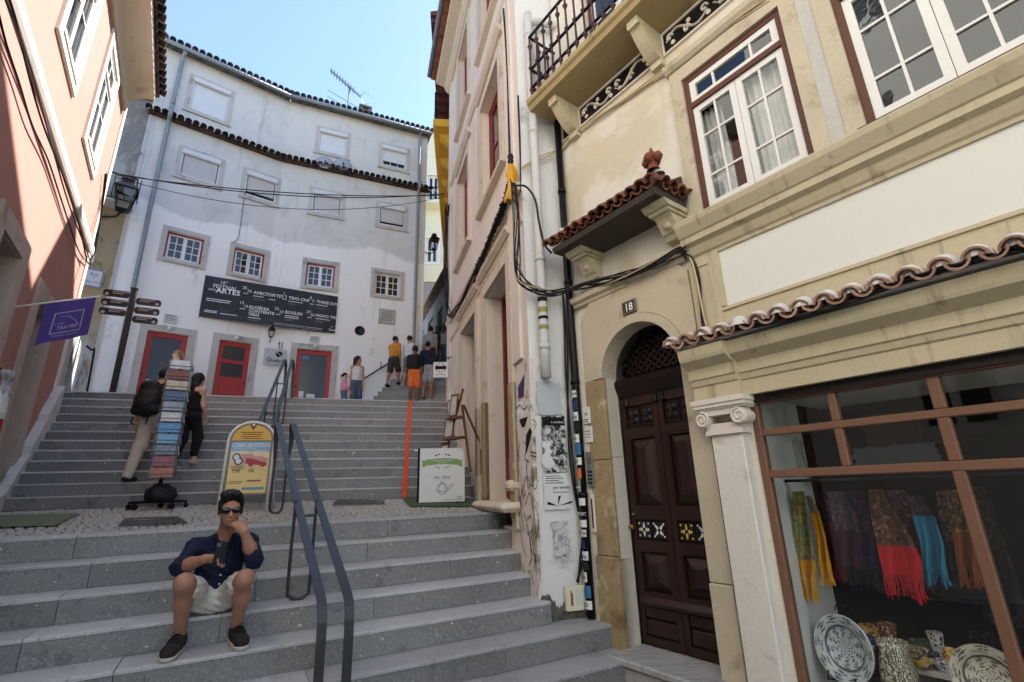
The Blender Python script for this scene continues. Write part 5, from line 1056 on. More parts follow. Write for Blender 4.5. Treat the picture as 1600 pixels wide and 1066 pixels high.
mb2.text('TAX-FREE', .54, 0, .27, .115, 'c', .012, .78); mb2.text('GLOBAL', .28, 0, .40, .05, 'l', .003); mb2.text('TOURIST SHOPPING', .54, 0, .10, .055, 'c', .002); fmap(mb2).build('print', flat('lilac print', 'a99cc4', .7), cl)
# ================================================================ street name tile sign, plaques, banner, shop board
q = [WL.p(133, 417, .02), WL.p(163, 424, .02), WL.p(130, 445, .02), WL.p(158, 452, .02)]; x0, x1 = (q[0][0]+q[2][0])/2, (q[1][0]+q[3][0])/2; z1, z0 = (q[0][1]+q[1][1])/2, (q[2][1]+q[3][1])/2
sn = thing('street_sign', 'white tiled street name sign with patterned border on bare wall', 'sign', WL, ((x0+x1)/2, .05, z0)); tl = MB().box(x0, x1, .025, .055, z0, z1).build('tiles', flat('white glazed tile', 'cdd3da', .25, .5), sn)
mb = MB(); frame_box(mb, x0+.03, x1-.03, z0+.03, z1-.03, .012, .022, .024)
n_ = int((x1-x0)/.05)
for i in range(n_):
    for z in (z0+.004, z1-.028): mb.box(x0+i*.05, x0+i*.05+.026, .022, .024, z, z+.024)
for i in range(int((z1-z0)/.05)):
    for x in (x0+.004, x1-.028): mb.box(x, x+.024, .022, .024, z0+i*.05, z0+i*.05+.026)
mb.text('Rua', (x0+x1)/2, .0235, z1-.17, .10, 'c', .004); mb.text('de', (x0+x1)/2, .0235, z1-.24, .06, 'c', .003); mb.text('QUEBRA COSTAS', (x0+x1)/2, .0235, z0+.10, .062, 'c', .004, .85); mb.build('print', flat('blue grey print', '45506a', .5), tl)
def plaque(name, label, fr, p0, p1, mat, lines, n=5, inkm='inkg'):
    a, b = fr.p(*p0), fr.p(*p1); t = thing(name, label, 'plaque', fr, ((a[0]+b[0])/2, 0, b[1])); o = MB().cbox(a[0], b[0], -.03, -.002, b[1], a[1], .008).build('slab', mat, t); mb = MB(); H = a[1]-b[1]; W = b[0]-a[0]
    for i in range(n): z = a[1]-H*(.16+.7*i/n); ww = W*(.36 if i % 3 else .30); mb.box((a[0]+b[0])/2-ww, (a[0]+b[0])/2+ww, -.0325, -.0305, z-.012, z+.006)
    m2 = MB(); frame_box(m2, a[0]+.03, b[0]-.03, b[1]+.03, a[1]-.03, .008, -.033, -.03); m2.build('border', M[inkm], o); mb.build('lettering', M[inkm], o)
plaque('plaque', 'square inscribed stone plaque under the grey framed window', WR, (592, 482), (617, 508), M['stoneg'], 6, 7); plaque('plaque', 'small plaque above the red door nearest the alley', WR, (484, 525), (498, 537), M['paper'], 4, 4); plaque('plaque', 'small plaque above the red door by the finger post', WL, (257, 490), (275, 507), M['paper'], 4, 4)
Aw, Bw = WL.w(-1.56, -.03, 0), WR.w(2.03, -.03, 0); dv = Bw-Aw; L = float(np.linalg.norm(dv)); BNF = Fr(math.degrees(math.atan2(dv[0], dv[1])), (Aw[0], Aw[1]))
bn = thing('festival_banner', 'wide black arts festival banner stretched on the white wall', 'banner', BNF, (L/2, 0, 4.74)); bz0, bz1 = 4.745, 5.965; bh_ = bz1-bz0
cl = MB().ex([(0, bz0), (-.004, bz0), (-.004, bz1), (0, bz1)], 0, L).build('sheet', mk('charcoal banner vinyl', '2b2c33', .6, .3, 1.8, .05, 30, .1, 6, .01, ('3f4048', 1.5, .5, .7)), bn, fix=True)
mb = MB(); u_ = lambda f: f*L; v_ = lambda f: bz1-f*bh_
def tx(t, u0, v0, s, bold=.014, sx=1.): mb.text(t, u_(u0), -.0065, v_(v0), s, 'l', bold, sx)
tx('16º', .105, .15, .13, 0); tx('FESTIVAL', .06, .265, .155, 0, .95); tx('DAS', .035, .345, .09, 0); tx('ARTES', .085, .375, .21, .02)
tx('25', .262, .19, .12, .0); tx('26', .298, .25, .12, 0); tx("AVECTOR'TET", .345, .27, .125); tx('1', .562, .18, .12, 0); tx('2', .578, .25, .12, 0); tx('TRIO CNF', .607, .27, .13); tx('8', .772, .18, .12, 0); tx('9', .792, .26, .12, 0); tx('THREE DOTS', .828, .255, .125)
tx('15', .255, .57, .12, 0); tx('16', .288, .64, .12, 0); tx('EUGÉNIA', .328, .645, .125); tx('CONTENTE', .328, .735, .125); tx('TRIO', .328, .825, .125); tx('22', .512, .59, .12, 0); tx('23', .548, .66, .12, 0); tx('BOGLIN', .592, .65, .13); tx('29', .755, .56, .12, 0); tx('30', .788, .63, .12, 0); tx('NOVO TRIO', .832, .62, .125)
tx('Quebra', .945, .94, .085, .01)
mb.tube([(u_(.968)+.04*math.cos(t), -.006, v_(.845)+.04*math.sin(t)) for t in np.linspace(0, 6.28, 15)], .012, 4, False, .3)
for a, b, f in ((.03, .20, .555), (.03, .19, .60), (.03, .115, .84), (.03, .115, .875), (.135, .25, .875), (.345, .42, .33), (.46, .51, .36), (.607, .72, .33), (.828, .92, .315), (.328, .42, .88), (.592, .70, .71), (.592, .70, .755), (.832, .95, .68), (.273, .305, .30), (.56, .595, .30), (.775, .81, .32), (.263, .30, .69), (.525, .56, .71), (.765, .80, .68)): mb.box(u_(a), u_(b), -.0062, -.0042, v_(f), v_(f)+.018)
for i in range(26): a = .52+i*.0145+uni(0, .003); mb.box(u_(a), u_(a+.010), -.0062, -.0042, v_(.93), v_(.93)+.012); mb.box(u_(a+.003), u_(a+.011), -.0062, -.0042, v_(.965), v_(.965)+.01)
mb.build('lettering', M['inkw'], cl); mb = MB()
for a, b, f in ((.345, .43, .385), (.345, .43, .42), (.607, .69, .385), (.607, .66, .41), (.828, .90, .38), (.828, .89, .41), (.328, .41, .93), (.592, .66, .80), (.592, .65, .825), (.832, .91, .73), (.832, .90, .76)): mb.box(u_(a), u_(b), -.0062, -.0042, v_(f), v_(f)+.014)
mb.build('small_print', M['inkg'], cl)
mb = MB()
for f in (.0, .25, .5, .75, 1.):
    for z in (bz0-.01, bz1+.01): mb.lathe([(0, -.03), (.015, -.02), (.02, 0)], 8, (L*f, 0, z), 'y')
mb.build('fixing', M['whtm'], bn)
QF = Fr(56, WL.w(-.25, -.28, 0)); a, b = QF.p(414, 543), QF.p(446, 571)
qs = thing('quebra_sign', 'grey square sign with round logo between two red doors', 'sign', QF, ((a[0]+b[0])/2, 0, b[1])); o = MB().cbox(a[0], b[0], -.01, .01, b[1], a[1], .004).build('board', flat('light grey sign', 'b5b7ba', .5), qs); mb = MB(); W = b[0]-a[0]; H = a[1]-b[1]; xm = a[0]+W*.66; zm = b[1]+H*.66
mb.text('Quebra', a[0]+W*.12, -.012, b[1]+H*.16, H*.34, 'l', .015, .95, -.06); mb.lathe([(0, -.013), (H*.19, -.013), (H*.19, -.010)], 18, (xm, 0, zm), 'y'); mb.build('lettering', M['ink'], o, fix=True)
mb = MB(); mb.bar(smooth_path([(xm-.02, -.0145, zm+H*.17), (xm-.04, -.0145, zm+.03), (xm+.04, -.0145, zm-.03), (xm+.02, -.0145, zm-H*.17)], 3), .02, .001, (1, 0, 0)); mb.build('logo_cut', flat('sign grey', 'b5b7ba', .5), o)
mb = MB(); mb.tube([(xm-.02, 0, a[1]), (xm-.02, 0, a[1]+.22)], .012, 6); mb.tube([(xm+.05, 0, a[1]), (xm+.05, 0, a[1]+.22)], .012, 6); mb.tube([(xm-.02, 0, a[1]+.2), (xm-.02, .3, a[1]+.22)], .012, 6); mb.build('hanger', M['iron'], qs)
# lanterns
def lantern(label, fr, at, s, arm, name='wall_lantern'):
    t = thing(name, label, 'lantern', fr, at); x, y, z = at; mb = MB()
    for sx_, sy_ in ((-1, -1), (1, -1), (1, 1), (-1, 1)): mb.tube([(x+sx_*.16*s, y+sy_*.16*s, z+.4*s), (x+sx_*.09*s, y+sy_*.09*s, z)], .014*s, 5)
    mb.lathe([(.13*s, 0), (.13*s, -.02*s), (.04*s, -.06*s), (.0, -.1*s)], 4, (x, y, z), 'z', math.pi/4, math.pi/4+2*math.pi); mb.lathe([(.25*s, .39*s), (.25*s, .42*s), (.12*s, .54*s), (.10*s, .60*s), (.13*s, .62*s), (.03*s, .68*s), (0, .74*s)], 4, (x, y, z), 'z', math.pi/4, math.pi/4+2*math.pi); mb.build('cage', M['iron'], t)
    mb = MB()
    for k in range(4):
        a0, a1 = math.pi/4+k*math.pi/2, math.pi/4+(k+1)*math.pi/2; mb.poly([(x+.12*s*math.cos(a0), y+.12*s*math.sin(a0), z), (x+.12*s*math.cos(a1), y+.12*s*math.sin(a1), z), (x+.22*s*math.cos(a1), y+.22*s*math.sin(a1), z+.39*s), (x+.22*s*math.cos(a0), y+.22*s*math.sin(a0), z+.39*s)])
    mb.build('panes', M['glass'], t); MB().tube(smooth_path(arm, 4), .02*s, 6).build('bracket', M['iron'], t); return t
q = WL.p(423, 524, -.2); lantern('small black lantern under the festival banner', WL, (q[0], -.25, q[1]-.05), .5, [(q[0], -.25, q[1]-.09), (q[0], -.2, q[1]-.18), (q[0], -.05, q[1]-.15), (q[0], 0, q[1]-.05)])
LQ = WR.w(4.76, .35, 0); LF = Fr(65.8, (LQ[0], LQ[1])); q = LF.p(678, 390); lantern('black street lamp on bracket at the white house corner', LF, (q[0], 0, q[1]), .95, [(q[0], 0, q[1]-.09), (q[0]-.2, 0, q[1]-.22), (q[0]-.4, 0, q[1]-.12), (0, 0, q[1]-.25)], 'street_lamp')
q = WL.p(192, 322, -.6); x, z = q; lt = lantern('old square lantern below a small iron balcony at pink corner', WL, (x, -.6, z-.1), 1.35, [(x, -.6, z-.1), (x-.1, -.5, z-.28), (x-.4, -.2, z-.25), (x-.75, .05, z-.3)], 'corner_lantern')
ib = thing('iron_balcony', 'little rusty iron balcony above the corner lantern', 'balcony', WL, (x-.2, -.3, z+.7)); mb = MB(); a = WL.p(180, 272, -.4); b = WL.p(212, 300, -.4)
for zz_ in (b[1]-.35, b[1]+.35): mb.box(a[0]-.9, b[0], -.42, -.39, zz_, zz_+.03); mb.box(b[0]-.03, b[0], -.39, .05, zz_, zz_+.03)
for i in range(12): mb.box(a[0]-.9+i*.13, a[0]-.88+i*.13, -.41, -.395, b[1]-.35, b[1]+.35)
mb.build('railing', M['iron'], ib); MB().box(a[0]-.9, b[0], -.42, .05, b[1]-.42, b[1]-.355).build('slab', M['stoneg'], ib)
# antenna and satellite dishes
q = WR.p(543, 172, .9); an = thing('television_antenna', 'spindly television antenna on the white house roof', 'antenna', WR, (q[0], .9, 12.9)); g_ = flat('aluminium', '4a4d50', .5, .4, .3); x, z = q; mb = MB(); mb.tube([(x, .9, 12.9), (x, .9, z+1.15)], .026, 6); mb.tube([(x, .9, z-.1), (x-.35, .9, 12.95)], .012, 5); mb.build('mast', g_, an)
mb = MB(); ang = -.62; zc = z+1.05; dx, dz = math.cos(ang), math.sin(ang)
for o_ in (0, .08): mb.tube([(x-.9*dx, .9, zc-.9*dz+o_), (x+.55*dx, .9, zc+.55*dz+o_)], .018, 5)
for i in range(9): t = -.85+i*.13; mb.tube([(x+t*dx, .72, zc+t*dz+.04), (x+t*dx, 1.08, zc+t*dz+.04)], .011, 4)
for s in (-1, 1): mb.tube([(x+.5*dx, .9, zc+.5*dz), (x+.6*dx+.08, .9+s*.02, zc+.5*dz+.32*s), (x+.75, .9, zc+.5*dz+.2*s)], .008, 4)
mb.build('directional_aerial', g_, an)
mb = MB()
for o_, sg in ((.42, .33), (.15, .2)):
    mb.tube([(x-.75, .8, z+o_+.15), (x+.75, 1.0, z+o_-.35+sg*.3)], .013, 4)
mb.build('dipole_aerial', g_, an)
for k, (p, lab) in enumerate((((508, 254), 'satellite dish standing on the tiled ledge, beside the wall bracket'), ((536, 257), 'satellite dish on the tiled ledge, nearer the alley'))):
    q = WR.p(*p, -.14); t = thing('satellite_dish', lab, 'satellite dish', WR, (q[0], -.35, 10.55)); mb = MB(); mb.lathe([(0, .07), (.12, .06), (.22, .03), (.27, 0), (.285, .0), (.27, .012), (.22, .045), (0, .085)], 22, (0, 0, 0), 'y'); mb.v = [(q[0]+a, -.14-b+c*.25, q[1]+c) for a, b, c in mb.v]; mb.build('dish', flat('pale grey dish', '9fa1a4', .6), t, True); MB().tube([(q[0], -.3, 10.5), (q[0], -.25, q[1])], .02, 6).build('stand', M['iron'], t)
# ================================================================ cables on and between the houses
def fpath(fr, pix, y=-.04): return [fr.w(*(lambda q: (q[0], y, q[1]))(fr.p(px, py, y))) for px, py in pix]
def cable(name, label, pts, r, mat='cable', strands=1, spread=.02, n=6, sm=5, kind='cable'):
    base = np.array(pts[0]); t = thing(name, label, kind, None, tuple(base)); P = smooth_path([np.array(p)-base for p in pts], sm)
    for s in range(strands):
        ph = uni(0, 6.3); off = [np.array([math.cos(ph+i*.25)*spread, math.sin(ph+i*.25)*spread*.6, math.sin(ph*2+i*.31)*spread]) if strands > 1 else np.zeros(3) for i in range(len(P))]
        MB().tube([p+o for p, o in zip(P, off)], r, n, True).build('strand', M[mat] if isinstance(mat, str) else M[mat[s % len(mat)]], t, True)
    return t
cable('cable_bundle', 'black cable bundle swooping from the drainpipe to the door canopy', fpath(E, [(800, 285), (806, 330), (808, 400), (813, 435), (832, 452)], -.14)+fpath(E, [(860, 458)], -.16)+fpath(C, [(905, 448), (960, 436), (1010, 420), (1050, 398), (1072, 388)], -.10), .0085, ['cable', 'cable', 'cable', 'cableg', 'cable', 'cable', 'cablec', 'cable', 'cable'], 9, .034)
cable('cable_bundle', 'black cables dropping beside the cream pilaster to the shop tiles', fpath(C, [(1062, 390), (1080, 405), (1092, 440), (1098, 480), (1103, 515), (1118, 527)], -.08), .010, ['cable', 'cable', 'cablec'], 3, .016)
cable('cable_bundle', 'thin black cables lying along the shop roof tiles', fpath(C, [(1110, 528), (1180, 510), (1260, 490), (1340, 468), (1430, 437), (1520, 408), (1610, 385)], -.26), .009, 'cable', 3, .014)
cable('cable_bundle', 'black cables running down the white end wall to the meter box', fpath(E, [(880, 462), (884, 520), (885, 580), (888, 650), (893, 720), (903, 790), (912, 830), (908, 880), (902, 912)], -.03), .011, 'cable', 3, .014)
cable('cable', 'thin beige cables strung along under the balcony frieze', fpath(E, [(815, 262), (850, 245)], -.06)+fpath(C, [(880, 232), (905, 205), (960, 165), (1030, 118), (1100, 68), (1200, 0)], -.035), .008, 'cablec', 3, .018)
cable('cable', 'black cable coiling round the top of the drainpipe', fpath(E, [(806, 290), (822, 292), (836, 312), (842, 345), (850, 380), (862, 396)], -.17), .012)
cable('cable_bundle', 'dark cables dropping down the beige house corner strip', fpath(B, [(787, 15), (789, 60), (792, 130), (795, 200), (798, 262)], -.05), .012, 'cable', 2, .01)
cable('cable_bundle', 'thick cable loop at the far corner of the beige house', fpath(B, [(700, 320), (697, 345), (696, 400), (698, 450), (700, 485), (706, 494), (716, 478), (730, 452), (745, 425)], -.10), .012, 'cable', 6, .04)
cable('cable', 'thin cable beside the white drainpipe', fpath(E, [(810, 150), (812, 230), (812, 300)], -.05), .007, 'cable', 2, .01)
# garland of bunched dark cable ends along the ledge
gp_ = smooth_path(fpath(B, [(742, 428), (755, 400), (768, 368), (780, 338), (792, 308), (799, 285)], -.10), 8); base = gp_[0]
t = thing('tied_cable_garland', 'thick dark tangle of tied cables along the beige ledge', 'cable', None, tuple(base)); mb = MB(); mb.tube([p-base for p in gp_], .035, 7)
for p in gp_:
    for _ in range(16):
        d = np.array([uni(-1, 1), uni(-1, 1), uni(-1, 1)]); d /= np.linalg.norm(d); a = p-base+d*.02; s = np.cross(d, [0, 0, 1.])*.03; mb.add([a-s, a+s, a+d*uni(.03, .055)], [(0, 1, 2)])
mb.build('tangle', M['cable'], t)
# insulator and yellow cloth
q = fpath(B, [(798, 258), (799, 285), (797, 315)], -.13); t = thing('yellow_cloth', 'yellow plastic sheet tied round the cable end on the beige corner', 'cloth', None, tuple(q[2])); b0 = q[2]; mb = MB(); Lz = q[0][2]-q[2][2]
prof = [(.03, Lz), (.045, Lz*.85), (.06, Lz*.7), (.045, Lz*.5), (.055, Lz*.3), (.07, Lz*.1), (.06, 0)]; mb.lathe(prof, 16); mb.v = [(x*(1+.35*math.sin(5*math.atan2(y, x)+z*9))+(q[1]-b0)[0]*math.sin(z/Lz*3.1)+(q[0]-b0)[0]*z/Lz, y*(1+.35*math.sin(5*math.atan2(y, x)+z*9))+(q[0]-b0)[1]*z/Lz, z) for x, y, z in mb.v]; mb.build('sheet', mk('yellow plastic', 'd69a1c', .5, .12, 9), t, True)
MB().lathe([(0, .16), (.03, .15), (.04, .11), (.03, .08), (.04, .05), (.02, 0)], 10, tuple(q[0]-b0)).build('insulator', M['cable'], t, True)
# overhead wires from the pink corner across the square
pk = K.w(10.35, -.12, K.p(170, 268)[1]); bb = B.w(-10.0, -.15, B.p(700, 318)[1])
for i, (dz0, dz1, sag, lab) in enumerate(((0, 0, .35, 'upper overhead wire crossing in front of the white house'), (.03, .04, .55, 'double overhead wire sagging below the upper one'), (-.05, -.05, 1.0, 'slack overhead wire with the deepest sag'))):
    a, b = pk+[0, 0, dz0], bb+[0, 0, dz1]; cable('overhead_wire', lab, [a+(b-a)*t-np.array([0, 0, 4*sag*t*(1-t)*.5]) for t in np.linspace(0, 1, 14)], .011 if i < 2 else .007, 'cable', 1, 0, 5, 2, 'wire')
cable('overhead_wire', 'thin wire hanging down the white wall between two windows', fpath(WL, [(383, 300), (376, 350), (372, 372), (363, 380)], -.03), .01, 'cableg', 1, 0, 5, 3, 'wire')
# cables along the white band of the pink house
cable('cable_bundle', 'dark cables clipped under the white band of the pink house', fpath(K, [(2, -20), (20, 30), (45, 105), (70, 190), (92, 260), (112, 325), (128, 375), (138, 408)], -.08), .010, ['cable', 'cable', 'cableg'], 3, .02)
cable('cable', 'single dark cable sagging below the band of the pink house', fpath(K, [(-5, 10), (10, 70), (30, 130), (50, 195), (75, 250), (95, 310), (122, 390), (138, 412)], -.04), .010)
cable('cable_bundle', 'black cables dropping down the pink house corner', fpath(K, [(166, 270), (160, 330), (153, 370), (146, 400), (140, 412)], -.05), .010, 'cable', 3, .02)
# ================================================================ things on the end wall
def ewall(name, label, cat, p0, p1, y=-.006): a, b = E.p(*p0), E.p(*p1); return thing(name, label, cat, E, ((a[0]+b[0])/2, 0, b[1])), a[0], b[0], b[1], a[1]
def ragged(x0, x1, z0, z1, j, n=9):
    P = [(x0+(x1-x0)*i/n, z0+uni(-j, j)) for i in range(n)]+[(x1+uni(-j, j), z0+(z1-z0)*i/n) for i in range(n)]+[(x1-(x1-x0)*i/n, z1+uni(-j, j)) for i in range(n)]+[(x0+uni(-j, j), z1-(z1-z0)*i/n) for i in range(n)]; return P
def paper(par, x0, x1, z0, z1, y, mat, name='sheet', j=.006): return MB().ex(ragged(x0, x1, z0, z1, j), y, y+.003, 'y').build(name, mat, par, fix=True)
def mat_photo(name, sc3, lo, hi):
    t = NT(name); c = t.mix(t.ramp(t.noise(sc3, 8, .7, None, .6), lo, hi), hexc('1b1c1e'), hexc('c9c9c8')); return t.fin(c, .7)
t, x0, x1, z0, z1 = ewall('poster', 'torn black and white photo poster on the end wall', 'poster', (845, 650), (887, 738)); o = paper(t, x0, x1, z0, z1, -.008, mat_photo('torn photo print', 16, .46, .56)); MB().ex(ragged(x0+.01, x1-.01, z1-.10, z1-.01, .008), -.0125, -.010, 'y').build('dark_header', M['ink'], o, fix=True)
mb = MB(); mb.text('a coimbra', x1-.16, -.0145, z1-.075, .035, 'l', .003); mb.build('lettering', M['inkw'], o); MB().ex(ragged(x0, x0+.10, z0+.02, z0+.30, .03), -.0125, -.010, 'y').build('torn_patch', M['paper'], o, fix=True)
t, x0, x1, z0, z1 = ewall('poster', 'pale printed poster with lines of text below the photo poster', 'poster', (848, 740), (889, 795)); o = paper(t, x0, x1, z0, z1, -.008, M['paper']); mb = MB()
for i in range(4): mb.box(x0+.02, x1-.02-uni(0, .08), -.0105, -.0085, z1-.03-i*.022, z1-.024-i*.022)
mb.text('por assédio', x0+.10, -.0105, z1-.15, .04, 'l', .008); mb.text('não de que género', x0+.10, -.0105, z1-.19, .022, 'l', .006)
for a, b in ((-1, 0), (0, 1)):
    for s in (0, 1, 2): cx, cz = (x0+x1)/2+.01, z0+.03; mb.add([(cx, -.0105, cz), (cx+(-.12+s*.13), -.0105, cz+.09-.05*abs(s-1)+.02*a), (cx+(-.09+s*.13), -.0105, cz+.10-.06*abs(s-1))], [(0, 1, 2)])
mb.build('print', M['ink'], o, fix=True)
t, x0, x1, z0, z1 = ewall('poster', 'scraped grey remains of a poster near the meter box', 'poster', (862, 815), (890, 868)); o = paper(t, x0, x1, z0, z1, -.006, mat_photo('scraped print', 22, .30, .52), j=.02)
t, x0, x1, z0, z1 = ewall('paste_patch', 'blank pale paper patch under the white drainpipe', 'poster', (838, 596), (877, 648)); paper(t, x0, x1, z0, z1, -.006, mk('greyed paper', 'b9bec2', .85, .06, 4), j=.012)
t, x0, x1, z0, z1 = ewall('meter_box', 'cream electricity meter box with stickers low on the end wall', 'meter box', (880, 911), (920, 952)); x0, x1 = .245, .495; z0, z1 = -1.105, -.89
o = MB().cbox(x0, x1, -.05, 0, z0, z1, .008).build('case', mk('cream plastic', 'd2d2b8', .5, .04, 5), t); MB().cbox(x0+.10, x0+.19, -.054, -.05, z0+.06, z1-.03, .003).build('hatch', flat('hatch plastic', 'c6c8ba', .5), o); MB().box(x0+.045, x0+.06, -.053, -.05, z0+.05, z1-.04).build('orange_label', flat('orange label', 'c4572a', .6), o); MB().box(x0+.06, x0+.068, -.053, -.05, z0+.05, z1-.06).build('black_label', M['ink'], o); MB().ex(ragged(x1-.05, x1-.01, z0+.08, z0+.14, .004), -.054, -.0505, 'y').build('sticker', M['ink'], o, fix=True)
# black drainpipe with stickers at the seam between the houses
dp2 = thing('sticker_covered_pipe', 'black drainpipe covered in stickers beside the arched door', 'drainpipe', C, (-3.66, -.06, -1.15)); MB().tube([(-3.66, -.07, 4.45), (-3.66, -.07, 2.2), (-3.655, -.07, 1.1), (-3.66, -.07, -1.16)], .042, 12).build('pipe', M['iron'], dp2, True)
mb = MB()
for z in (3.4, 2.2, 1.05, -.1): mb.tube([(-3.66, -.07, z), (-3.66, -.07, z+.05)], .05, 12)
mb.build('collar', M['iron'], dp2, True)
stc = ['d9d9d6', '22345f', 'cfd2d4', '1c1c1e', 'd6d6d2', '2f6a9a', 'dcdad4', 'cc6a3a', '8c8f92', 'd9d9d9', '1f1f22', 'd6d4cf']
z = .98; i = 0
while z > -1.05:
    h = uni(.06, .13); mb = MB(); a0 = uni(3.4, 4.0); mb.lathe([(.0445, z-h), (.0445, z)], 7, (-3.66, -.07, 0), 'z', a0, a0+uni(1.6, 2.2)); o = mb.build('sticker', flat('sticker %d' % i, stc[i % 12], .6), dp2)
    if i % 2 == 0:
        m2 = MB(); m2.text(('CHAL', 'mug', 'fck', 'LIS', 'nw', 'PORT')[i//2 % 6], -3.70, -.1165, z-h*.7, .045, 'l', .006); m2.build('sticker_print', M['ink'] if stc[i % 12] > '9' else M['inkw'], o)
    z -= h+uni(.005, .04); i += 1
def cwall(name, label, cat, x0, x1, z0, z1, d, mat, y0=-.035): t = thing(name, label, cat, C, ((x0+x1)/2, y0, z0)); return t, MB().cbox(x0, x1, y0-d, y0, z0, z1, .004).build('case', mat, t)
t, o = cwall('name_plate', 'upper white name plate beside the arched door', 'plaque', -3.60, -3.50, .62, .79, .015, M['paper'], -.036); MB().text('A', -3.57, -.0525, .70, .06, 'l', .004).box(-3.585, -3.52, -.0525, -.0515, .66, .668).box(-3.585, -3.53, -.0525, -.0515, .64, .648).build('print', M['ink'], o)
t, o = cwall('name_plate', 'lower white name plate beside the arched door', 'plaque', -3.59, -3.49, .43, .59, .015, M['paper'], -.036); MB().box(-3.58, -3.51, -.0525, -.0515, .54, .548).box(-3.58, -3.50, -.0525, -.0515, .51, .518).box(-3.58, -3.52, -.0525, -.0515, .48, .488).build('print', M['inkg'], o)
t, o = cwall('intercom', 'grey metal intercom panel beside the arched door', 'intercom', -3.595, -3.515, .0, .34, .02, flat('intercom steel', '8a8782', .35, .5, .5), -.036); mb = MB()
for i in range(8): mb.box(-3.585+(i % 2)*.035, -3.56+(i % 2)*.035, -.059, -.056, .03+(i//2)*.035, .05+(i//2)*.035)
for i in range(4): mb.box(-3.58, -3.53, -.058, -.056, .22+i*.02, .226+i*.02)
mb.build('buttons', M['rubber'], o)
t, o = cwall('letter_slot', 'cream framed letter slot under the intercom', 'letter box', -3.59, -3.535, -.42, -.07, .018, M['pinkt'], -.036); MB().box(-3.572, -3.553, -.056, -.0535, -.38, -.11).build('slot', M['black'], o)
MB().box(-3.64, -3.555, -.03, .0, GZ, 1.8).build('wall_strip', M['cream'], ch)
# graffiti and torn stickers on the beige corner
gr = thing('graffiti', 'black scribbled graffiti on the beige house corner', 'graffiti', B, (-5, -.014, .2)); mb = MB()
def scrib(P, w=.010):
    q = [(lambda a: (a[0], -.0165, a[1]))(B.p(px, py, -.0165)) for px, py in P]; mb.bar(smooth_path(q, 4), w, .001, (0, 0, 1) if abs(q[0][0]-q[-1][0]) > abs(q[0][2]-q[-1][2]) else (1, 0, 0))
for P in ([(812, 735), (815, 760), (813, 790), (818, 830)], [(820, 790), (828, 770), (834, 800), (838, 850), (836, 880)], [(816, 770), (822, 745), (826, 765)], [(818, 800), (826, 830), (830, 870), (826, 885)], [(833, 830), (828, 850), (836, 870), (831, 845)], [(822, 720), (824, 745), (832, 760), (833, 735)], [(806, 640), (812, 633), (818, 640), (824, 634)], [(826, 642), (830, 632), (832, 645)], [(828, 706), (838, 708)], [(829, 712), (838, 714)], [(808, 700), (810, 715), (812, 690)], [(812, 815), (816, 850), (822, 870)], [(840, 860), (843, 900), (839, 930)], [(824, 812), (829, 806), (832, 824), (825, 836), (822, 820)], [(806, 735), (808, 770), (806, 800), (810, 825)], [(815, 880), (822, 900), (828, 892), (834, 915)], [(830, 745), (836, 765), (841, 750)], [(836, 790), (842, 815), (838, 840)], [(818, 690), (824, 700), (820, 715), (827, 722)], [(832, 655), (838, 662), (834, 672)]): scrib(P)
mb.build('strokes', M['ink'], gr, kind='stuff')
def bst(label, pix, mat): q = [B.p(*p, -.018) for p in pix]; t = thing('torn_sticker', label, 'sticker', B, (q[0][0], -.016, q[0][1])); MB().ex(q, -.018, -.015, 'y').build('paper', mat, t, fix=True)
bst('torn purple sticker on the beige house corner', [(809, 606), (819, 585), (818, 620), (810, 623)], flat('purple print', '46345f', .6)); bst('black sticker with torn edge above the graffiti', [(811, 656), (824, 651), (819, 668), (815, 667)], M['ink']); bst('long black feather-shaped sticker above the graffiti', [(822, 680), (828, 668), (831, 675), (826, 695), (821, 710)], M['ink']); bst('narrow metal letter plate on the beige house wall', [(752, 606), (756, 603), (757, 625), (754, 632)], M['iron']); bst('tall sticker plate low between the two beige house doors', [(750, 702), (755, 700), (757, 740), (751, 742)], M['inkg'])
# ================================================================ clothes hanging at the pink house door
q = K.p(-4, 640, -.30); cd = thing('hanging_dress', 'white and red souvenir dress hanging at the pink house door', 'dress', K, (q[0], -.30, q[1]-.4)); xq, zq = q
def body(n, z0, z1, rfun, mat, name, fold=.12):
    mb = MB(); pr = []
    m = 14; vs = []; fs = []
    for j in range(m+1):
        f = j/m; r = rfun(f)
        for i in range(24): a = 2*math.pi*i/24; k = 1+fold*math.sin(i*2.1*math.pi+a*6)*(1-f*.5); vs.append((xq+r*k*math.cos(a)*1.1, -.30+r*k*math.sin(a)*.5, z0+(z1-z0)*f))
    for j in range(m):
        for i in range(24): fs.append((j*24+i, j*24+(i+1) % 24, (j+1)*24+(i+1) % 24, (j+1)*24+i))
    return MB().add(vs, fs).build(name, mat, cd, True)
zA, zB, zC, zD = K.p(0, 718, -.30)[1], K.p(0, 655, -.30)[1], K.p(0, 620, -.30)[1], K.p(0, 570, -.30)[1]
body(0, zA, zB, lambda f: .125-.02*f, mk('red cloth', 'a8141c', .8, .1, 9), 'red_skirt'); body(0, zB-.02, zB+.04, lambda f: .118, mk('pale green hem', 'a9c4b0', .8, .1, 9), 'hem'); body(0, zB+.03, zC+.05, lambda f: .12-.02*f, mk('printed white cotton', 'cfcfd2', .85, .25, 18, .2, 50), 'white_top'); body(0, zC, zD, lambda f: .08+.03*math.sin(f*9), mk('bundled grey cotton', 'a9a7ad', .85, .35, 14, .2, 50, .5, 10, .02), 'bundle', .3)
MB().tube([(xq, -.30, zD), (xq, 0, zD+.1)], .01, 6).build('hook', M['iron'], cd)
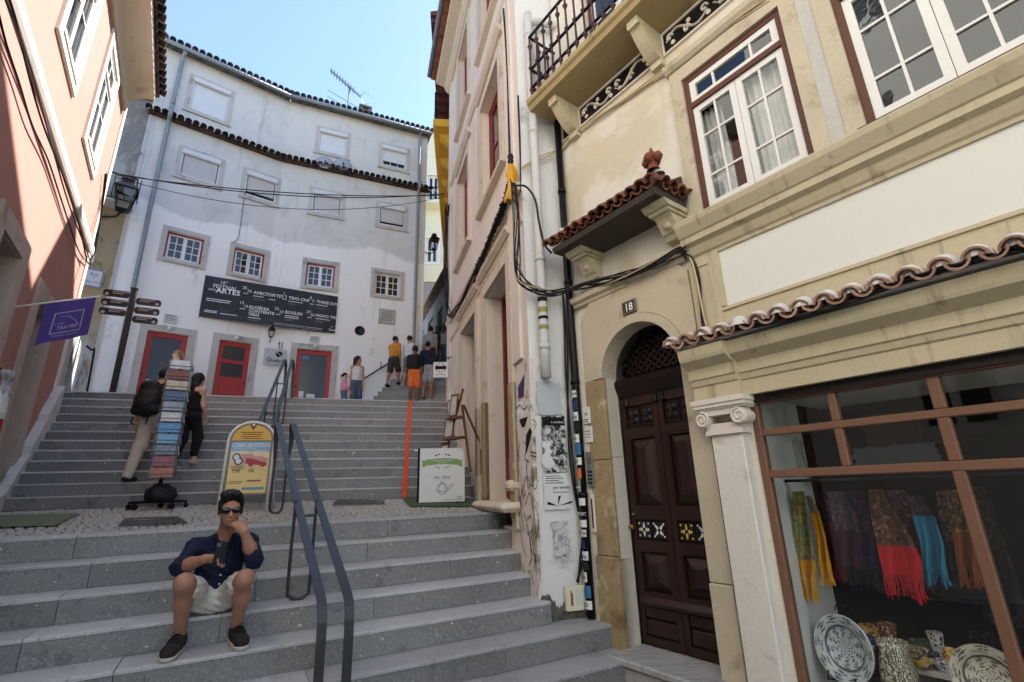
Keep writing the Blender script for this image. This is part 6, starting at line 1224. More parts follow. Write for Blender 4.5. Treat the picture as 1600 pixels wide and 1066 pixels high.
# ================================================================ goods in the shop window
def sp(px, py, y): x, z = C.p(px, py, y); return x, z
def scarf(label, pix, y, mats, fringe, split=.5, cat='scarf'):
    """pix: list of (left px, right px, py) rows from top to bottom."""
    rows = [(sp(a, py, y)[0], sp(b, py, y)[0], sp((a+b)/2, py, y)[1]) for a, b, py in pix]
    t = thing('scarf', label, cat, C, ((rows[0][0]+rows[0][1])/2, y, rows[-1][2])); n = len(rows)
    def at(v, k):
        f = v*(n-1); i = min(n-2, int(f)); g_ = f-i; return rows[i][k]*(1-g_)+rows[i+1][k]*g_
    def pt(u, v):
        w = at(v, 1)-at(v, 0); return (at(v, 0)+w*u, y+.035*math.sin(u*11+v*2)*(.4+.6*v)+.05*math.sin(u*3.1), at(v, 2))
    def seg(v0, v1, m, name):
        MB().sheet(lambda u, v: pt(u, v0+(v1-v0)*v), 30, 16).build(name, m, t, True)
    seg(0, split, mats[0], 'patterned_top'); seg(split, .999, mats[1], 'plain_end'); mb = MB()
    for i in range(26):
        u = (i+.5)/26; a = np.array(pt(u, .999)); q = [a, a+[uni(-.01, .01), uni(-.01, .01), -fringe*.5], a+[uni(-.015, .015), uni(-.01, .01), -fringe*uni(.8, 1.1)]]; mb.tube(q, .0045, 4)
    mb.build('fringe', mats[1], t); return t
def pattern(name, a, b, c, s=22): 
    t = NT(name); v = t.n('ShaderNodeTexVoronoi'); v.inputs['Scale'].default_value = s; t.l(t.pos(), v.inputs['Vector']); c1 = t.mix(t.ramp(v.outputs['Distance'], .25, .42), hexc(b), hexc(a)); c1 = t.mix(t.ramp(t.noise(s*1.3, 3), .52, .58), c1, hexc(c)); return t.fin(c1, .85)
ye = mk('mustard cloth', 'd79a1c', .85, .1, 9); rd = mk('scarlet cloth', 'c41f2a', .85, .08, 9); bl_ = mk('turquoise cloth', '2f86a8', .85, .08, 9); cr = mk('crimson cloth', '7d1a30', .85, .1, 9); dk = mk('black lace', '1b1a20', .85, .3, 20)
scarf('mustard scarf printed with red and green flowers, nearest the pilaster', [(1238, 1256, 768), (1238, 1262, 800), (1240, 1270, 850), (1243, 1274, 880), (1250, 1272, 902)], .30, (pattern('flower print', '8d8a5a', 'b8252c', '4a7a3a', 26), ye), .16, .72)
scarf('narrow mustard scarf with pale upper end', [(1257, 1264, 775), (1265, 1278, 800), (1272, 1290, 840), (1276, 1296, 880)], .34, (pattern('pale lace', 'a08d76', 'c4b49a', '6d6250', 40), ye), .14, .35)
scarf('dark crimson scarf behind the mustard ones', [(1280, 1300, 780), (1288, 1322, 810), (1298, 1326, 850), (1302, 1318, 890)], .62, (pattern('dark plum print', '3a2432', '5a3442', '241722', 30), cr), .08, .4)
scarf('scarlet fringed scarf with brown flower print', [(1357, 1380, 765), (1358, 1400, 800), (1366, 1425, 840), (1372, 1440, 875), (1378, 1440, 900)], .34, (pattern('brown flower print', '6d4636', 'a57a64', '3d2720', 24), rd), .14, .60)
scarf('turquoise fringed scarf beside the scarlet one', [(1416, 1440, 775), (1425, 1462, 808), (1436, 1475, 850), (1440, 1478, 890)], .42, (pattern('violet print', '3a2c3c', '6d4a5a', '241a28', 30), bl_), .10, .32)
scarf('black lace shawl in the dark of the shop', [(1315, 1350, 770), (1312, 1362, 820), (1320, 1372, 880), (1325, 1372, 915)], .75, (pattern('black plum print', '2a1f2c', '4a3040', '17131a', 30), dk), .06, .45)
scarf('dark patterned shawl behind the mullion', [(1500, 1540, 760), (1505, 1560, 820), (1520, 1590, 900), (1530, 1600, 960)], .60, (pattern('brown black print', '2a1f1c', '57403a', '120e10', 26), dk), .06, .6)
scarf('deep violet scarf filling the gap before the scarlet one', [(1330, 1350, 768), (1330, 1358, 805), (1334, 1366, 850), (1340, 1366, 870)], .50, (pattern('violet flower print', '3a2450', '7a4a80', '241430', 30), mk('violet cloth', '33204a', .85, .1, 9)), .08, .6)
scarf('green and cream printed scarf near the mullion', [(1462, 1482, 768), (1466, 1496, 805), (1474, 1504, 850), (1480, 1508, 880)], .70, (pattern('green flower print', '2c3a30', '7a8a6a', '8a3a3a', 30), mk('bottle green cloth', '1f3a30', .85, .1, 9)), .08, .65)
scarf('wide wine-red shawl hanging behind the scarlet scarf', [(1385, 1415, 766), (1390, 1440, 800), (1400, 1456, 850), (1408, 1458, 890)], .48, (pattern('wine flower print', '4a2430', '9a6a5a', '2c141c', 28), mk('wine cloth', '5a1626', .85, .1, 9)), .12, .5)
scarf('grey and rose printed shawl beside the narrow mustard scarf', [(1292, 1318, 768), (1296, 1336, 800), (1304, 1344, 838), (1310, 1340, 862)], .44, (pattern('rose grey print', '57505a', '9a5a6a', '2f2a34', 30), mk('plum cloth', '4a2038', .85, .1, 9)), .10, .6)
scarf('ochre printed shawl half hidden behind the mullion', [(1478, 1500, 766), (1482, 1512, 800), (1488, 1524, 850), (1494, 1526, 885)], .38, (pattern('ochre flower print', '6a5030', 'b08a4a', '3a2a1c', 28), mk('rust cloth', '8a4a22', .85, .1, 9)), .12, .55)
mb = MB(); rl = thing('scarf_rail', 'thin metal rail carrying the scarves', 'rail', C, (-1.3, .34, -.02)); mb.tube([(-1.86, .32, .0), (.9, .36, .0)], .012, 6); mb.tube([(-1.86, .66, .0), (.9, .66, .0)], .012, 6); mb.build('rod', M['iron'], rl)
cp = thing('flat_cap', 'dark cap hanging beyond the turquoise scarf', 'cap', C, (*(lambda q: (q[0], .55, q[1]))(sp(1500, 930, .55)),)); q = sp(1500, 915, .55); mb = MB(); mb.lathe([(0, .09), (.08, .075), (.12, .02), (.125, -.03), (.10, -.05), (0, -.05)], 18, (q[0], .55, q[1])); mb.build('crown', M['rubber'], cp, True); mb = MB(); mb.lathe([(.11, -.03), (.19, -.06), (.19, -.07), (.11, -.045)], 12, (q[0], .55, q[1]), 'z', math.pi, 2*math.pi); mb.build('peak', M['rubber'], cp, True)
# display shelf
shf = thing('display_shelf', 'pale display shelf inside the shop window', 'shelf', C, (-.9, .7, -1.3)); q = sp(1460, 1040, .55); zs = q[1]
MB().box(-1.45, 1.6, .42, 1.05, zs-.03, zs).build('board', flat('pale shelf', 'c6c4ba', .6), shf); MB().box(-1.86, 2.4, .12, 1.2, -1.52, -1.47).build('lower_board', flat('dark shelf', '3a332c', .6), shf)
for x in (-1.40, .2, 1.5): MB().box(x-.02, x+.02, .9, .94, -1.47, zs-.03).build('post', flat('shelf post', '6d675c', .6), shf)
MB().box(-1.86, 2.4, 1.1, 1.35, -.85, -.82).build('rear_board', flat('rear shelf', '57524a', .6), shf)
def tracery(name, base, ink, s): 
    t = NT(name); v = t.n('ShaderNodeTexVoronoi', feature='DISTANCE_TO_EDGE'); v.inputs['Scale'].default_value = s; t.l(t.pos(), v.inputs['Vector']); w = t.n('ShaderNodeTexWave'); w.inputs['Scale'].default_value = s*.5; w.inputs['Distortion'].default_value = 9; t.l(t.pos(), w.inputs['Vector'])
    c = t.mix(t.ramp(v.outputs['Distance'], .05, .10), hexc(ink), hexc(base)); c = t.mix(t.ramp(w.outputs['Fac'], .62, .70), c, hexc(ink)); return t.fin(c, .2, 0, .6)
def plate(label, px, py, y, r, tilt, turn, m1, m2, rimm):
    x, z = sp(px, py, y); t = thing('painted_plate', label, 'plate', C, (x, y, z-r)); R_ = Matrix.Rotation(turn, 3, 'Z') @ Matrix.Rotation(tilt, 3, 'X')
    def lay(prof, name, m, n=40, sm=True):
        mb = MB(); mb.lathe(prof, n, (0, 0, 0), 'y'); mb.v = [tuple(Vector((x, y, z))+R_ @ Vector(v)) for v in mb.v]; return mb.build(name, m, t, sm)
    lay([(0, .02), (r*.55, .015), (r*.62, 0), (r*.97, -.03)], 'well', m1); lay([(r*.97, -.0305), (r, -.034), (r*1.005, -.02), (r*.6, .03), (0, .035)], 'rim', rimm); lay([(r*.63, -.0035), (r*.66, -.0075)], 'band', m2)
    mb = MB()
    for s in (-1, 1): mb.tube([tuple(Vector((x, y, z))+R_ @ Vector(v)) for v in ((s*r*.45, -.06, -r*.72), (s*r*.45, -.07, -r*.98), (s*r*.45, .02, -r*1.0), (s*r*.45, .12, -r*1.02))], .006, 5)
    for s in (-1, 1):
        c = Vector((x+s*.025, y+.10, z+r*1.02)); mb.tube([tuple(c+Vector((s*.035*(1-t_/9)*math.cos(t_), 0, .05*(1-t_/9)*math.sin(t_)))) for t_ in np.linspace(0, 7, 22)], .004, 5)
    mb.tube([(x, y+.10, z-r), (x, y+.10, z+r*1.05)], .006, 5); mb.build('wire_stand', M['iron'], t); return t
wh_ = flat('cream glaze', 'd9dad2', .2, .6)
def radial(name, base, ink, k):
    t = NT(name); tc = t.n('ShaderNodeTexCoord'); sp3 = t.n('ShaderNodeSeparateXYZ'); t.l(tc.outputs['Generated'], sp3.inputs[0]); x = t.math('SUBTRACT', sp3.outputs[0], .5); z = t.math('SUBTRACT', sp3.outputs[2], .5)
    r = t.math('POWER', t.math('ADD', t.math('MULTIPLY', x, x), t.math('MULTIPLY', z, z)), .5); th = t.math('ARCTAN2', z, x)
    pet = t.math('MULTIPLY', t.math('SINE', t.math('ADD', t.math('MULTIPLY', th, k), t.math('MULTIPLY', t.math('SINE', t.math('MULTIPLY', r, 55.)), 1.6))), t.math('SINE', t.math('MULTIPLY', r, 68.)))
    c = t.mix(t.ramp(pet, .05, .25), hexc(base), hexc(ink)); c = t.mix(t.math('MULTIPLY', t.ramp(t.noise(70, 3), .50, .56), .55), c, hexc(base)); ring = t.math('ABSOLUTE', t.math('SUBTRACT', r, .33)); c = t.mix(t.ramp(ring, .016, .010), c, hexc(ink)); ring = t.math('ABSOLUTE', t.math('SUBTRACT', r, .355)); c = t.mix(t.ramp(ring, .010, .006), c, hexc(base)); return t.fin(c, .2, 0, .6)
plate('large plate with blue grey tracery on a wire stand', 1321, 1014, .26, .198, -.16, -.25, radial('blue grey tracery', 'cdd6d8', '55626c', 10.), M['inkg'], wh_)
plate('tan and white plate at the bottom corner of the shop window', 1546, 1062, .24, .165, -.2, .1, radial('tan tracery', 'e0dac8', '6d6252', 8.), flat('brown band', '6d5b45', .3), flat('tan glaze', 'b3a88e', .25, .6))
x, z = sp(1407, 1062, .30); jg = thing('painted_jug', 'tall cylindrical vase with grey leaf pattern', 'vase', C, (x, .30, z-.15)); mb = MB(); mb.lathe([(0, -.16), (.085, -.16), (.10, -.1), (.10, .02), (.088, .10), (.075, .15), (.085, .21), (.078, .21), (.068, .15), (0, .1)], 26, (x, .30, z)); mb.build('body', tracery('grey leaf tracery', 'dad5be', '5a5646', 50), jg, True)
mug = ['c9b24a', '6fa8b4', '34406a', 'b04a4a']
for i, (px, py, lab) in enumerate(((1488, 1022, 'olive and yellow painted mug at the end of the row'), (1514, 1018, 'turquoise and red painted mug, second in the row'), (1540, 1016, 'dark blue painted mug, third in the row'), (1566, 1014, 'reddish painted mug behind the mullion'))):
    x, z = sp(px, py, .55); z = zs+.002; t = thing('painted_mug', lab, 'mug', C, (x, .55, z), 'mugs in the shop window'); mb = MB(); mb.lathe([(0, 0), (.04, 0), (.043, .01), (.043, .11), (.039, .11), (.039, .015), (0, .012)], 20, (x, .55, z)); mb.build('cup', pattern('mug glaze %d' % i, mug[i], 'd9d3c0', 'a83a36' if i < 2 else '202a4a', 30), t, True); MB().tube([(x+.04+.03*math.sin(a), .55, z+.055+.035*math.cos(a)) for a in np.linspace(0.2, 2.9, 9)], .006, 6).build('handle', wh_, t, True)
bowls = [(1400, 1046, .44, 'round blue and white jar next to the vase', '5a78a8', .055, .11), (1446, 1052, .44, 'yellow bowl at the front edge of the shelf', 'c9a23c', .065, .05), (1465, 1010, .74, 'tall white jug at the back of the shelf', 'd6d6d0', .045, .15), (1530, 1048, .70, 'green glazed pot behind the mugs', '3f6a4a', .055, .10), (1480, 1050, .48, 'white bowl with a blue rim beside the mugs', 'cdd3da', .07, .05), (1390, 1000, .80, 'terracotta jar standing at the back', '8a4f38', .06, .14), (1440, 1000, .82, 'stacked green dishes at the back', '4d6a4a', .08, .06), (1510, 1040, .66, 'red and white bowl behind the mugs', 'b04a40', .08, .06), (1365, 1010, .75, 'yellow pot at the back of the shelf', 'b8862c', .07, .12), (1360, 1030, .55, 'dark blue lidded pot with white base', '1d2a5a', .06, .09), (1425, 1018, .62, 'wide bowl with green and red stripes', 'b59a5c', .11, .05), (1422, 1040, .50, 'small dark patterned dish beside the vase', '4d5258', .085, .05), (1458, 1035, .55, 'small black cup between dish and mugs', '1d1f24', .045, .07), (1345, 1000, .62, 'little red and white figurine-shaped pot', 'c9aaa0', .045, .12)]
for i, (px, py, y, lab, c, r, h) in enumerate(bowls):
    x, z = sp(px, py, y); z = zs+.002; t = thing('painted_bowl', lab, 'bowl', C, (x, y, z), 'pottery on the shop shelf'); mb = MB(); mb.lathe([(0, 0), (r*.55, 0), (r*.6, .01), (r, h), (r*.93, h), (r*.5, .02), (0, .015)], 22, (x, y, z)); mb.build('bowl_body', pattern('bowl glaze %d' % i, c, 'c9c4b4', '3a3a3a', 36), t, True)
# bags and panels in the gloom
for i, (a, b, c, d, col, lab) in enumerate(((1215, 690, 1260, 735, 'a7a79c', 'pale folded bag on the upper shop rack'), (1330, 700, 1470, 728, '55585c', 'grey board behind the middle panes'), (1345, 650, 1440, 690, '3a241e', 'dark reddish cloth behind the upper panes'))):
    p, q = sp(a, b, .6), sp(c, d, .6); t = thing('shop_panel', lab, 'panel', C, ((p[0]+q[0])/2, .62, q[1])); MB().ex(ragged(p[0], q[0], q[1], p[1], .012), .60, .63, 'y').build('face', mk('shop panel %d' % i, col, .8, .2, 6), t, fix=True)
# ================================================================ people: one smooth surface grown round a posed skeleton
def _cap(P, a, b, ra, rb):
    a, b = np.asarray(a, np.float32), np.asarray(b, np.float32); ba = b-a; L = float(ba @ ba)+1e-9
    t = np.clip(((P-a) @ ba)/L, 0, 1); q = P-a-t[:, None]*ba; return np.sqrt((q*q).sum(1))-(ra+(rb-ra)*t)
def _ell(P, c, r, Rm=None):
    q = P-np.asarray(c, np.float32)
    if Rm is not None: q = q @ Rm
    r = np.asarray(r, np.float32); k0 = np.sqrt(((q/r)**2).sum(1)); k1 = np.sqrt(((q/(r*r))**2).sum(1))+1e-9; return k0*(k0-1)/k1
class Body:
    def __init__(s): s.p = []; s.nz = None
    def fold(s, amp, f): s.nz = (amp, f); return s
    def cap(s, a, b, ra, rb=None, k=.03): s.p.append(('c', k, np.array(a, np.float32), np.array(b, np.float32), ra, rb if rb is not None else ra)); return s
    def ell(s, c, r, k=.03, rot=None): s.p.append(('e', k, np.array(c, np.float32), r, None if rot is None else np.array(rot, np.float32))); return s
    def cut(s, c, r, k=.01): s.p.append(('s', k, np.array(c, np.float32), r)); return s
    def clip(s, n, c): s.p.append(('p', 0, np.array(n, np.float32), c)); return s      # keep n.p < c
    def grow(s, d):
        o = Body(); o.p = list(s.p); o.g = d; return o
    def ev(s, P):
        d = np.full(len(P), 9., np.float32)
        for q in s.p:
            k = q[1]
            if q[0] == 'c': e = _cap(P, *q[2:])
            elif q[0] == 'e': e = _ell(P, q[2], q[3], q[4])
            elif q[0] == 's': d = np.maximum(d, -_ell(P, q[2], q[3])); continue
            else: d = np.maximum(d, P @ q[2]-q[3]); continue
            if k > 0: h = np.maximum(k-np.abs(d-e), 0)/k; d = np.minimum(d, e)-h*h*k*.25
            else: d = np.minimum(d, e)
        if s.nz:
            a, f = s.nz; q = P*np.asarray(f, np.float32); d = d+a*(np.sin(q[:, 0]+1.7*np.sin(q[:, 2]*.6))*np.sin(q[:, 1]*.9+1.3*np.sin(q[:, 0]*.7)+q[:, 2]*.5)+.6*np.sin(2.1*q[:, 2]+q[:, 0]*1.1+1.4*np.sin(q[:, 1])))
        return d
    def mesh(s, res):
        lo = np.full(3, 9e9); hi = -lo
        for q in s.p:
            if q[0] == 'c': pts = [(q[2], max(q[4], q[5])), (q[3], max(q[4], q[5]))]
            elif q[0] == 'e': pts = [(q[2], max(q[3]))]
            else: continue
            for c, r in pts: lo = np.minimum(lo, c-r-.02); hi = np.maximum(hi, c+r+.02)
        Bk = 8; n = np.ceil((hi-lo)/res/Bk).astype(int); N_ = n*Bk+1; V = np.full(N_, 1., np.float32)
        ii = np.stack(np.meshgrid(*[np.arange(k) for k in n], indexing='ij'), -1).reshape(-1, 3); cen = (lo+(ii*Bk+Bk/2)*res).astype(np.float32); d = s.ev(cen); act = ii[np.abs(d) < Bk*res*1.25]; ins = ii[d < -Bk*res*1.25]
        for a in ins: V[a[0]*Bk:a[0]*Bk+Bk+1, a[1]*Bk:a[1]*Bk+Bk+1, a[2]*Bk:a[2]*Bk+Bk+1] = -1
        g = np.stack(np.meshgrid(*[np.arange(Bk+1)]*3, indexing='ij'), -1).reshape(-1, 3)
        for c0 in range(0, len(act), 400):
            A = act[c0:c0+400]; I = (A[:, None]*Bk+g[None]).reshape(-1, 3); V[I[:, 0], I[:, 1], I[:, 2]] = s.ev((lo+I*res).astype(np.float32))
        return nets(V, lo, res)
def nets(V, lo, h):
    I = V < 0; c = np.zeros(tuple(np.array(V.shape)-1), np.int8); sl = [slice(None, -1), slice(1, None)]
    for a in (0, 1):
        for b in (0, 1):
            for e in (0, 1): c += I[sl[a], sl[b], sl[e]]
    act = (c > 0) & (c < 8); idx = np.full(act.shape, -1, np.int64); ci = np.argwhere(act); idx[act] = np.arange(len(ci)); acc = np.zeros((len(ci), 3)); cnt = np.zeros(len(ci))
    cor = [np.array(q) for q in np.ndindex(2, 2, 2)]
    for a in cor:
        for ax in range(3):
            if a[ax]: continue
            b = a.copy(); b[ax] = 1; A, B_ = ci+a, ci+b; va, vb = V[A[:, 0], A[:, 1], A[:, 2]], V[B_[:, 0], B_[:, 1], B_[:, 2]]; m = (va < 0) != (vb < 0); t = np.where(m, va/np.where(m, va-vb, 1), 0)
            acc[m] += (a+t[:, None]*(b-a))[m]; cnt[m] += 1
    vs = lo+h*(ci+acc/cnt[:, None]); F = []
    for ax in range(3):
        sa = [slice(None)]*3; sb = [slice(None)]*3; sa[ax] = slice(None, -1); sb[ax] = slice(1, None); A, B_ = I[tuple(sa)], I[tuple(sb)]; E_ = np.argwhere(A != B_); o1, o2 = [(1, 2), (2, 0), (0, 1)][ax]
        ok = (E_[:, o1] > 0) & (E_[:, o2] > 0) & (E_[:, o1] < V.shape[o1]-1) & (E_[:, o2] < V.shape[o2]-1); E_ = E_[ok]; fl = A[E_[:, 0], E_[:, 1], E_[:, 2]]
        q = []
        for d1, d2 in ((-1, -1), (0, -1), (0, 0), (-1, 0)): X_ = E_.copy(); X_[:, o1] += d1; X_[:, o2] += d2; q.append(idx[X_[:, 0], X_[:, 1], X_[:, 2]])
        q = np.stack(q, 1); q[~fl] = q[~fl][:, ::-1]; F.append(q)
    return vs, np.concatenate(F)
def body_obj(b, res, name, mat, par):
    vs, fs = b.mesh(res); off = OFF.get(par.name, np.zeros(3)); me = bpy.data.meshes.new(name); me.from_pydata((vs-off).tolist(), [], fs.tolist()); me.polygons.foreach_set('use_smooth', [True]*len(fs)); me.materials.append(mat)
    o = bpy.data.objects.new(name, me); COL.objects.link(o); o.parent = par; OFF[o.name] = np.array(off, float); return o
def skin_mat(name, c): 
    t = NT(name); k = hexc(c); col = t.mix(t.noise(14, 4), sc_(k, .85), sc_(k, 1.1)); t.b.inputs['Subsurface Weight'].default_value = .08; t.b.inputs['Subsurface Radius'].default_value = (.01, .004, .002); return t.fin(col, .55, 0, .4)
def cloth_mat(name, c, var=.12, s=14, wr=.5): return mk(name, c, .9, var, s, .05, 90, wr, 16, .012)
def hand(b, w, d, s=1., curl=.35, up=(0, 0, 1), k=.006, thumb=1):
    """Hand from wrist w along direction d; up = back of the hand; thumb = side."""
    d = np.array(d, float); d /= np.linalg.norm(d); up = np.array(up, float); up -= d*(up @ d); up /= np.linalg.norm(up); sd = np.cross(d, up)*thumb; w = np.array(w, float)
    b.cap(w, w+d*.045*s, .024*s, .03*s, .02)
    for i in (-1.5, -.5, .5, 1.5): b.cap(w+d*.03*s+sd*i*.012*s, w+d*.085*s+sd*i*.018*s, .014*s, .012*s, .012)
    for i, L in ((-1.5, .062), (-.5, .075), (.5, .08), (1.5, .07)):
        k0 = w+d*.085*s+sd*i*.019*s; d1 = d*math.cos(curl)-up*math.sin(curl); k1 = k0+d1*L*.5*s; d2 = d*math.cos(curl*2.2)-up*math.sin(curl*2.2); b.cap(k0, k1, .0105*s, .0095*s, k).cap(k1, k1+d2*L*.5*s, .0095*s, .0075*s, k)
    t0 = w+d*.025*s+sd*.03*s; t1 = t0+(d*.7+sd*.55-up*.3)*.04*s; b.cap(t0, t1, .015*s, .011*s, .012).cap(t1, t1+(d*.9+sd*.1-up*.4)*.032*s, .011*s, .009*s, k)
def head_parts(c, fw, up=(0, 0, 1), s=1.):
    """Returns a function mapping head coordinates (right, forward, up) to space, and the rotation."""
    fw = np.array(fw, float); fw /= np.linalg.norm(fw); up = np.array(up, float); rt = np.cross(fw, up); rt /= np.linalg.norm(rt); up = np.cross(rt, fw); R_ = np.stack([rt, fw, up], 1); c = np.array(c, float)
    return (lambda a, b_, d: c+R_ @ (np.array([a, b_, d])*s)), R_
def add_head(b, c, fw, neck, s=1., detail=True):
    H, R_ = head_parts(c, fw, s=s); b.cap(neck, H(0, -.015, -.07), .058*s, .052*s, .03)
    b.ell(H(0, -.012, .03), np.array((.074, .094, .09))*s, .02, R_).ell(H(0, .022, -.045), np.array((.055, .066, .07))*s, .04, R_).ell(H(0, .062, -.088), np.array((.028, .024, .022))*s, .03, R_)
    b.cap(H(0, .088, .012), H(0, .106, -.026), .009*s, .013*s, .012)
    if detail:
        for sg in (-1, 1): b.ell(H(sg*.075, -.012, -.005), np.array((.012, .02, .032))*s, .008, R_).cut(H(sg*.031, .10, .012), np.array((.017, .018, .012))*s)
        b.cap(H(-.02, .088, -.056), H(.02, .088, -.056), .008*s, .008*s, .008); b.cap(H(-.045, .080, .03), H(.045, .080, .03), .010*s, .010*s, .02)
    return H, R_
# ---------------------------------------------------------------- the seated man
mn = thing('person', 'man in navy shirt, pale shorts and sunglasses sitting on the steps with phone', 'person', S, (-.05, 4.6, zl(3)))
v = lambda *a: np.array(a, float)
J = dict(hd=v(-.02, 4.405, -.085), nk=v(-.035, 4.53, -.27), shR=v(-.215, 4.60, -.345), shL=v(.135, 4.60, -.335), elR=v(-.285, 4.40, -.455), elL=v(.175, 4.27, -.435), wrR=v(-.135, 4.20, -.395), wrL=v(.085, 4.215, -.235), pe=v(-.05, 4.665, -.70), ch=v(-.042, 4.62, -.44), hpR=v(-.145, 4.655, -.705), hpL=v(.045, 4.655, -.705), knR=v(-.235, 4.20, -.535), knL=v(.125, 4.20, -.545), anR=v(-.225, 4.425, -.90), anL=v(.115, 4.425, -.90))
sk = Body(); sk.ell(J['pe'], (.15, .115, .115), .03).ell((J['pe']+J['ch'])/2, (.135, .105, .15), .06).ell(J['ch'], (.15, .11, .16), .06).cap(J['shR'], J['shL'], .052, .052, .05).cap(J['ch']+[0, .0, .1], J['nk'], .07, .06, .05)
for s_ in 'RL':
    sk.cap(J['sh'+s_], J['el'+s_], .052, .043, .03).cap(J['el'+s_], (J['el'+s_]*.55+J['wr'+s_]*.45), .045, .042, .02).cap((J['el'+s_]*.55+J['wr'+s_]*.45), J['wr'+s_], .042, .027, .02)
    sk.cap(J['hp'+s_], J['kn'+s_], .082, .057, .03).ell(J['kn'+s_]+[0, -.010, .0], (.051, .053, .057), .03); m_ = J['kn'+s_]*.62+J['an'+s_]*.38+[0, .022, 0]; sk.cap(J['kn'+s_], m_, .050, .053, .03).cap(m_, J['an'+s_], .052, .033, .03).cap(J['an'+s_], J['an'+s_]+[0, -.02, -.03], .033, .03, .02)
Hm, Rh = add_head(sk, J['hd'], (.06, -1, -.12), J['nk'])
# right hand round the phone
ph_c = v(-.045, 4.13, -.355); hand(sk, J['wrR'], ph_c+[-.01, .02, -.035]-J['wrR'], 1.0, .55, (-.25, .35, .9), .006, -1)
# left hand at the mouth, fingers curled in front of the chin
hand(sk, J['wrL'], v(-.075, .055, .085), 1.0, .75, (.35, -.85, .25), .006, 1)
skm = skin_mat('tanned skin', 'a87a63'); body_obj(sk, .0042, 'body', skm, mn)
sh = Body(); g_ = .016; sh.ell((J['pe']*.55+J['ch']*.45)+[0, -.005, .0], (.148, .12, .16), .05).ell(J['pe']+[0, -.01, .06], (.16, .13, .09), .05).ell(J['ch'], (.15+g_, .112+g_, .165), .06).cap(J['shR'], J['shL'], .052+g_, .052+g_, .05).cap(J['ch']+[0, 0, .1], J['nk']+[0, .02, -.02], .085, .075, .05)
for s_ in 'RL': e = J['el'+s_]; f = e+(J['wr'+s_]-e)*.16; sh.cap(J['sh'+s_], e, .060, .056, .03).cap(e, f, .056, .054, .03).cap(f-(J['wr'+s_]-e)*.06, f, .060, .060, .008)
sh.fold(.0045, 48).clip((0, 0, -1), .775).cut(Hm(0, .05, -.15), (.05, .085, .085)); shm = cloth_mat('navy cotton', '141a36', .3, 11, .9); so_ = body_obj(sh, .0065, 'shirt', shm, mn)
cb = Body(); nk = J['nk']; cb.cap(nk+[-.062, -.05, .0], nk+[-.03, .035, .035], .017, .017, .01).cap(nk+[.062, -.05, .0], nk+[.03, .035, .035], .017, .017, .01).cap(nk+[-.03, .035, .035], nk+[.03, .035, .035], .017, .017, .01).cap(nk+[-.06, -.05, .0], nk+[-.035, -.085, -.06], .014, .008, .01).cap(nk+[.06, -.05, .0], nk+[.035, -.085, -.06], .014, .008, .01); body_obj(cb, .006, 'collar', shm, mn)
mb = MB()
for z in (-.40, -.47, -.54, -.60): mb.lathe([(0, -.006), (.006, -.004), (.007, 0)], 8, (-.03, J['ch'][1]-.128-.01*(z < -.45), z), 'y')
mb.build('shirt_buttons', M['wht'], mn)
pa = Body(); pa.ell(J['pe']+[0, 0, 0], (.175, .135, .12), .03)
for s_ in 'RL': e = J['hp'+s_]+(J['kn'+s_]-J['hp'+s_])*.70; pa.cap(J['hp'+s_], e, .096, .086, .03)
pa.cap(J['hpR']+[.05, -.12, -.02], J['hpL']+[-.05, -.12, -.02], .066, .066, .08); pa.fold(.0055, 58).clip((0, 0, -1), .808); body_obj(pa, .0065, 'shorts', cloth_mat('off white cotton', 'd0ccc2', .08, 9, .8), mn)
hb = Body(); hb.ell(Hm(0, -.018, .045), (.084, .104, .096), .02, Rh).ell(Hm(0, .05, .105), (.065, .05, .035), .03, Rh).ell(Hm(.02, .03, .12), (.06, .06, .03), .03, Rh)
n_ = Rh[:, 1]*.85-Rh[:, 2]*.52; hb.clip(n_, float(n_ @ Hm(0, .062, .062))); n_ = -Rh[:, 2]; hb.clip(n_, float(n_ @ Hm(0, 0, -.05)))
for sg in (-1, 1): hb.cap(Hm(sg*.074, .015, .03), Hm(sg*.073, .012, -.03), .010, .006, .01)
hb.fold(.0035, (150, 110, 60)); body_obj(hb, .0048, 'hair', mk('dark brown hair', '17120f', .5, .4, 60, .3, 120, .9, 120, .006), mn)
bd = Body(); bd.ell(Hm(0, .022, -.05), (.058, .069, .071), .02, Rh).ell(Hm(0, .064, -.09), (.03, .026, .024), .03, Rh); n_ = Rh[:, 2]; bd.clip(n_, float(n_ @ Hm(0, 0, -.040))); bd.clip(-Rh[:, 1], float(-Rh[:, 1] @ Hm(0, .0, 0))); body_obj(bd, .005, 'stubble', skin_mat('stubbly skin', '8a6150'), mn)
gl = Body()
for sg in (-1, 1): gl.ell(Hm(sg*.036, .094, .012), (.036, .012, .023), .006, Rh).cap(Hm(sg*.07, .085, .02), Hm(sg*.078, -.01, .012), .005, .004, .006)
gl.cap(Hm(-.01, .10, .018), Hm(.01, .10, .018), .005, .005, .006); body_obj(gl, .004, 'sunglasses', flat('black glasses', '070707', .15, .6), mn)
